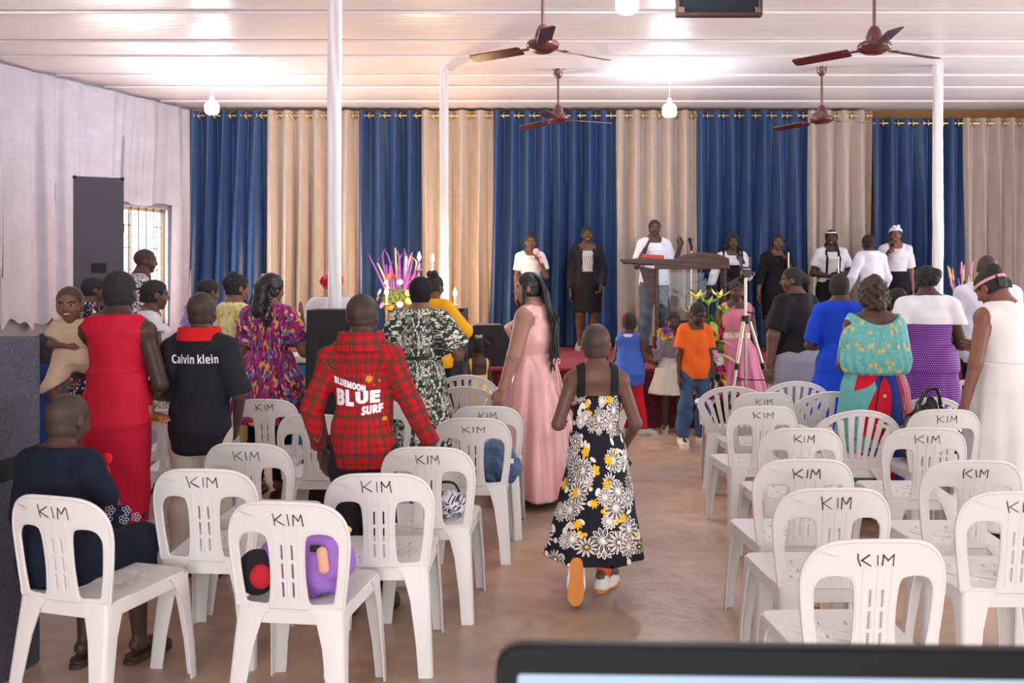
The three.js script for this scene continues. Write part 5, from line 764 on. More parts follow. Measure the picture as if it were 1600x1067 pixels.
{
  const m = printed(FAB.leafy, 0.8);
  figure({ label: 'woman in a green and white leafy dress with a black cap', px: 656, k: 0.0047, ytop: 434, head: 0.222, skin: SK.warm, heading: 10, fem: 1, fat: 1.12, shoulder: 0.108, armL: FRONT, armR: { u: [0.55, -1, 0.06], f: [-0.55, 0.75, 0.7], hand: 'flat', palm: [-0.8, 0, -0.4] }, hair: { part: 'cap', th: 0.055, mat: cloth(lin(0.014, 0.013, 0.016), 0.9), overEars: true, nape: -0.42, line: -0.05 }, shoe: SND,
    wear: [{ part: 'dress_top', type: 'top', sleeve: 0.85, sleeveOff: 0.035, sleeveFlare: 0.05, hem: 0.59, mat: m, uv: true, off: 0.012, loose: 0.008, neckR: 0.06, neckB: 0.79 }, { part: 'belt', type: 'top', hem: 0.60, neckY: 0.64, neckR: 0.001, off: 0.022, mat: cloth('#2a3a32', 0.6), wrinkle: 0 }, { part: 'skirt', type: 'skirt', hem: 0.10, top: 0.62, rows: [[0.10, 0.16, 0.15, 0], [0.35, 0.135, 0.125, 0], [0.52, 0.112, 0.1, -0.004], [0.62, 0.09, 0.072, 0]], folds: 9, amp: 0.06, mat: m, uv: true, R: 0.14 }] });
}
figure({ label: 'woman in a bright yellow top with two hair buns', px: 676, k: 0.0061, ytop: 430, head: 0.22, skin: SK.mid, heading: 30, turn: -0.2, fem: 1, fat: 1.15, shoulder: 0.11, armL: FRONT, armR: { u: [0.75, -0.8, 0.1], f: [-0.5, -0.2, 0.9], hand: 'relaxed' }, hair: { th: 0.03, mat: hairMat, noise: 0.01, freq: 55, nape: -0.2, extra: [[0.14, 0.55, -0.16, 0.16], [-0.14, 0.55, -0.2, 0.17]], blend: 0.03 }, shoe: SND,
  wear: [{ part: 'blouse', type: 'top', sleeve: 1.05, sleeveOff: 0.028, hem: 0.46, loose: 0.012, off: 0.014, mat: cloth(lin(0.78, 0.38, 0.012), 0.75) }, { part: 'trousers', type: 'trousers', mat: black }] });
figure({ label: 'little girl in a yellow frilled sundress with a puffed ponytail', px: 748, k: 0.0062, ytop: 528, head: 0.205, skin: SK.dark, heading: -8, turn: 0.25, armL: HANG, armR: HANG, hair: [crop({ th: 0.025, nape: -0.15, mat: hairMat, extra: [[-0.28, 0.22, -0.38, 0.20], [-0.18, 0.36, -0.3, 0.15]] }), { th: 0, part: 'hair_bow', mat: std('#9aa39c', 0.5), extra: [[-0.02, 0.5, -0.15, 0.07, 0.10, 0.56, -0.1, 0.09], [-0.02, 0.5, -0.15, 0.07, -0.12, 0.57, -0.12, 0.09]] }], shoe: SND,
  wear: [{ part: 'dress_top', type: 'top', hem: 0.56, armhole: 0.10, neckR: 0.068, neckB: 0.69, neckZ: -0.03, mat: cloth('#e5d488'), cap: (x, y, z) => ball(Math.sign(x) * 0.092, 0.795, -0.005, 0.026, 0.035, 0.045)(x, y, z) }, { part: 'skirt', type: 'skirt', hem: 0.28, w: 0.17, d: 0.15, folds: 11, mat: cloth('#e5d488') }] });
{
  // pink satin dress, long braids
  const satin = phy(lin(0.74, 0.40, 0.37), 0.30, { sheen: 0.5, sheenRoughness: 0.3, sheenColor: lin(1, 0.85, 0.85) });
  const st = []; for (let i = 0; i < 60; i++) { const a = rnd(-1, 1), x = a * 0.34, len = rnd(1.7, 2.6), sway = rnd(-0.12, 0.12), o = rnd(-0.08, 0.06), pts = [[x * 0.25, 0.50, 0.10 * rnd(-1, 1)], [x * 0.9, 0.34, -0.34], [x * 1.05, -0.05, -0.55 + o], [x * 1.2, -0.6, -0.66 + o]]; for (let j = 1; j <= 4; j++) pts.push([x * (1.1 + 0.12 * j) + sway * j * 0.5, -0.6 - len * j / 4 * 0.85, -0.78 + o * 1.5 - 0.10 * Math.sin(j * 0.75) + 0.04 * Math.sin(j * 2 + i)]); st.push({ pts, r: rnd(0.018, 0.030), seg: 26 }); }
  for (let i = 0; i < 9; i++) { const s = i % 2 ? 1 : -1, x = s * rnd(0.30, 0.37); st.push({ pts: [[x * 0.5, 0.42, 0.05], [x * 1.08, 0.1, 0.0 + 0.02 * i], [x * 1.1, -0.4, 0.02 + 0.02 * i], [x * 1.3, -0.85, 0.14], [x * 1.1, -1.5, 0.32 + rnd(0.1)], [x * 1.0, -1.9, 0.36]], r: 0.02, seg: 20 }); }
  const P = figure({ label: 'woman in a long pink satin dress with waist-length black braids', px: 832, k: 0.0047, ytop: 426, head: 0.225, skin: SK.light, heading: -62, turn: 0.42, fem: 1, fat: 1.22, bust: 0.012, belly: 0.004, shoulder: 0.104, armFat: 1.15, armL: { u: [0.36, -1, 0.10], f: [0.16, -1, 0.32] }, armR: { u: [0.22, -1, 0.0], f: [0.0, -1, 0.2] }, hair: { th: 0.03, mat: braidMat, overEars: true, nape: -0.28, noise: 0.008, freq: 60, strands: st }, shoe: SND,
    wear: [{ part: 'dress_top', type: 'top', hem: 0.59, armhole: 0.108, neckR: 0.062, neckB: 0.79, off: 0.009, mat: satin, wrinkle: 0.005 }, { part: 'skirt', type: 'skirt', hem: 0.035, top: 0.63, rows: [[0.035, 0.20, 0.21, -0.02], [0.3, 0.155, 0.16, -0.012], [0.50, 0.118, 0.115, -0.006], [0.57, 0.106, 0.094, 0], [0.63, 0.10, 0.080, 0.002]], folds: 8, amp: 0.15, off: 0.006, mat: satin, wrinkle: 0.006, ph: 1.2 }] });
  const U = P.U; const knot = join([fieldGeoToPlain(ball(0, 0, 0, 0.022, 0.018, 0.016), 0.03, 0.006), tube([[0, 0, 0], [0.03, 0.02, -0.005], [0.055, 0.0, -0.01], [0.03, -0.018, -0.005], [0, 0, 0]], 0.006, 20, 6), tube([[0, 0, 0], [-0.03, 0.018, -0.005], [-0.05, 0.0, -0.01], [-0.03, -0.018, -0.005], [0, 0, 0]], 0.006, 20, 6), tube([[0.005, -0.01, 0], [0.02, -0.16, -0.03], [0.012, -0.34, -0.06], [0.02, -0.5, -0.085]], 0.008, 20, 6), tube([[-0.005, -0.01, 0], [-0.025, -0.14, -0.03], [-0.03, -0.30, -0.055], [-0.035, -0.42, -0.075]], 0.008, 20, 6)]);
  const b = part('sash_bow', knot, satin, P.root); b.position.set(0.02, 0.60 * U, -0.115 * U); 
}
function fieldGeoToPlain(f, r, c) { return fieldGeo(meshField(f, [-r, -r, -r], [r, r, r], c)); }
{
  // walking girl in the daisy dress
  const m = printed(FAB.daisy, 0.8), strap = cloth(lin(0.012, 0.012, 0.014), 0.8);
  figure({ label: 'girl walking up the aisle in a black, white and yellow daisy dress', px: 932, k: 0.0033, ytop: 506, head: 0.215, skin: SK.mid, heading: -2, shoulder: 0.114, turn: 0.04, armL: { u: [0.34, -1, -0.10], f: [-0.10, -0.15, 1], hand: 'grip' }, armR: { u: [0.34, -1, -0.02], f: [-0.10, -0.62, 0.8], hand: 'relaxed' },
    legL: { knee: [0.055, 0.285, 0.03], ankle: [0.088, 0.120, -0.13], toe: [0.05, -1, -0.22], sole: [0.12, 0.16, -1] }, legR: { knee: [0.045, 0.285, 0.04], ankle: [0.03, 0.05, 0.03], toe: [0.55, -0.12, 0.85] }, hair: { th: 0.008, mat: shaved(SK.mid), nape: -0.3 },
    shoe: { mat: std('#d9d2d0', 0.5), sole: std('#c47a2c', 0.7), high: 0.48, sock: 0.075, sockMat: std('#d9501e', 0.9), size: 0.86 },
    wear: [{ part: 'dress_top', type: 'top', hem: 0.56, neckY: 0.735, neckR: 0.001, armhole: 0.112, off: 0.012, loose: 0.006, mat: m, uv: true },
      ...[-1, 1].map((s) => ({ part: 'shoulder_strap', type: 'field', mat: strap, make: (P) => (x, y, z) => { const b = P.torso(x, y, z), e = Math.min(...P.shoulderD.map((f) => f(x, y, z))), q = P.toT(x, y, z), d = smin(b, e, 0.03); return Math.max(Math.abs(d - 0.006) - 0.006, (Math.abs(q[0] * s - 0.062) - 0.015) * P.U, (0.72 - q[1]) * P.U); }, box: [[s * 0.13, 0.70, -0.12], [s * 0.02, 0.87, 0.12]], pad: 0, cell: 0.7 })),
      { part: 'skirt', type: 'skirt', hem: 0.145, top: 0.60, rows: [[0.145, 0.168, 0.15, -0.03], [0.35, 0.128, 0.115, -0.012], [0.5, 0.104, 0.090, -0.004], [0.60, 0.088, 0.068, 0]], folds: 7, amp: 0.07, mat: m, uv: true, R: 0.14, sx: 0.01 }] });
}
const hiddenChild = figure({ label: 'child with blue checked cloth hidden behind the daisy dress girl', px: 938, k: 0.0056, ytop: 545, head: 0.195, skin: SK.deep, heading: 6, armL: { u: [0.75, -0.75, 0.05], f: [0.85, -0.6, 0.2] }, armR: HANG, legR: { knee: [0.14, 0.285, 0.0], ankle: [0.235, 0.05, -0.02] }, hair: crop(), shoe: { mat: sandal, open: true },
  wear: [{ part: 'shirt', type: 'top', sleeve: 0.5, hem: 0.5, mat: printed(FAB.blueplaid), uv: true }, { part: 'shorts', type: 'trousers', hem: 0.27, mat: cloth('#2a3350') }] });
figure({ label: 'child in a blue vest and red trousers at the foot of the stage', px: 983, k: 0.0067, ytop: 489, head: 0.215, skin: SK.dark, heading: 18, turn: 0.1, fat: 1.05, armL: HANG, armR: { u: [0.32, -1, 0.1], f: [0.3, -0.25, 0.75] }, legR: { knee: [0.075, 0.285, 0.0], ankle: [0.12, 0.05, -0.02], toe: [0.8, -0.15, 0.5] }, hair: [crop({ th: 0.03 }), { th: 0, part: 'hair_tie', mat: std('#c4232c', 0.6), extra: [[0.25, 0.4, -0.2, 0.07], [0.34, 0.3, -0.15, 0.06]] }], shoe: { mat: std('#b3aaa2', 0.6) },
  wear: [{ part: 'vest', type: 'top', armhole: 0.105, hem: 0.33, loose: 0.03, off: 0.02, mat: cloth(lin(0.05, 0.13, 0.52), 0.7), neckR: 0.062 }, { part: 'vest_trim', type: 'field', mat: white, make: (P) => (x, y, z) => { const q = P.toT(x, y, z), r = Math.hypot(q[0], q[2] + 0.004); return Math.max(Math.abs(r - 0.066) - 0.006, Math.abs(q[1] - 0.825) - 0.014) * P.U; }, box: [[-0.1, 0.78, -0.1], [0.1, 0.87, 0.1]], pad: 0, cell: 0.7 }, { part: 'trousers', type: 'trousers', mat: cloth('#c01828'), off: 0.014, loose: 0.01 }] });
// ------------------------------------------------------------------ children before the stage, facing the hall
figure({ label: 'child in a grey top and white skirt behind the boy in orange', px: 1050, k: 0.0068, ytop: 486, head: 0.21, skin: SK.dark, heading: 188, turn: 0.2, nod: 0.15, armL: HANG, armR: { u: [0.2, -1, 0.15], f: [0.2, 0.8, 0.6], hand: 'grip' }, hair: crop({ th: 0.03 }), shoe: { mat: std('#a8907c', 0.6) },
  wear: [{ part: 'blouse', type: 'top', sleeve: 1.7, sleeveOff: 0.012, hem: 0.53, mat: cloth('#8e8494'), front: true }, { part: 'skirt', type: 'skirt', hem: 0.32, w: 0.185, d: 0.15, folds: 9, mat: cloth('#d8cfc6') }] });
figure({ label: 'boy in an orange tee shirt and blue jeans looking down', px: 1086, k: 0.0063, ytop: 471, head: 0.215, skin: SK.dark, heading: 172, turn: 0.25, nod: 0.4, armL: HANG, armR: { u: [0.2, -1, 0.02], f: [0.04, -1, 0.15] }, hair: crop({ th: 0.028 }), shoe: { mat: std('#d8cdc4', 0.5), sole: std('#e0dcd6', 0.6) },
  legR: { knee: [0.075, 0.285, 0.035], ankle: [0.10, 0.05, 0.02] }, wear: [{ part: 'tee_shirt', type: 'top', sleeve: 0.72, sleeveOff: 0.02, sleeveFlare: 0.015, hem: 0.46, loose: 0.018, off: 0.014, mat: cloth(lin(0.80, 0.13, 0.015), 0.8), wrinkle: 0.006 }, { part: 'jeans', type: 'trousers', mat: cloth(lin(0.055, 0.10, 0.20), 0.85), off: 0.014, loose: 0.02, wrinkle: 0.008 }] });
figure({ label: 'girl in a pink dress with cream sash behind the tripod', px: 1150, k: 0.0069, ytop: 440, head: 0.215, skin: SK.dark, heading: 183, armL: HANG, armR: HANG, hair: crop({ th: 0.03, noise: 0.01, extra: [[0, 0.5, -0.18, 0.12]] }), shoe: { mat: std('#b9a8a0', 0.6) },
  wear: [{ part: 'dress_top', type: 'top', armhole: 0.106, hem: 0.6, mat: cloth(lin(0.66, 0.20, 0.30), 0.7), neckR: 0.06 }, { part: 'sash', type: 'top', hem: 0.60, neckY: 0.645, neckR: 0.001, armhole: 0.2, off: 0.018, mat: cloth('#e4d9cb'), wrinkle: 0 }, { part: 'skirt', type: 'skirt', hem: 0.25, top: 0.62, w: 0.19, d: 0.17, folds: 11, amp: 0.07, mat: cloth(lin(0.62, 0.20, 0.32), 0.55) }] });
// ------------------------------------------------------------------ right side
figure({ label: 'woman in a black top and grey checked skirt looking left', px: 1243, k: 0.0058, ytop: 418, head: 0.23, skin: SK.mid, heading: -32, turn: 0.75, fem: 1, fat: 1.38, bust: 0.008, hips: 0.01, belly: 0.008, shoulder: 0.112, armFat: 1.1, armL: { u: [0.42, -1, 0.04], f: [0.10, -1, 0.05] }, armR: FRONT, hair: { th: 0.025, mat: hairMat, nape: -0.2, extra: [[0, -0.02, -0.52, 0.2], [0, 0.05, -0.4, 0.25]] }, shoe: SND,
  wear: [{ part: 'blouse', type: 'top', sleeve: 0.86, sleeveOff: 0.022, hem: 0.52, off: 0.014, loose: 0.004, mat: cloth(lin(0.008, 0.0075, 0.009), 0.75) }, { part: 'skirt', type: 'skirt', hem: 0.13, top: 0.61, rows: [[0.13, 0.15, 0.125, 0], [0.35, 0.15, 0.13, -0.008], [0.5, 0.15, 0.128, -0.014], [0.61, 0.108, 0.082, 0]], folds: 4, amp: 0.02, mat: printed(FAB.check), uv: true, R: 0.15 }] });
figure({ label: 'person with cropped hair in a royal blue dress', px: 1312, k: 0.0053, ytop: 428, head: 0.22, skin: SK.dark, heading: 12, fem: 1, shoulder: 0.106, armL: { u: [0.30, -1, 0.10], f: [-0.6, 0.2, 0.8] }, armR: FRONT, hair: crop({ th: 0.035, nape: -0.3 }), shoe: SND,
  wear: [{ part: 'dress', type: 'top', sleeve: 0.9, sleeveOff: 0.016, hem: 0.2, mat: cloth(lin(0.006, 0.055, 0.55), 0.75), off: 0.012, wrinkle: 0.005, skirt: { hem: 0.12, top: 0.62, off: 0.006, rows: [[0.12, 0.18, 0.16, 0], [0.4, 0.138, 0.12, 0], [0.54, 0.104, 0.09, 0], [0.62, 0.082, 0.064, 0]], folds: 7, amp: 0.07 } }] });
figure({ label: 'woman in a turquoise off-shoulder blouse and bold red and blue skirt', px: 1366, k: 0.0044, ytop: 436, head: 0.225, skin: SK.dark, heading: 0, fem: 1, fat: 1.2, shoulder: 0.108, armFat: 1.1, armL: { u: [0.20, -1, 0.06], f: [-0.45, -0.1, 0.9] }, armR: { u: [0.20, -1, 0.06], f: [-0.45, -0.1, 0.9] }, hair: { th: 0.09, mat: hairBrown, overEars: true, nape: -0.42, noise: 0.045, freq: 26, extra: [[0, 0.40, -0.15, 0.25], [0, -0.25, -0.25, 0.34], [0.25, -0.15, -0.2, 0.22], [-0.25, -0.15, -0.2, 0.22]] }, shoe: SND,
  wear: [{ part: 'blouse', type: 'field', mat: printed(FAB.lagoon, 0.75), uv: true, R: 0.14, make: (P) => { const L = loft([[0.575, 0.105, 0.085, 0], [0.60, 0.140, 0.112, -0.004], [0.64, 0.148, 0.114, -0.004], [0.72, 0.140, 0.096, -0.004], [0.78, 0.132, 0.080, -0.004], [0.81, 0.124, 0.068, -0.006], [0.83, 0.112, 0.056, -0.006], [0.855, 0.08, 0.045, -0.006]]); return (x, y, z) => { const q = P.toT(x, y, z), qx = q[0], qy = q[1], qz = q[2], th = Math.atan2(qx, qz), t = Math.min(1, Math.max(0, (0.80 - qy) * 6)), m = 1 + 0.035 * t * Math.cos(22 * th + Math.sin(qy * 30)); let d = L(qx / m, qy, qz / m) * P.U + 0.003 * wrinkle(x, y, z); d = Math.max(d, (0.575 - qy) * P.U); return Math.max(d, -Math.max(Math.hypot(qx, (qz + 0.03) * 0.7) - 0.2, 0.792 + 5 * qx * qx + Math.max(0, qz) * 0.3 - qy) * P.U); }; }, box: [[-0.19, 0.55, -0.16], [0.19, 0.87, 0.16]], pad: 0 }, { part: 'skirt', type: 'skirt', hem: 0.10, top: 0.63, rows: [[0.10, 0.175, 0.155, 0], [0.35, 0.15, 0.13, 0], [0.52, 0.13, 0.112, -0.006], [0.63, 0.10, 0.08, 0]], folds: 6, amp: 0.04, mat: printed(FAB.bold, 0.8), uv: true, R: 0.15 }] });
{
  const P = figure({ label: 'woman in a purple dotted dress with a white yoke', px: 1449, k: 0.005, ytop: 416, head: 0.222, skin: SK.dark, heading: 6, fem: 1, fat: 1.14, shoulder: 0.11, turn: 0.1, armL: FRONT, armR: { u: [0.34, -1, 0.05], f: [-0.5, -0.1, 0.9] }, hair: { th: 0.04, mat: hairMat, nape: -0.18, noise: 0.025, freq: 30, extra: [[-0.16, 0.22, -0.40, 0.22], [0.1, 0.3, -0.35, 0.22], [-0.1, 0.05, -0.48, 0.18]] }, shoe: SND,
    wear: [{ part: 'yoke', type: 'top', sleeve: 0.88, sleeveOff: 0.03, hem: 0.715, off: 0.016, mat: white, neckR: 0.062 }, { part: 'dress', type: 'top', hem: 0.2, neckY: 0.718, neckR: 0.001, armhole: 0.2, off: 0.019, loose: 0.006, mat: printed(FAB.polka, 0.7), uv: true, R: 0.13, wrinkle: 0.005, skirt: { hem: 0.10, top: 0.62, off: 0.01, rows: [[0.10, 0.16, 0.145, 0], [0.4, 0.132, 0.118, 0], [0.54, 0.116, 0.10, 0], [0.62, 0.10, 0.08, 0]], folds: 8, amp: 0.05 } }] });
}
figure({ label: 'tall man in a white shirt with shaved head at the right', px: 1543, k: 0.0056, ytop: 399, head: 0.23, skin: SK.mid, heading: 18, turn: -0.1, shoulder: 0.116, fat: 1.05, armL: { u: [0.35, -1, 0.1], f: [-0.3, -0.2, 0.9] }, armR: HANG, hair: { th: 0.010, mat: shaved(SK.mid), nape: -0.2 }, shoe: BLK,
  wear: [{ part: 'shirt', type: 'top', sleeve: 1.9, sleeveOff: 0.024, hem: 0.47, loose: 0.016, off: 0.016, mat: cloth(lin(0.72, 0.72, 0.80), 0.8), wrinkle: 0.008 }, { part: 'trousers', type: 'trousers', mat: cloth(lin(0.008, 0.010, 0.018)), off: 0.016, loose: 0.016 }] });
{
  const rows = []; for (let i = 0; i < 14; i++) { const x = (i - 6.5) * 0.052; rows.push({ pts: [[x * 0.7, 0.18, -0.42], [x * 0.95, 0.0, -0.46], [x * 1.0, -0.18, -0.40]], r: 0.024, seg: 8 }); }
  figure({ label: 'woman in a long white dress with pink headband bending over a bag', px: 1576, k: 0.004, ytop: 432, H: 1.70, head: 0.225, skin: SK.warm, heading: -18, lean: 0.13, tilt: 0.03, turn: 0.30, nod: 0.42, fem: 1, shoulder: 0.106, armL: { u: [0.30, -1, 0.02], f: [0.16, -1, 0.28], hand: 'grip' }, armR: FRONT, hair: [{ th: 0.03, mat: hairMat, nape: -0.22, noise: 0.006, freq: 70, extra: [[0, 0.38, -0.30, 0.24]], strands: rows }, { part: 'headband', th: 0.05, mat: std('#d99aa0', 0.5), above: 0.10, below: 0.19, overEars: true, nape: -0.5, line: -0.3, cell: 0.9 }], shoe: SND,
    wear: [{ part: 'dress_top', type: 'top', hem: 0.57, armhole: 0.106, off: 0.012, mat: cloth(lin(0.76, 0.72, 0.71), 0.7), wrinkle: 0.004 }, { part: 'skirt', type: 'skirt', hem: 0.05, top: 0.63, rows: [[0.05, 0.175, 0.17, -0.01], [0.35, 0.14, 0.14, 0], [0.53, 0.118, 0.105, 0], [0.63, 0.092, 0.076, 0.012]], folds: 7, amp: 0.08, mat: cloth(lin(0.76, 0.72, 0.71), 0.6) }] });
}
figure({ label: 'dark haired woman clapping, half hidden between turquoise blouse and purple dress', px: 1403, k: 0.0058, ytop: 452, head: 0.215, skin: SK.warm, heading: 0, fem: 1, armL: FRONT, armR: { u: [0.12, -1, 0.25], f: [0.1, 1, 0.3], hand: 'flat', palm: [-0.6, 0, -0.8] }, hair: { th: 0.07, mat: hairMat, overEars: true, nape: -0.4, noise: 0.02, extra: [[0, -0.2, -0.3, 0.3]] }, shoe: SND,
  wear: [{ part: 'dress_top', type: 'top', sleeve: 0.8, hem: 0.58, mat: cloth('#3a2a3c') }, { part: 'skirt', type: 'skirt', hem: 0.15, w: 0.14, d: 0.12, mat: cloth('#3a2a3c') }] });
// ------------------------------------------------------------------ singers on the stage
const HOLD = { u: [0.25, -1, 0.18], f: [-0.42, 0.9, 0.45], hand: 'grip', palm: [-0.8, 0, 0.5] };
const onStage = (o) => figure({ base: STAGE + 0.002, shoe: BLK, head: 0.222, hair: crop({ th: 0.03 }), skin: SK.dark, armL: HANG, armR: HANG, ...o });
const blouseW = (o = {}) => ({ part: 'blouse', type: 'top', sleeve: 0.7, sleeveOff: 0.02, hem: 0.55, mat: cloth(lin(0.70, 0.68, 0.72)), ...o }), pencil = { part: 'skirt', type: 'skirt', hem: 0.27, top: 0.62, rows: [[0.27, 0.108, 0.09, 0], [0.5, 0.116, 0.098, -0.006], [0.62, 0.088, 0.066, 0]], folds: 3, amp: 0.02, mat: black };
const STG = {};
STG.pink = onStage({ label: 'singer in a white blouse holding a pink covered microphone', px: 829, k: 0.0088, ytop: 366, heading: 172, fem: 1, turn: -0.1, skin: SK.mid, armL: { ...HOLD }, armR: HANG, hair: crop({ th: 0.03, extra: [[0, 0.5, -0.1, 0.14]] }), wear: [blouseW(), pencil] });
STG.blazer = onStage({ label: 'singer in a black blazer, striped top and black skirt', px: 917, k: 0.0089, ytop: 355, heading: 180, fem: 1, armR: { u: [0.22, -1, 0.02], f: [0.05, -1, 0.1] }, armL: { u: [0.30, -1, 0.05], f: [-0.2, -0.75, 0.55], hand: 'cup' }, shoe: { mat: std('#8d8078', 0.6) }, laugh: true,
  wear: [{ part: 'striped_top', type: 'top', hem: 0.55, armhole: 0.1, off: 0.010, neckR: 0.066, neckB: 0.785, mat: printed(FAB.stripes), uv: true, front: true }, { part: 'blazer', type: 'top', open: 0.055, sleeve: 1.92, sleeveOff: 0.02, hem: 0.44, off: 0.022, loose: 0.012, neckR: 0.07, mat: cloth(lin(0.012, 0.013, 0.018)), cap: null, wrinkle: 0.004, ph: 0 }, { ...pencil, hem: 0.30 }] });
STG.man = onStage({ label: 'man in a white tee shirt and grey jeans gesturing behind the lectern', px: 1022, k: 0.0086, ytop: 344, heading: 168, turn: -0.2, skin: SK.dark, fat: 1.02, armR: { u: [0.35, -1, 0.2], f: [-0.35, 1, 0.5], hand: 'flat', palm: [-0.8, 0, 0.3] }, armL: { u: [0.35, -1, 0.25], f: [0.12, 0.95, 0.45], hand: 'cup', palm: [-0.9, 0, 0.3] },
  wear: [{ part: 'tee_shirt', type: 'top', sleeve: 0.75, sleeveOff: 0.022, sleeveFlare: 0.014, hem: 0.49, loose: 0.014, off: 0.014, mat: cloth(lin(0.66, 0.66, 0.74)) }, { part: 'jeans', type: 'trousers', mat: cloth(lin(0.075, 0.095, 0.12)), off: 0.014, loose: 0.02, wrinkle: 0.008 }], legL: { knee: [0.07, 0.285, 0.02], ankle: [0.085, 0.05, 0] }, legR: { knee: [0.07, 0.285, 0.02], ankle: [0.085, 0.05, 0] } });
STG.curly = onStage({ label: 'singer with curly hair and white shirt just right of the lectern', px: 1144, k: 0.0088, ytop: 366, heading: 184, fem: 1, fat: 1.1, armL: HOLD, armR: { u: [0.42, -1, 0.02], f: [0.3, -1, 0.1] }, hair: { th: 0.09, mat: hairMat, overEars: true, nape: -0.5, noise: 0.03, freq: 24, extra: [[0.34, -0.25, -0.1, 0.2], [-0.34, -0.25, -0.1, 0.2]] }, wear: [blouseW({ sleeve: 1.9 }), { part: 'waistcoat', type: 'top', hem: 0.52, armhole: 0.092, off: 0.026, neckR: 0.07, neckB: 0.72, neckZ: 0.05, mat: black }, { part: 'trousers', type: 'trousers', mat: black }] });
STG.black = onStage({ label: 'singer dressed all in black beside a microphone stand', px: 1213, k: 0.0088, ytop: 366, heading: 176, fem: 1, skin: SK.mid, armL: HOLD, armR: { u: [0.32, -1, 0.1], f: [0.25, -1, 0.35] }, hair: { th: 0.05, mat: hairMat, overEars: true, nape: -0.5, extra: [[0.26, -0.4, -0.15, 0.16], [-0.26, -0.4, -0.15, 0.16]] }, wear: [{ part: 'dress_top', type: 'top', sleeve: 1.6, sleeveOff: 0.02, hem: 0.56, loose: 0.01, mat: black }, { ...pencil, hem: 0.26 }] });
{
  const P = STG.brace = onStage({ label: 'singer in a white shirt with black braces and black skirt', px: 1299, k: 0.0088, ytop: 360, heading: 188, turn: -0.25, fem: 1, fat: 1.18, skin: SK.deep, laugh: true, armR: { u: [0.34, -1, 0.1], f: [-0.7, -0.15, 0.7] }, armL: { u: [0.34, -1, 0.1], f: [-0.6, -0.05, 0.75] }, hair: [{ th: 0.045, mat: hairMat, overEars: true, nape: -0.45, extra: [[-0.26, -0.4, -0.2, 0.18], [0.2, -0.4, -0.25, 0.18]] }, { part: 'headband', th: 0.055, mat: std('#d8d4d6', 0.6), above: 0.3, below: 0.40, overEars: true, line: -0.6, cell: 0.9 }],
    wear: [blouseW({ sleeve: 0.7 }), { ...pencil, top: 0.64 }, ...[0.05].map((x) => ({ part: 'braces', type: 'field', mat: black, make: (Q) => (a, b, c) => { const d = Q.torso(a, b, c), q = Q.toT(a, b, c); return Math.max(Math.abs(d - 0.016) - 0.006, (Math.abs(Math.abs(q[0]) - x) - 0.009) * Q.U, (0.6 - q[1]) * Q.U, (q[1] - 0.815) * Q.U); }, box: [[-0.13, 0.58, -0.16], [0.13, 0.84, 0.17]], pad: 0, cell: 0.7 }))] });
}
STG.back = onStage({ label: 'man in a white long-sleeved shirt on stage with his back turned', px: 1362, k: 0.0084, ytop: 366, heading: -10, lean: 0.08, shoulder: 0.118, fat: 1.06, armL: { u: [0.45, -1, 0.1], f: [0.15, -0.9, 0.5] }, armR: { u: [0.35, -1, 0.1], f: [0.0, -0.8, 0.6] }, wear: [{ part: 'shirt', type: 'top', sleeve: 1.9, sleeveOff: 0.024, hem: 0.46, loose: 0.016, off: 0.018, mat: cloth(lin(0.68, 0.68, 0.77)), wrinkle: 0.008 }, { part: 'trousers', type: 'trousers', mat: black }] });
STG.wrap = onStage({ label: 'singer in white with a white bow headwrap behind the man', px: 1399, k: 0.0090, ytop: 355, heading: 196, fem: 1, skin: SK.warm, laugh: true, armR: HOLD, armL: HANG, hair: [{ th: 0.05, mat: hairMat, overEars: true, nape: -0.45, extra: [[0.24, -0.4, -0.2, 0.17], [-0.2, -0.4, -0.2, 0.17]] }, { part: 'headwrap', th: 0.075, mat: white, above: 0.14, tiltBand: 0.35, overEars: true, line: -0.4, noise: 0.02, freq: 16, extra: [[-0.1, 0.52, 0.12, 0.11], [0.14, 0.54, 0.1, 0.11]] }], wear: [blouseW({ sleeve: 0.85, loose: 0.008 }), pencil] });
// ------------------------------------------------------------------ loudspeakers
const carpetGrey = std('#55555f', 0.95, { map: dataTexture(256, (u, v) => { const h = fbm(u, v, 60, 8, 2), a = 205 + 80 * (h - 0.5) + 26 * (fbm(u, v, 7, 4, 3) - 0.5); return [a, a, a]; }, [0.35, 0.35], true) }), vinylBlack = std('#15151a', 0.8), grilleMat = std('#0c0c0e', 0.7, { metalness: 0.3 }), steel = std('#8a8a90', 0.35, { metalness: 0.9 });
function speaker(label, pos, turn, w, h, d, mat) {   // front (grille) looks along -z, away from the camera
  const t = thing('loudspeaker', label, 'speaker', pos, turn, 'loudspeaker cabinets');
  const g = box(w, h, d, 0, h / 2, 0, 0.012), p = g.attributes.position, uv = g.attributes.uv; for (let i = 0; i < p.count; i++) uv.setXY(i, p.getX(i) + p.getZ(i), p.getY(i));
  part('cabinet', g, mat, t); part('grille', box(w * 0.9, h * 0.92, 0.012, 0, h / 2, -d / 2 - 0.004, 0.004), grilleMat, t);
  part('connector_plate', box(0.14, 0.10, 0.006, 0, h * 0.3, d / 2 + 0.002, 0.002), vinylBlack, t);
  for (const s of [-1, 1]) part('handle', box(0.008, 0.09, 0.16, s * (w / 2 + 0.001), h * 0.62, 0, 0.003), vinylBlack, t);
  for (const sx of [-1, 1]) for (const sy of [0.012, h - 0.012]) part('corner_cap', box(0.035, 0.035, 0.035, sx * (w / 2 - 0.014), sy, d / 2 - 0.014, 0.008), vinylBlack, t);
  return t;
}
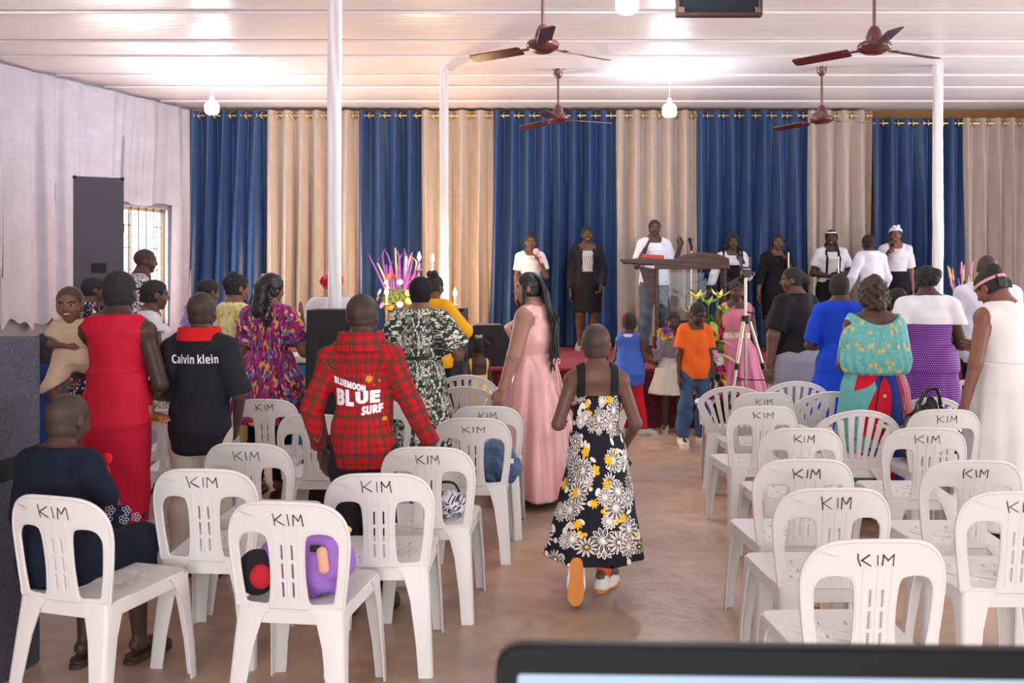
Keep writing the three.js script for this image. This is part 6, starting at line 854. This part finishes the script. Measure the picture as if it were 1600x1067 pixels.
speaker('large grey carpeted speaker at the left edge beside the seated child', [-2.315, 0, -3.765], -0.16, 0.60, 1.37, 0.40, carpetGrey);
speaker('black bass cabinet standing under the tall grey speaker', [at(153, 440, 0.0066)[0], 0, -9.6], 0.40, 0.50, 1.34, 0.5, vinylBlack);
speaker('tall grey speaker stacked in front of the barred window', [at(153, 440, 0.0066)[0], 1.342, -9.6], 0.40, 0.47, 1.32, 0.42, std('#4f4c55', 0.8));
speaker('grey speaker behind the woman in yellow', [at(693, 440, 0.0065)[0], 0, -9.5], -0.1, 0.45, 1.33, 0.36, carpetGrey);
{
  const b = thing('loudspeaker', 'black slanted speaker at the foot of the near white post', 'speaker', [at(521, 440, 0.0046)[0], 0, -6.72], 0.0, 'loudspeaker cabinets');
  const g = extrude(poly([[-0.21, 0], [0.165, 0], [0.165, 1.40], [-0.165, 1.40], [-0.175, 0.9]]), 0.34, 0.01); g.translate(0, 0, -0.17); part('cabinet', g, std('#101014', 0.75), b); part('grille', box(0.3, 1.28, 0.012, 0, 0.7, -0.19, 0.004), grilleMat, b); part('latch', box(0.02, 0.03, 0.012, -0.165, 0.82, 0.176), steel, b); part('handle', box(0.14, 0.05, 0.01, 0.02, 1.2, 0.181, 0.004), vinylBlack, b);
  const w = thing('stage_monitor', 'dark wedge monitor speaker on the stage edge behind the pink dress', 'speaker', [at(766, 440, 0.00735)[0], STAGE + 0.002, -0.00735 * F], 0.1);
  const s = extrude(poly([[-0.27, 0], [0.30, 0], [0.32, 0.10], [0.12, 0.46], [-0.20, 0.46], [-0.28, 0.34]]), 0.36, 0.01); s.translate(0, 0, -0.18); part('cabinet', s, std('#2b2a2e', 0.85), w); const gr = part('grille', box(0.36, 0.01, 0.3, 0, 0, 0, 0.004), grilleMat, w); gr.position.set(0.224, 0.285, 0); gr.rotation.z = -1.063; part('handle', box(0.12, 0.04, 0.01, -0.05, 0.3, 0.19, 0.004), vinylBlack, w);
  const c = thing('cool_box', 'blue cool box with a white lid left of the black speaker', 'cool box', [at(463, 440, 0.0059)[0], 0, -0.0059 * F]);
  part('body', box(0.5, 0.86, 0.4, 0, 0.43, 0, 0.03), std('#2a8fd0', 0.4, { map: dataTexture(128, (u, v) => { const a = 190 + 120 * (fbm(u, v, 8, 5, 3) - 0.4); return [a, a, a]; }, [1, 1], true) }), c); part('lid', box(0.53, 0.07, 0.43, 0, 0.90, 0, 0.02), std('#d9d9de', 0.4), c);
}
// ------------------------------------------------------------------ lectern, book, microphones, tripod
const wood = phy(lin(0.11, 0.028, 0.02), 0.5, { map: dataTexture(256, (u, v) => { const a = 190 + 90 * (fbm(u * 1, v * 6, 4, 9, 4) - 0.5) + 30 * Math.sin(v * 60 + 6 * fbm(u, v, 4, 3, 3)); return [a, a * 0.96, a * 0.93]; }, [0.8, 0.8], true), clearcoat: 0.08, clearcoatRoughness: 0.3 });
{
  const L = thing('lectern', 'polished brown wooden lectern with a clear front and arched rail', 'lectern', [at(1078, 440, 0.0080)[0], STAGE, -0.0080 * F], -0.12);
  const H = 1.20, W = 0.86, D = 0.46;
  const top = extrude(poly([[-W / 2 - 0.44, 0.03], [-W / 2 - 0.40, -0.02], [W / 2 + 0.03, -0.10], [W / 2 + 0.03, 0.0], [W / 2, 0.02], [-W / 2, 0.03]].map(([x, y]) => [x, y])), D, 0.008); top.translate(0, H, -D / 2); part('desk_top', top, wood, L);
  part('front_rail', box(W + 0.03, 0.085, 0.03, 0, H - 0.055, D / 2 - 0.01, 0.006), wood, L);
  const arch = new THREE.Shape(); arch.moveTo(-0.33, 0); arch.lineTo(0.33, 0); arch.lineTo(0.33, 0.02); arch.quadraticCurveTo(0.2, 0.10, 0, 0.10); arch.quadraticCurveTo(-0.2, 0.10, -0.33, 0.02); const ag = extrude(arch, 0.03, 0.004, 12); ag.translate(0.13, H + 0.01, D / 2 - 0.05); part('arched_rail', ag, wood, L);
  for (const x of [-W / 2 + 0.02, W / 2 - 0.02]) for (const z of [D / 2 - 0.03, -D / 2 + 0.03]) part('post', box(0.035, H - 0.07, 0.035, x, (H - 0.07) / 2 + 0.01, z, 0.004), wood, L);
  part('glass_panel', box(W - 0.09, H - 0.22, 0.006, 0, H / 2 - 0.03, D / 2 - 0.03), new THREE.MeshPhysicalMaterial({ color: '#eef2f4', transmission: 1, roughness: 0.0, thickness: 0, ior: 1.18 }), L);
  const side = extrude(poly([[-W / 2 - 0.20, H - 0.06], [-W / 2 + 0.01, H - 0.09], [-W / 2 + 0.01, H - 0.52], [-W / 2 - 0.07, H - 0.52]]), 0.03, 0.003); side.translate(0, 0, -0.015); part('side_bracket', side, wood, L);
  part('base', box(W + 0.06, 0.05, D + 0.06, 0, 0.025, 0, 0.008), wood, L); part('shelf', box(W - 0.08, 0.02, D - 0.12, 0, 0.45, -0.05), wood, L);
  const b = thing('book', 'red covered book lying on the lectern', 'book', [0, 0, 0]); b.rotation.set(0, -0.12, -0.05); L.updateMatrixWorld(true); b.position.copy(L.localToWorld(V3([-0.46, H + 0.034, 0.05])));
  part('cover', box(0.27, 0.05, 0.2, 0, 0.025, 0, 0.004), std('#c93420', 0.5), b); part('pages', box(0.276, 0.022, 0.17, 0.0, 0.018, -0.004), std('#d9cfc0', 0.9), b);
}
const darkMetal = std('#26262a', 0.4, { metalness: 0.6 }), paleMetal = std('#b9bdb4', 0.35, { metalness: 0.6 });
function micStand(label, px, k, h, boom) {
  const t = thing('microphone_stand', label, 'stand', [at(px, 440, k)[0], STAGE, -k * F], 0, 'microphone stands');
  part('base', lathe([[0.001, 0], [0.13, 0], [0.13, 0.012], [0.03, 0.03], [0.001, 0.03]], 20), darkMetal, t); part('pole', rod([0, 0.02, 0], [0, h, 0], 0.011, 0.009), paleMetal, t); part('clutch', cyl(0.02, 0.02, 0.06, 0, h * 0.6, 0, 12), darkMetal, t);
  part('clip', rod([0, h, 0], [0, h + 0.05, 0.02], 0.012), darkMetal, t); part('microphone', rod([0, h + 0.03, 0.03], [0, h + 0.13, -0.08], 0.014, 0.02), darkMetal, t); part('microphone_head', new THREE.SphereGeometry(0.027, 14, 10).translate(0, h + 0.15, -0.1), grilleMat, t);
  return t;
}
micStand('microphone stand right behind the lectern', 1080, 0.0085, 1.36); micStand('microphone stand before the singer with braces', 1310, 0.0083, 1.28); micStand('microphone stand beside the singer in black', 1232, 0.0084, 1.34);
function heldMic(P, side, mat, label) {
  P.root.updateMatrixWorld(true); const a = P.arms[side], t = thing('microphone', label, 'microphone', [0, 0, 0], 0, 'hand microphones'), p = P.root.localToWorld(V3([a.W[0] + a.hd[0] * 0.06, a.W[1] + a.hd[1] * 0.06, a.W[2] + a.hd[2] * 0.06 + 0.03])), m = P.root.localToWorld(V3([P.N[0], P.N[1] + 0.05, P.N[2] + 0.16])), d = m.sub(p).normalize();
  t.position.copy(p); t.quaternion.setFromUnitVectors(new THREE.Vector3(0, 1, 0), d);
  part('handle', cyl(0.019, 0.013, 0.16, 0, 0.0, 0, 12), mat[0], t); part('head', new THREE.SphereGeometry(mat[2] ?? 0.027, 16, 12).translate(0, 0.1, 0), mat[1], t);
}
heldMic(STG.pink, 0, [std('#d98aa8', 0.7), std('#e39ab8', 0.9), 0.045], 'microphone with a fluffy pink cover held by the leftmost singer'); heldMic(STG.curly, 0, [darkMetal, grilleMat], 'dark microphone held by the curly haired singer'); heldMic(STG.black, 0, [darkMetal, grilleMat], 'dark microphone held by the singer in black'); heldMic(STG.wrap, 1, [darkMetal, grilleMat], 'dark microphone held by the singer with the white headwrap');
{
  const k = 0.0064, t = thing('camera_tripod', 'champagne coloured camera tripod with a phone holder before the stage', 'tripod', [at(1165, 440, k)[0], 0, -k * F], 0.25), al = std(lin(0.55, 0.47, 0.40), 0.35, { metalness: 0.8 });
  part('centre_column', rod([0, 0.55, 0], [0, 1.66, 0], 0.014), al, t); part('collar', cyl(0.045, 0.05, 0.08, 0, 1.22, 0, 16), darkMetal, t); part('crank', rod([0, 1.3, 0], [0.08, 1.28, 0.02], 0.008), darkMetal, t);
  for (let i = 0; i < 3; i++) { const a = i * 2.094 + 0.5, x = Math.cos(a), z = Math.sin(a), p = (r, y) => [x * r, y, z * r]; const l = part('leg', join([rod(p(0.04, 1.2), p(0.17, 0.75), 0.018), rod(p(0.16, 0.78), p(0.29, 0.36), 0.014), rod(p(0.28, 0.4), p(0.39, 0.02), 0.010)]), al, t); part('leg_lock', rod(p(0.16, 0.79), p(0.175, 0.73), 0.024), darkMetal, l); part('leg_lock', rod(p(0.28, 0.40), p(0.295, 0.35), 0.02), darkMetal, l); part('rubber_foot', new THREE.SphereGeometry(0.018, 10, 8).translate(...p(0.39, 0.018)), darkMetal, l); part('brace', rod([0, 0.62, 0], p(0.215, 0.62), 0.006), darkMetal, l); }
  part('head', box(0.09, 0.08, 0.08, 0, 1.68, 0, 0.01), darkMetal, t); part('pan_handle', rod([0, 1.68, 0], [-0.30, 1.55, 0.12], 0.010), darkMetal, t); part('phone_holder', join([box(0.12, 0.02, 0.03, 0, 1.74, 0), box(0.02, 0.12, 0.03, -0.05, 1.79, 0), box(0.02, 0.12, 0.03, 0.05, 1.79, 0)]), darkMetal, t); part('side_knob', cyl(0.03, 0.03, 0.04, 0.07, 1.68, 0, 14), darkMetal, t);
}
// ------------------------------------------------------------------ flowers and candles
const petalGeo = (n, len, wid, cup) => { const gs = []; for (let i = 0; i < n; i++) { const g = sheet((u, v) => { const w = wid * Math.sin(Math.PI * Math.min(1, 0.12 + v * 0.9)) * (u - 0.5) * 2; return [w, cup * v * v * len, v * len]; }, 2, 4); g.rotateY(i / n * Math.PI * 2); gs.push(g); } const c = new THREE.SphereGeometry(len * 0.2, 8, 6); gs.push(c); return join(gs); };
const BL = { daisy: petalGeo(10, 0.05, 0.013, 0.25), dahlia: join([petalGeo(12, 0.055, 0.013, 0.15), petalGeo(10, 0.042, 0.012, 0.7), petalGeo(7, 0.028, 0.01, 1.4)]), lily: petalGeo(6, 0.12, 0.024, 0.55), leaf: sheet((u, v) => [(u - 0.5) * 0.07 * Math.sin(Math.PI * (0.08 + v * 0.92)), 0.05 * v - 0.12 * v * v, 0.24 * v], 4, 8) };
const PC = { red: std('#b3182c', 0.7), magenta: std('#b02a7c', 0.7), pink: std('#d98aa6', 0.7), yellow: std('#e0bd2a', 0.7), white: std('#e6e0da', 0.7), orange: std('#d8742a', 0.7), lily: std('#e3dc6a', 0.65), violet: std('#7a3fa0', 0.6), green: std('#4c7a34', 0.75), lime: std('#9ab648', 0.7) };
function bloom(t, kind, mat, p, s = 1, out) { const m = part(kind === 'leaf' ? 'leaf' : 'blossom', BL[kind], mat, t); m.position.set(...p); const d = out ?? [p[0] * 2, 0.15, p[2] * 2 + 0.25]; m.quaternion.setFromUnitVectors(new THREE.Vector3(0, 1, 0), V3(nrm(d))); m.rotateY(rnd(6)); m.scale.setScalar(s); return m; }
{
  const k = 0.0067, t = thing('flower_arrangement', 'tall arrangement of lilies and red and magenta blossoms before the lectern', 'flowers', [at(1108, 440, k)[0], 0, -k * F]);
  part('stand', lathe([[0.001, 0], [0.16, 0], [0.15, 0.03], [0.03, 0.08], [0.03, 0.30], [0.11, 0.40], [0.12, 0.44], [0.001, 0.44]], 20), std('#c9c2ba', 0.5), t); part('foliage_core', fieldGeo(meshField((x, y, z) => ball(0, 0.80, 0, 0.11, 0.42, 0.11)(x, y, z) + 0.02 * wrinkle(x * 3, y * 2, z * 3), [-0.2, 0.3, -0.2], [0.2, 1.3, 0.2], 0.02)), std('#33502a', 0.9), t);
  const cols = [PC.red, PC.magenta, PC.red, PC.pink, PC.orange, PC.magenta, PC.red, PC.yellow, PC.white];
  for (let i = 0; i < 54; i++) { const a = rnd(Math.PI * 2), y = 0.42 + 0.78 * (i / 54), r = 0.13 * Math.sqrt(Math.max(0.15, 1 - Math.pow((y - 0.78) / 0.5, 2))) + 0.02; bloom(t, i % 3 ? 'dahlia' : 'daisy', cols[i % 9], [Math.cos(a) * r, y, Math.sin(a) * r], rnd(0.9, 1.45), [Math.cos(a), 0.3, Math.sin(a)]); }
  for (let i = 0; i < 22; i++) { const a = rnd(Math.PI * 2), y = rnd(0.5, 1.2); bloom(t, 'leaf', i % 2 ? PC.green : PC.lime, [Math.cos(a) * 0.12, y, Math.sin(a) * 0.12], rnd(0.7, 1.1), [Math.cos(a) * 0.3, 1, Math.sin(a) * 0.3]); }
  [[-0.14, 1.44, 0.05], [-0.03, 1.38, 0.1], [0.10, 1.45, 0.02], [0.14, 1.30, 0.08], [-0.18, 1.28, 0.08]].forEach((p, i) => { part('stem', rod([p[0] * 0.3, 1.0, 0], p, 0.006), PC.green, t); bloom(t, 'lily', i % 2 ? PC.lime : PC.lily, p, 1, [p[0], 1.2, 0.15]); });
}
{
  const P = at(622, 440, 0.0079), t = thing('flower_arrangement', 'arrangement with upright purple ribbons and small pale flowers by the candles', 'flowers', [P[0], STAGE, P[2]]);
  part('vase', lathe([[0.001, 0], [0.12, 0], [0.06, 0.1], [0.05, 0.35], [0.12, 0.55], [0.13, 0.58], [0.001, 0.58]], 20), std('#c9b98e', 0.4), t); part('foliage_core', fieldGeo(meshField((x, y, z) => ball(0, 0.70, 0, 0.2, 0.18, 0.16)(x, y, z) + 0.03 * wrinkle(x * 3, y * 3, z * 3), [-0.3, 0.4, -0.25], [0.3, 1.0, 0.25], 0.022)), std('#5a6a3a', 0.9), t);
  for (let i = 0; i < 17; i++) { const a = (i / 16 - 0.5) * 1.5, h = rnd(0.42, 0.62), b = rnd(-0.12, 0.12), pts = [[Math.sin(a) * 0.12, 0.7, b], [Math.sin(a) * 0.30, 0.7 + h * 0.55, b], [Math.sin(a) * 0.42 + 0.03 * (i % 3 - 1), 0.7 + h, b + 0.03], [Math.sin(a) * 0.40 + 0.06 * (i % 3 - 1), 0.72 + h * 1.06, b + 0.06]], C = new THREE.CatmullRomCurve3(pts.map(V3)); part('ribbon', sheet((u, v) => { const p = C.getPoint(v); return [p.x + (u - 0.5) * 0.034 * (1 - v * 0.6), p.y, p.z + 0.006 * Math.sin(u * 3)]; }, 2, 14), i % 4 === 3 ? std('#d9b98a', 0.6) : PC.violet, t); }
  for (let i = 0; i < 40; i++) { const a = rnd(Math.PI * 2), y = rnd(0.6, 1.02), r = rnd(0.14, 0.26); bloom(t, 'daisy', [PC.white, PC.pink, PC.red, PC.white, PC.orange, PC.lily][i % 6], [Math.cos(a) * r, y, Math.sin(a) * r * 0.8], rnd(0.7, 1.1), [Math.cos(a), 0.5, Math.sin(a) + 0.3]); }
  const Q = at(1503, 440, 0.0076), s = thing('flower_arrangement', 'arrangement of pale reeds and leaves beside the right post', 'flowers', [Q[0], STAGE, Q[2]]); part('vase', lathe([[0.001, 0], [0.10, 0], [0.06, 0.1], [0.05, 0.4], [0.1, 0.56], [0.001, 0.56]], 18), std('#c9b98e', 0.4), s);
  for (let i = 0; i < 14; i++) { const a = (i / 13 - 0.5) * 1.3, b = rnd(-0.1, 0.1), h = rnd(0.75, 1.05); part('reed', join([rod([0, 0.5, 0], [Math.sin(a) * 0.22, h, b], 0.004), rod([Math.sin(a) * 0.22, h, b], [Math.sin(a) * 0.27, h + 0.14, b], 0.016, 0.006)]), i % 4 === 1 ? PC.pink : i % 4 === 3 ? PC.violet : std('#d5b07e', 0.8), s); }
  for (let i = 0; i < 16; i++) { const a = rnd(6.28); bloom(s, i % 2 ? 'leaf' : 'daisy', i % 2 ? PC.lime : PC.white, [Math.cos(a) * 0.14, rnd(0.55, 0.72), Math.sin(a) * 0.14], 0.9); }
  const child = thing('bouquet', 'small yellow and violet bouquet held by the child in grey', 'flowers', at(1041, 521, 0.00655)); part('stem', rod([0, -0.16, 0], [0, 0, 0], 0.012), PC.green, child); for (let i = 0; i < 11; i++) { const a = i * 2.4, r = 0.02 * Math.sqrt(i); bloom(child, 'dahlia', i % 2 ? PC.yellow : PC.violet, [Math.cos(a) * r, Math.sin(a) * r * 0.7, 0.02 * Math.cos(i)], 0.8, [Math.cos(a) * 0.4, Math.sin(a) * 0.4, 1]); }
}
{
  const gold = std(lin(0.6, 0.42, 0.18), 0.35, { metalness: 0.8 }), wax = std('#e6dcc8', 0.6), fl = std('#fff1c8', 0.5, { emissive: lin(1.0, 0.72, 0.32), emissiveIntensity: 14 });
  const flame = lathe([[0.001, -0.025], [0.016, -0.012], [0.025, 0.010], [0.018, 0.042], [0.001, 0.085]], 12);
  const glow = (x, y, z, w) => { const l = new THREE.PointLight(lin(1.0, 0.70, 0.36), w, 0, 2); l.position.set(x, y, z); l.castShadow = true; l.shadow.radius = 1; l.name = 'candle_flame_light'; scene.add(l); };
  const P = at(655, 440, 0.0081), t = thing('candelabra', 'gilt candelabra with three lit candles beside the purple ribbons', 'candles', [P[0], STAGE, P[2]]); part('base', lathe([[0.001, 0], [0.14, 0], [0.12, 0.03], [0.02, 0.08], [0.015, 1.0], [0.001, 1.0]], 16), gold, t);
  for (const [x, y] of [[-0.17, 1.13], [0, 1.19], [0.17, 1.17]]) { const a = part('arm', tube([[0, 0.8, 0], [x * 0.5, 0.82, 0], [x, 0.9, 0], [x, y - 0.1, 0]], 0.009, 14, 6), gold, t); part('cup', lathe([[0.001, y - 0.11], [0.035, y - 0.09], [0.03, y - 0.08], [0.001, y - 0.08]], 14).translate(x, 0, 0), gold, a); part('candle', cyl(0.013, 0.013, 0.12, x, y - 0.03, 0, 12), wax, a); part('candle_flame', flame.clone().translate(x, y + 0.055, 0), fl, a); }
  glow(P[0], STAGE + 1.25, P[2], 6.5);
  for (const [px, py, k, label] of [[604, 461, 0.0074, 'single lit candle left of the purple ribbon flowers'], [711, 463, 0.0074, 'single lit candle beside the second white post']]) { const q = at(px, py, k), c = thing('candle_stand', label, 'candle', [q[0], STAGE, q[2]]), h = q[1] - STAGE; part('holder', lathe([[0.001, 0], [0.10, 0], [0.09, 0.02], [0.015, 0.05], [0.012, h - 0.12], [0.05, h - 0.11], [0.045, h - 0.10], [0.001, h - 0.10]], 16), gold, c); part('candle', cyl(0.014, 0.014, 0.1, 0, h - 0.05, 0, 12), wax, c); part('candle_flame', flame.clone().translate(0, h + 0.02, 0), fl, c); glow(q[0], q[1] + 0.03, q[2], 2); }
}
// ------------------------------------------------------------------ bags on the chairs
const lump = (f, r, c) => fieldGeo(meshField(f, [-r[0], -r[1], -r[2]], r, c));
{
  const seatOf = (n) => scene.getObjectByName(n).position;
  const fur = std('#9468bb', 0.95, { bumpMap: FAB.knit, bumpScale: 0.004 });
  let s = seatOf('plastic_chair_002'); const b = thing('plush_bag', 'round purple plush bag lying on a white chair', 'bag', [s.x - 0.02, 0.425, s.z + 0.055], -0.1);
  part('body', lump((x, y, z) => ball(0.02, 0.0, 0, 0.185, 0.135, 0.10)(x, y, z) + 0.006 * wrinkle(x * 2, y * 2, z * 2), [0.24, 0.17, 0.14], 0.011), fur, b).position.y = 0.13;
  part('black_flap', lump((x, y, z) => ball(0, 0, 0, 0.075, 0.085, 0.06)(x, y, z), [0.1, 0.1, 0.08], 0.01), std('#131216', 0.9), b).position.set(-0.15, 0.10, 0.055); part('red_patch', lump((x, y, z) => ball(0, 0, 0, 0.042, 0.045, 0.03)(x, y, z), [0.06, 0.06, 0.05], 0.008), std('#b3172a', 0.9), b).position.set(-0.115, 0.10, 0.105);
  part('yellow_bow', lump((x, y, z) => smin(ball(0.035, 0.0, 0, 0.04, 0.02, 0.02)(x, y, z), ball(-0.03, 0.015, 0, 0.04, 0.018, 0.02)(x, y, z), 0.01), [0.09, 0.05, 0.04], 0.007), std('#e2c42a', 0.85), b).position.set(0.125, 0.255, 0.02); part('peach_strap', lump((x, y, z) => capsule([0, 0.03, 0], [0.008, -0.03, 0], 0.02, 0.02)(x, y, z), [0.05, 0.07, 0.04], 0.007), std('#d9a184', 0.8), b).position.set(0.11, 0.165, 0.10); part('dark_tab', box(0.04, 0.024, 0.014, 0.085, 0.205, 0.095, 0.004), std('#1a181c', 0.8), b); part('gold_charm', new THREE.TorusGeometry(0.014, 0.005, 6, 12).translate(-0.15, -0.0, 0.12), std(lin(0.7, 0.45, 0.12), 0.3, { metalness: 0.9 }), b);
  s = seatOf('plastic_chair_006'); const d = thing('denim_bundle', 'crumpled blue denim bundle on a white chair', 'bag', [s.x + 0.10, 0.425, s.z + 0.02], 0.2);
  const dg = lump((x, y, z) => smin(ball(0, 0, 0, 0.13, 0.12, 0.11)(x, y, z), ball(0.05, -0.04, 0.03, 0.11, 0.08, 0.12)(x, y, z), 0.05) + 0.018 * wrinkle(x * 2.2 + 1, y * 2, z * 2.4), [0.22, 0.16, 0.19], 0.010); part('denim', planarUv(dg), std('#ffffff', 0.9, { map: FAB.denim }), d).position.y = 0.11; part('white_tag', box(0.02, 0.028, 0.003, 0.10, 0.13, 0.12), std('#e6e6e8', 0.6), d);
  s = seatOf('plastic_chair_005'); const e = thing('patterned_bag', 'black and white patterned bag on a white chair', 'bag', [s.x + 0.06, 0.425, s.z - 0.02], 0); e.scale.setScalar(0.72); part('body', planarUv(lump((x, y, z) => ball(0, 0, 0, 0.14, 0.10, 0.09)(x, y, z) + 0.01 * wrinkle(x * 2, y * 2, z * 2), [0.19, 0.15, 0.14], 0.012)), std('#ffffff', 0.85, { map: FAB.monochrome }), e).position.y = 0.095; part('strap', tube([[-0.1, 0.15, 0], [-0.05, 0.24, 0.02], [0.05, 0.24, 0.02], [0.1, 0.15, 0]], 0.009, 18, 6), vinylBlack, e);
  s = seatOf('plastic_chair_022'); const g = thing('plastic_bag', 'black plastic bag held over the seat by the woman in white', 'bag', [s.x + 0.05, 0.425, s.z - 0.1], 0); part('bag_body', lump((x, y, z) => { const w = 1 - 0.55 * Math.max(0, Math.min(1, (y + 0.02) / 0.2)); return ball(0, 0, 0, 0.20 * w + 0.02, 0.21, 0.13 * w + 0.02)(x, y, z) + 0.012 * wrinkle(x * 2.5, y * 1.5, z * 2.5); }, [0.26, 0.26, 0.2], 0.011), phy('#18181c', 0.28), g).position.y = 0.205; part('bag_handle', tube([[-0.06, 0.38, 0], [-0.02, 0.47, 0.01], [0.05, 0.48, 0.01], [0.08, 0.38, 0]], 0.012, 18, 6), phy('#18181c', 0.28), g);
  const bl = thing('checked_cloth', 'blue checked cloth hanging from the hand of the hidden child', 'cloth'); { const a = hiddenChild.arms[0]; hiddenChild.root.updateMatrixWorld(true); bl.position.copy(hiddenChild.root.localToWorld(V3([a.W[0] + a.hd[0] * 0.12, a.W[1] + a.hd[1] * 0.12 - 0.04, a.W[2] + a.hd[2] * 0.12]))); } part('cloth', planarUv(lump((x, y, z) => ball(0, 0, 0, 0.05, 0.075, 0.03)(x, y, z) + 0.01 * wrinkle(x * 3, y * 2, z * 3), [0.09, 0.11, 0.06], 0.009)), std('#ffffff', 0.9, { map: FAB.blueplaid }), bl);
  solo('paper_scrap', box(0.03, 0.004, 0.018, ...at(1170, 884, 0.0036).map((v, i) => (i === 1 ? 0.003 : v))), std('#e0d24a', 0.8), 'tiny yellow paper scrap on the floor beside the right chairs', 'litter');
}
// ------------------------------------------------------------------ laptop at the camera, its screen edge cutting into the view
{
  const D = 0.62, k = D / F, x0 = (768 - 800) * k, yTop = EYE - (1011 - HORIZON) * k, w = 0.40, h = 0.262, t = thing('laptop', 'black framed laptop screen at the bottom right edge', 'laptop', [x0 + w / 2, yTop - h, -D]); t.rotation.z = -0.012;
  const lid = rrect(-w / 2, 0, w / 2, h, 0.02), hole = rrect(-w / 2 + 0.0145, 0.02, w / 2 - 0.0145, h - 0.0185, 0.003, THREE.Path); lid.holes.push(hole); part('bezel', extrude(lid, 0.004, 0.001), phy('#050608', 0.55, { specularIntensity: 0.3 }), t).position.z = 0.0; part('lid_back', extrude(rrect(-w / 2, 0, w / 2, h, 0.02), 0.006, 0.001).translate(0, 0, -0.008), std('#1a1b1e', 0.5), t);
  part('screen', box(w - 0.027, h - 0.036, 0.001, 0, h / 2 + 0.0008, 0.001), std('#101418', 0.4, { emissive: lin(0.42, 0.58, 0.74), emissiveIntensity: 0.75 }), t);
  const l = new THREE.RectAreaLight(lin(0.57, 0.78, 1.0), 0.6, w - 0.03, h - 0.04); l.name = 'screen_light'; l.position.set(x0 + w / 2, yTop - h / 2, -D + 0.012); l.lookAt(x0 + w / 2, yTop - h / 2, 1); scene.add(l);
  part('keyboard_deck', box(w, 0.014, 0.26, 0, -0.008, 0.13, 0.005), std('#26272b', 0.5), t);
  const tb = thing('desk', 'dark desk under the laptop, below the view', 'table', [x0 + w / 2, 0, -0.58]), ty = yTop - h - 0.022; part('desk_top', box(1.1, 0.03, 0.52, 0, ty - 0.015, 0, 0.004), std('#4a3a30', 0.6), tb); for (const sx of [-0.5, 0.5]) for (const sz of [-0.2, 0.2]) part('leg', box(0.05, ty - 0.03, 0.05, sx, (ty - 0.03) / 2, sz), std('#3a2d26', 0.7), tb);
}
camera.focus = 6; camera.userData.fStop = 8;
renderer.render(scene, camera);
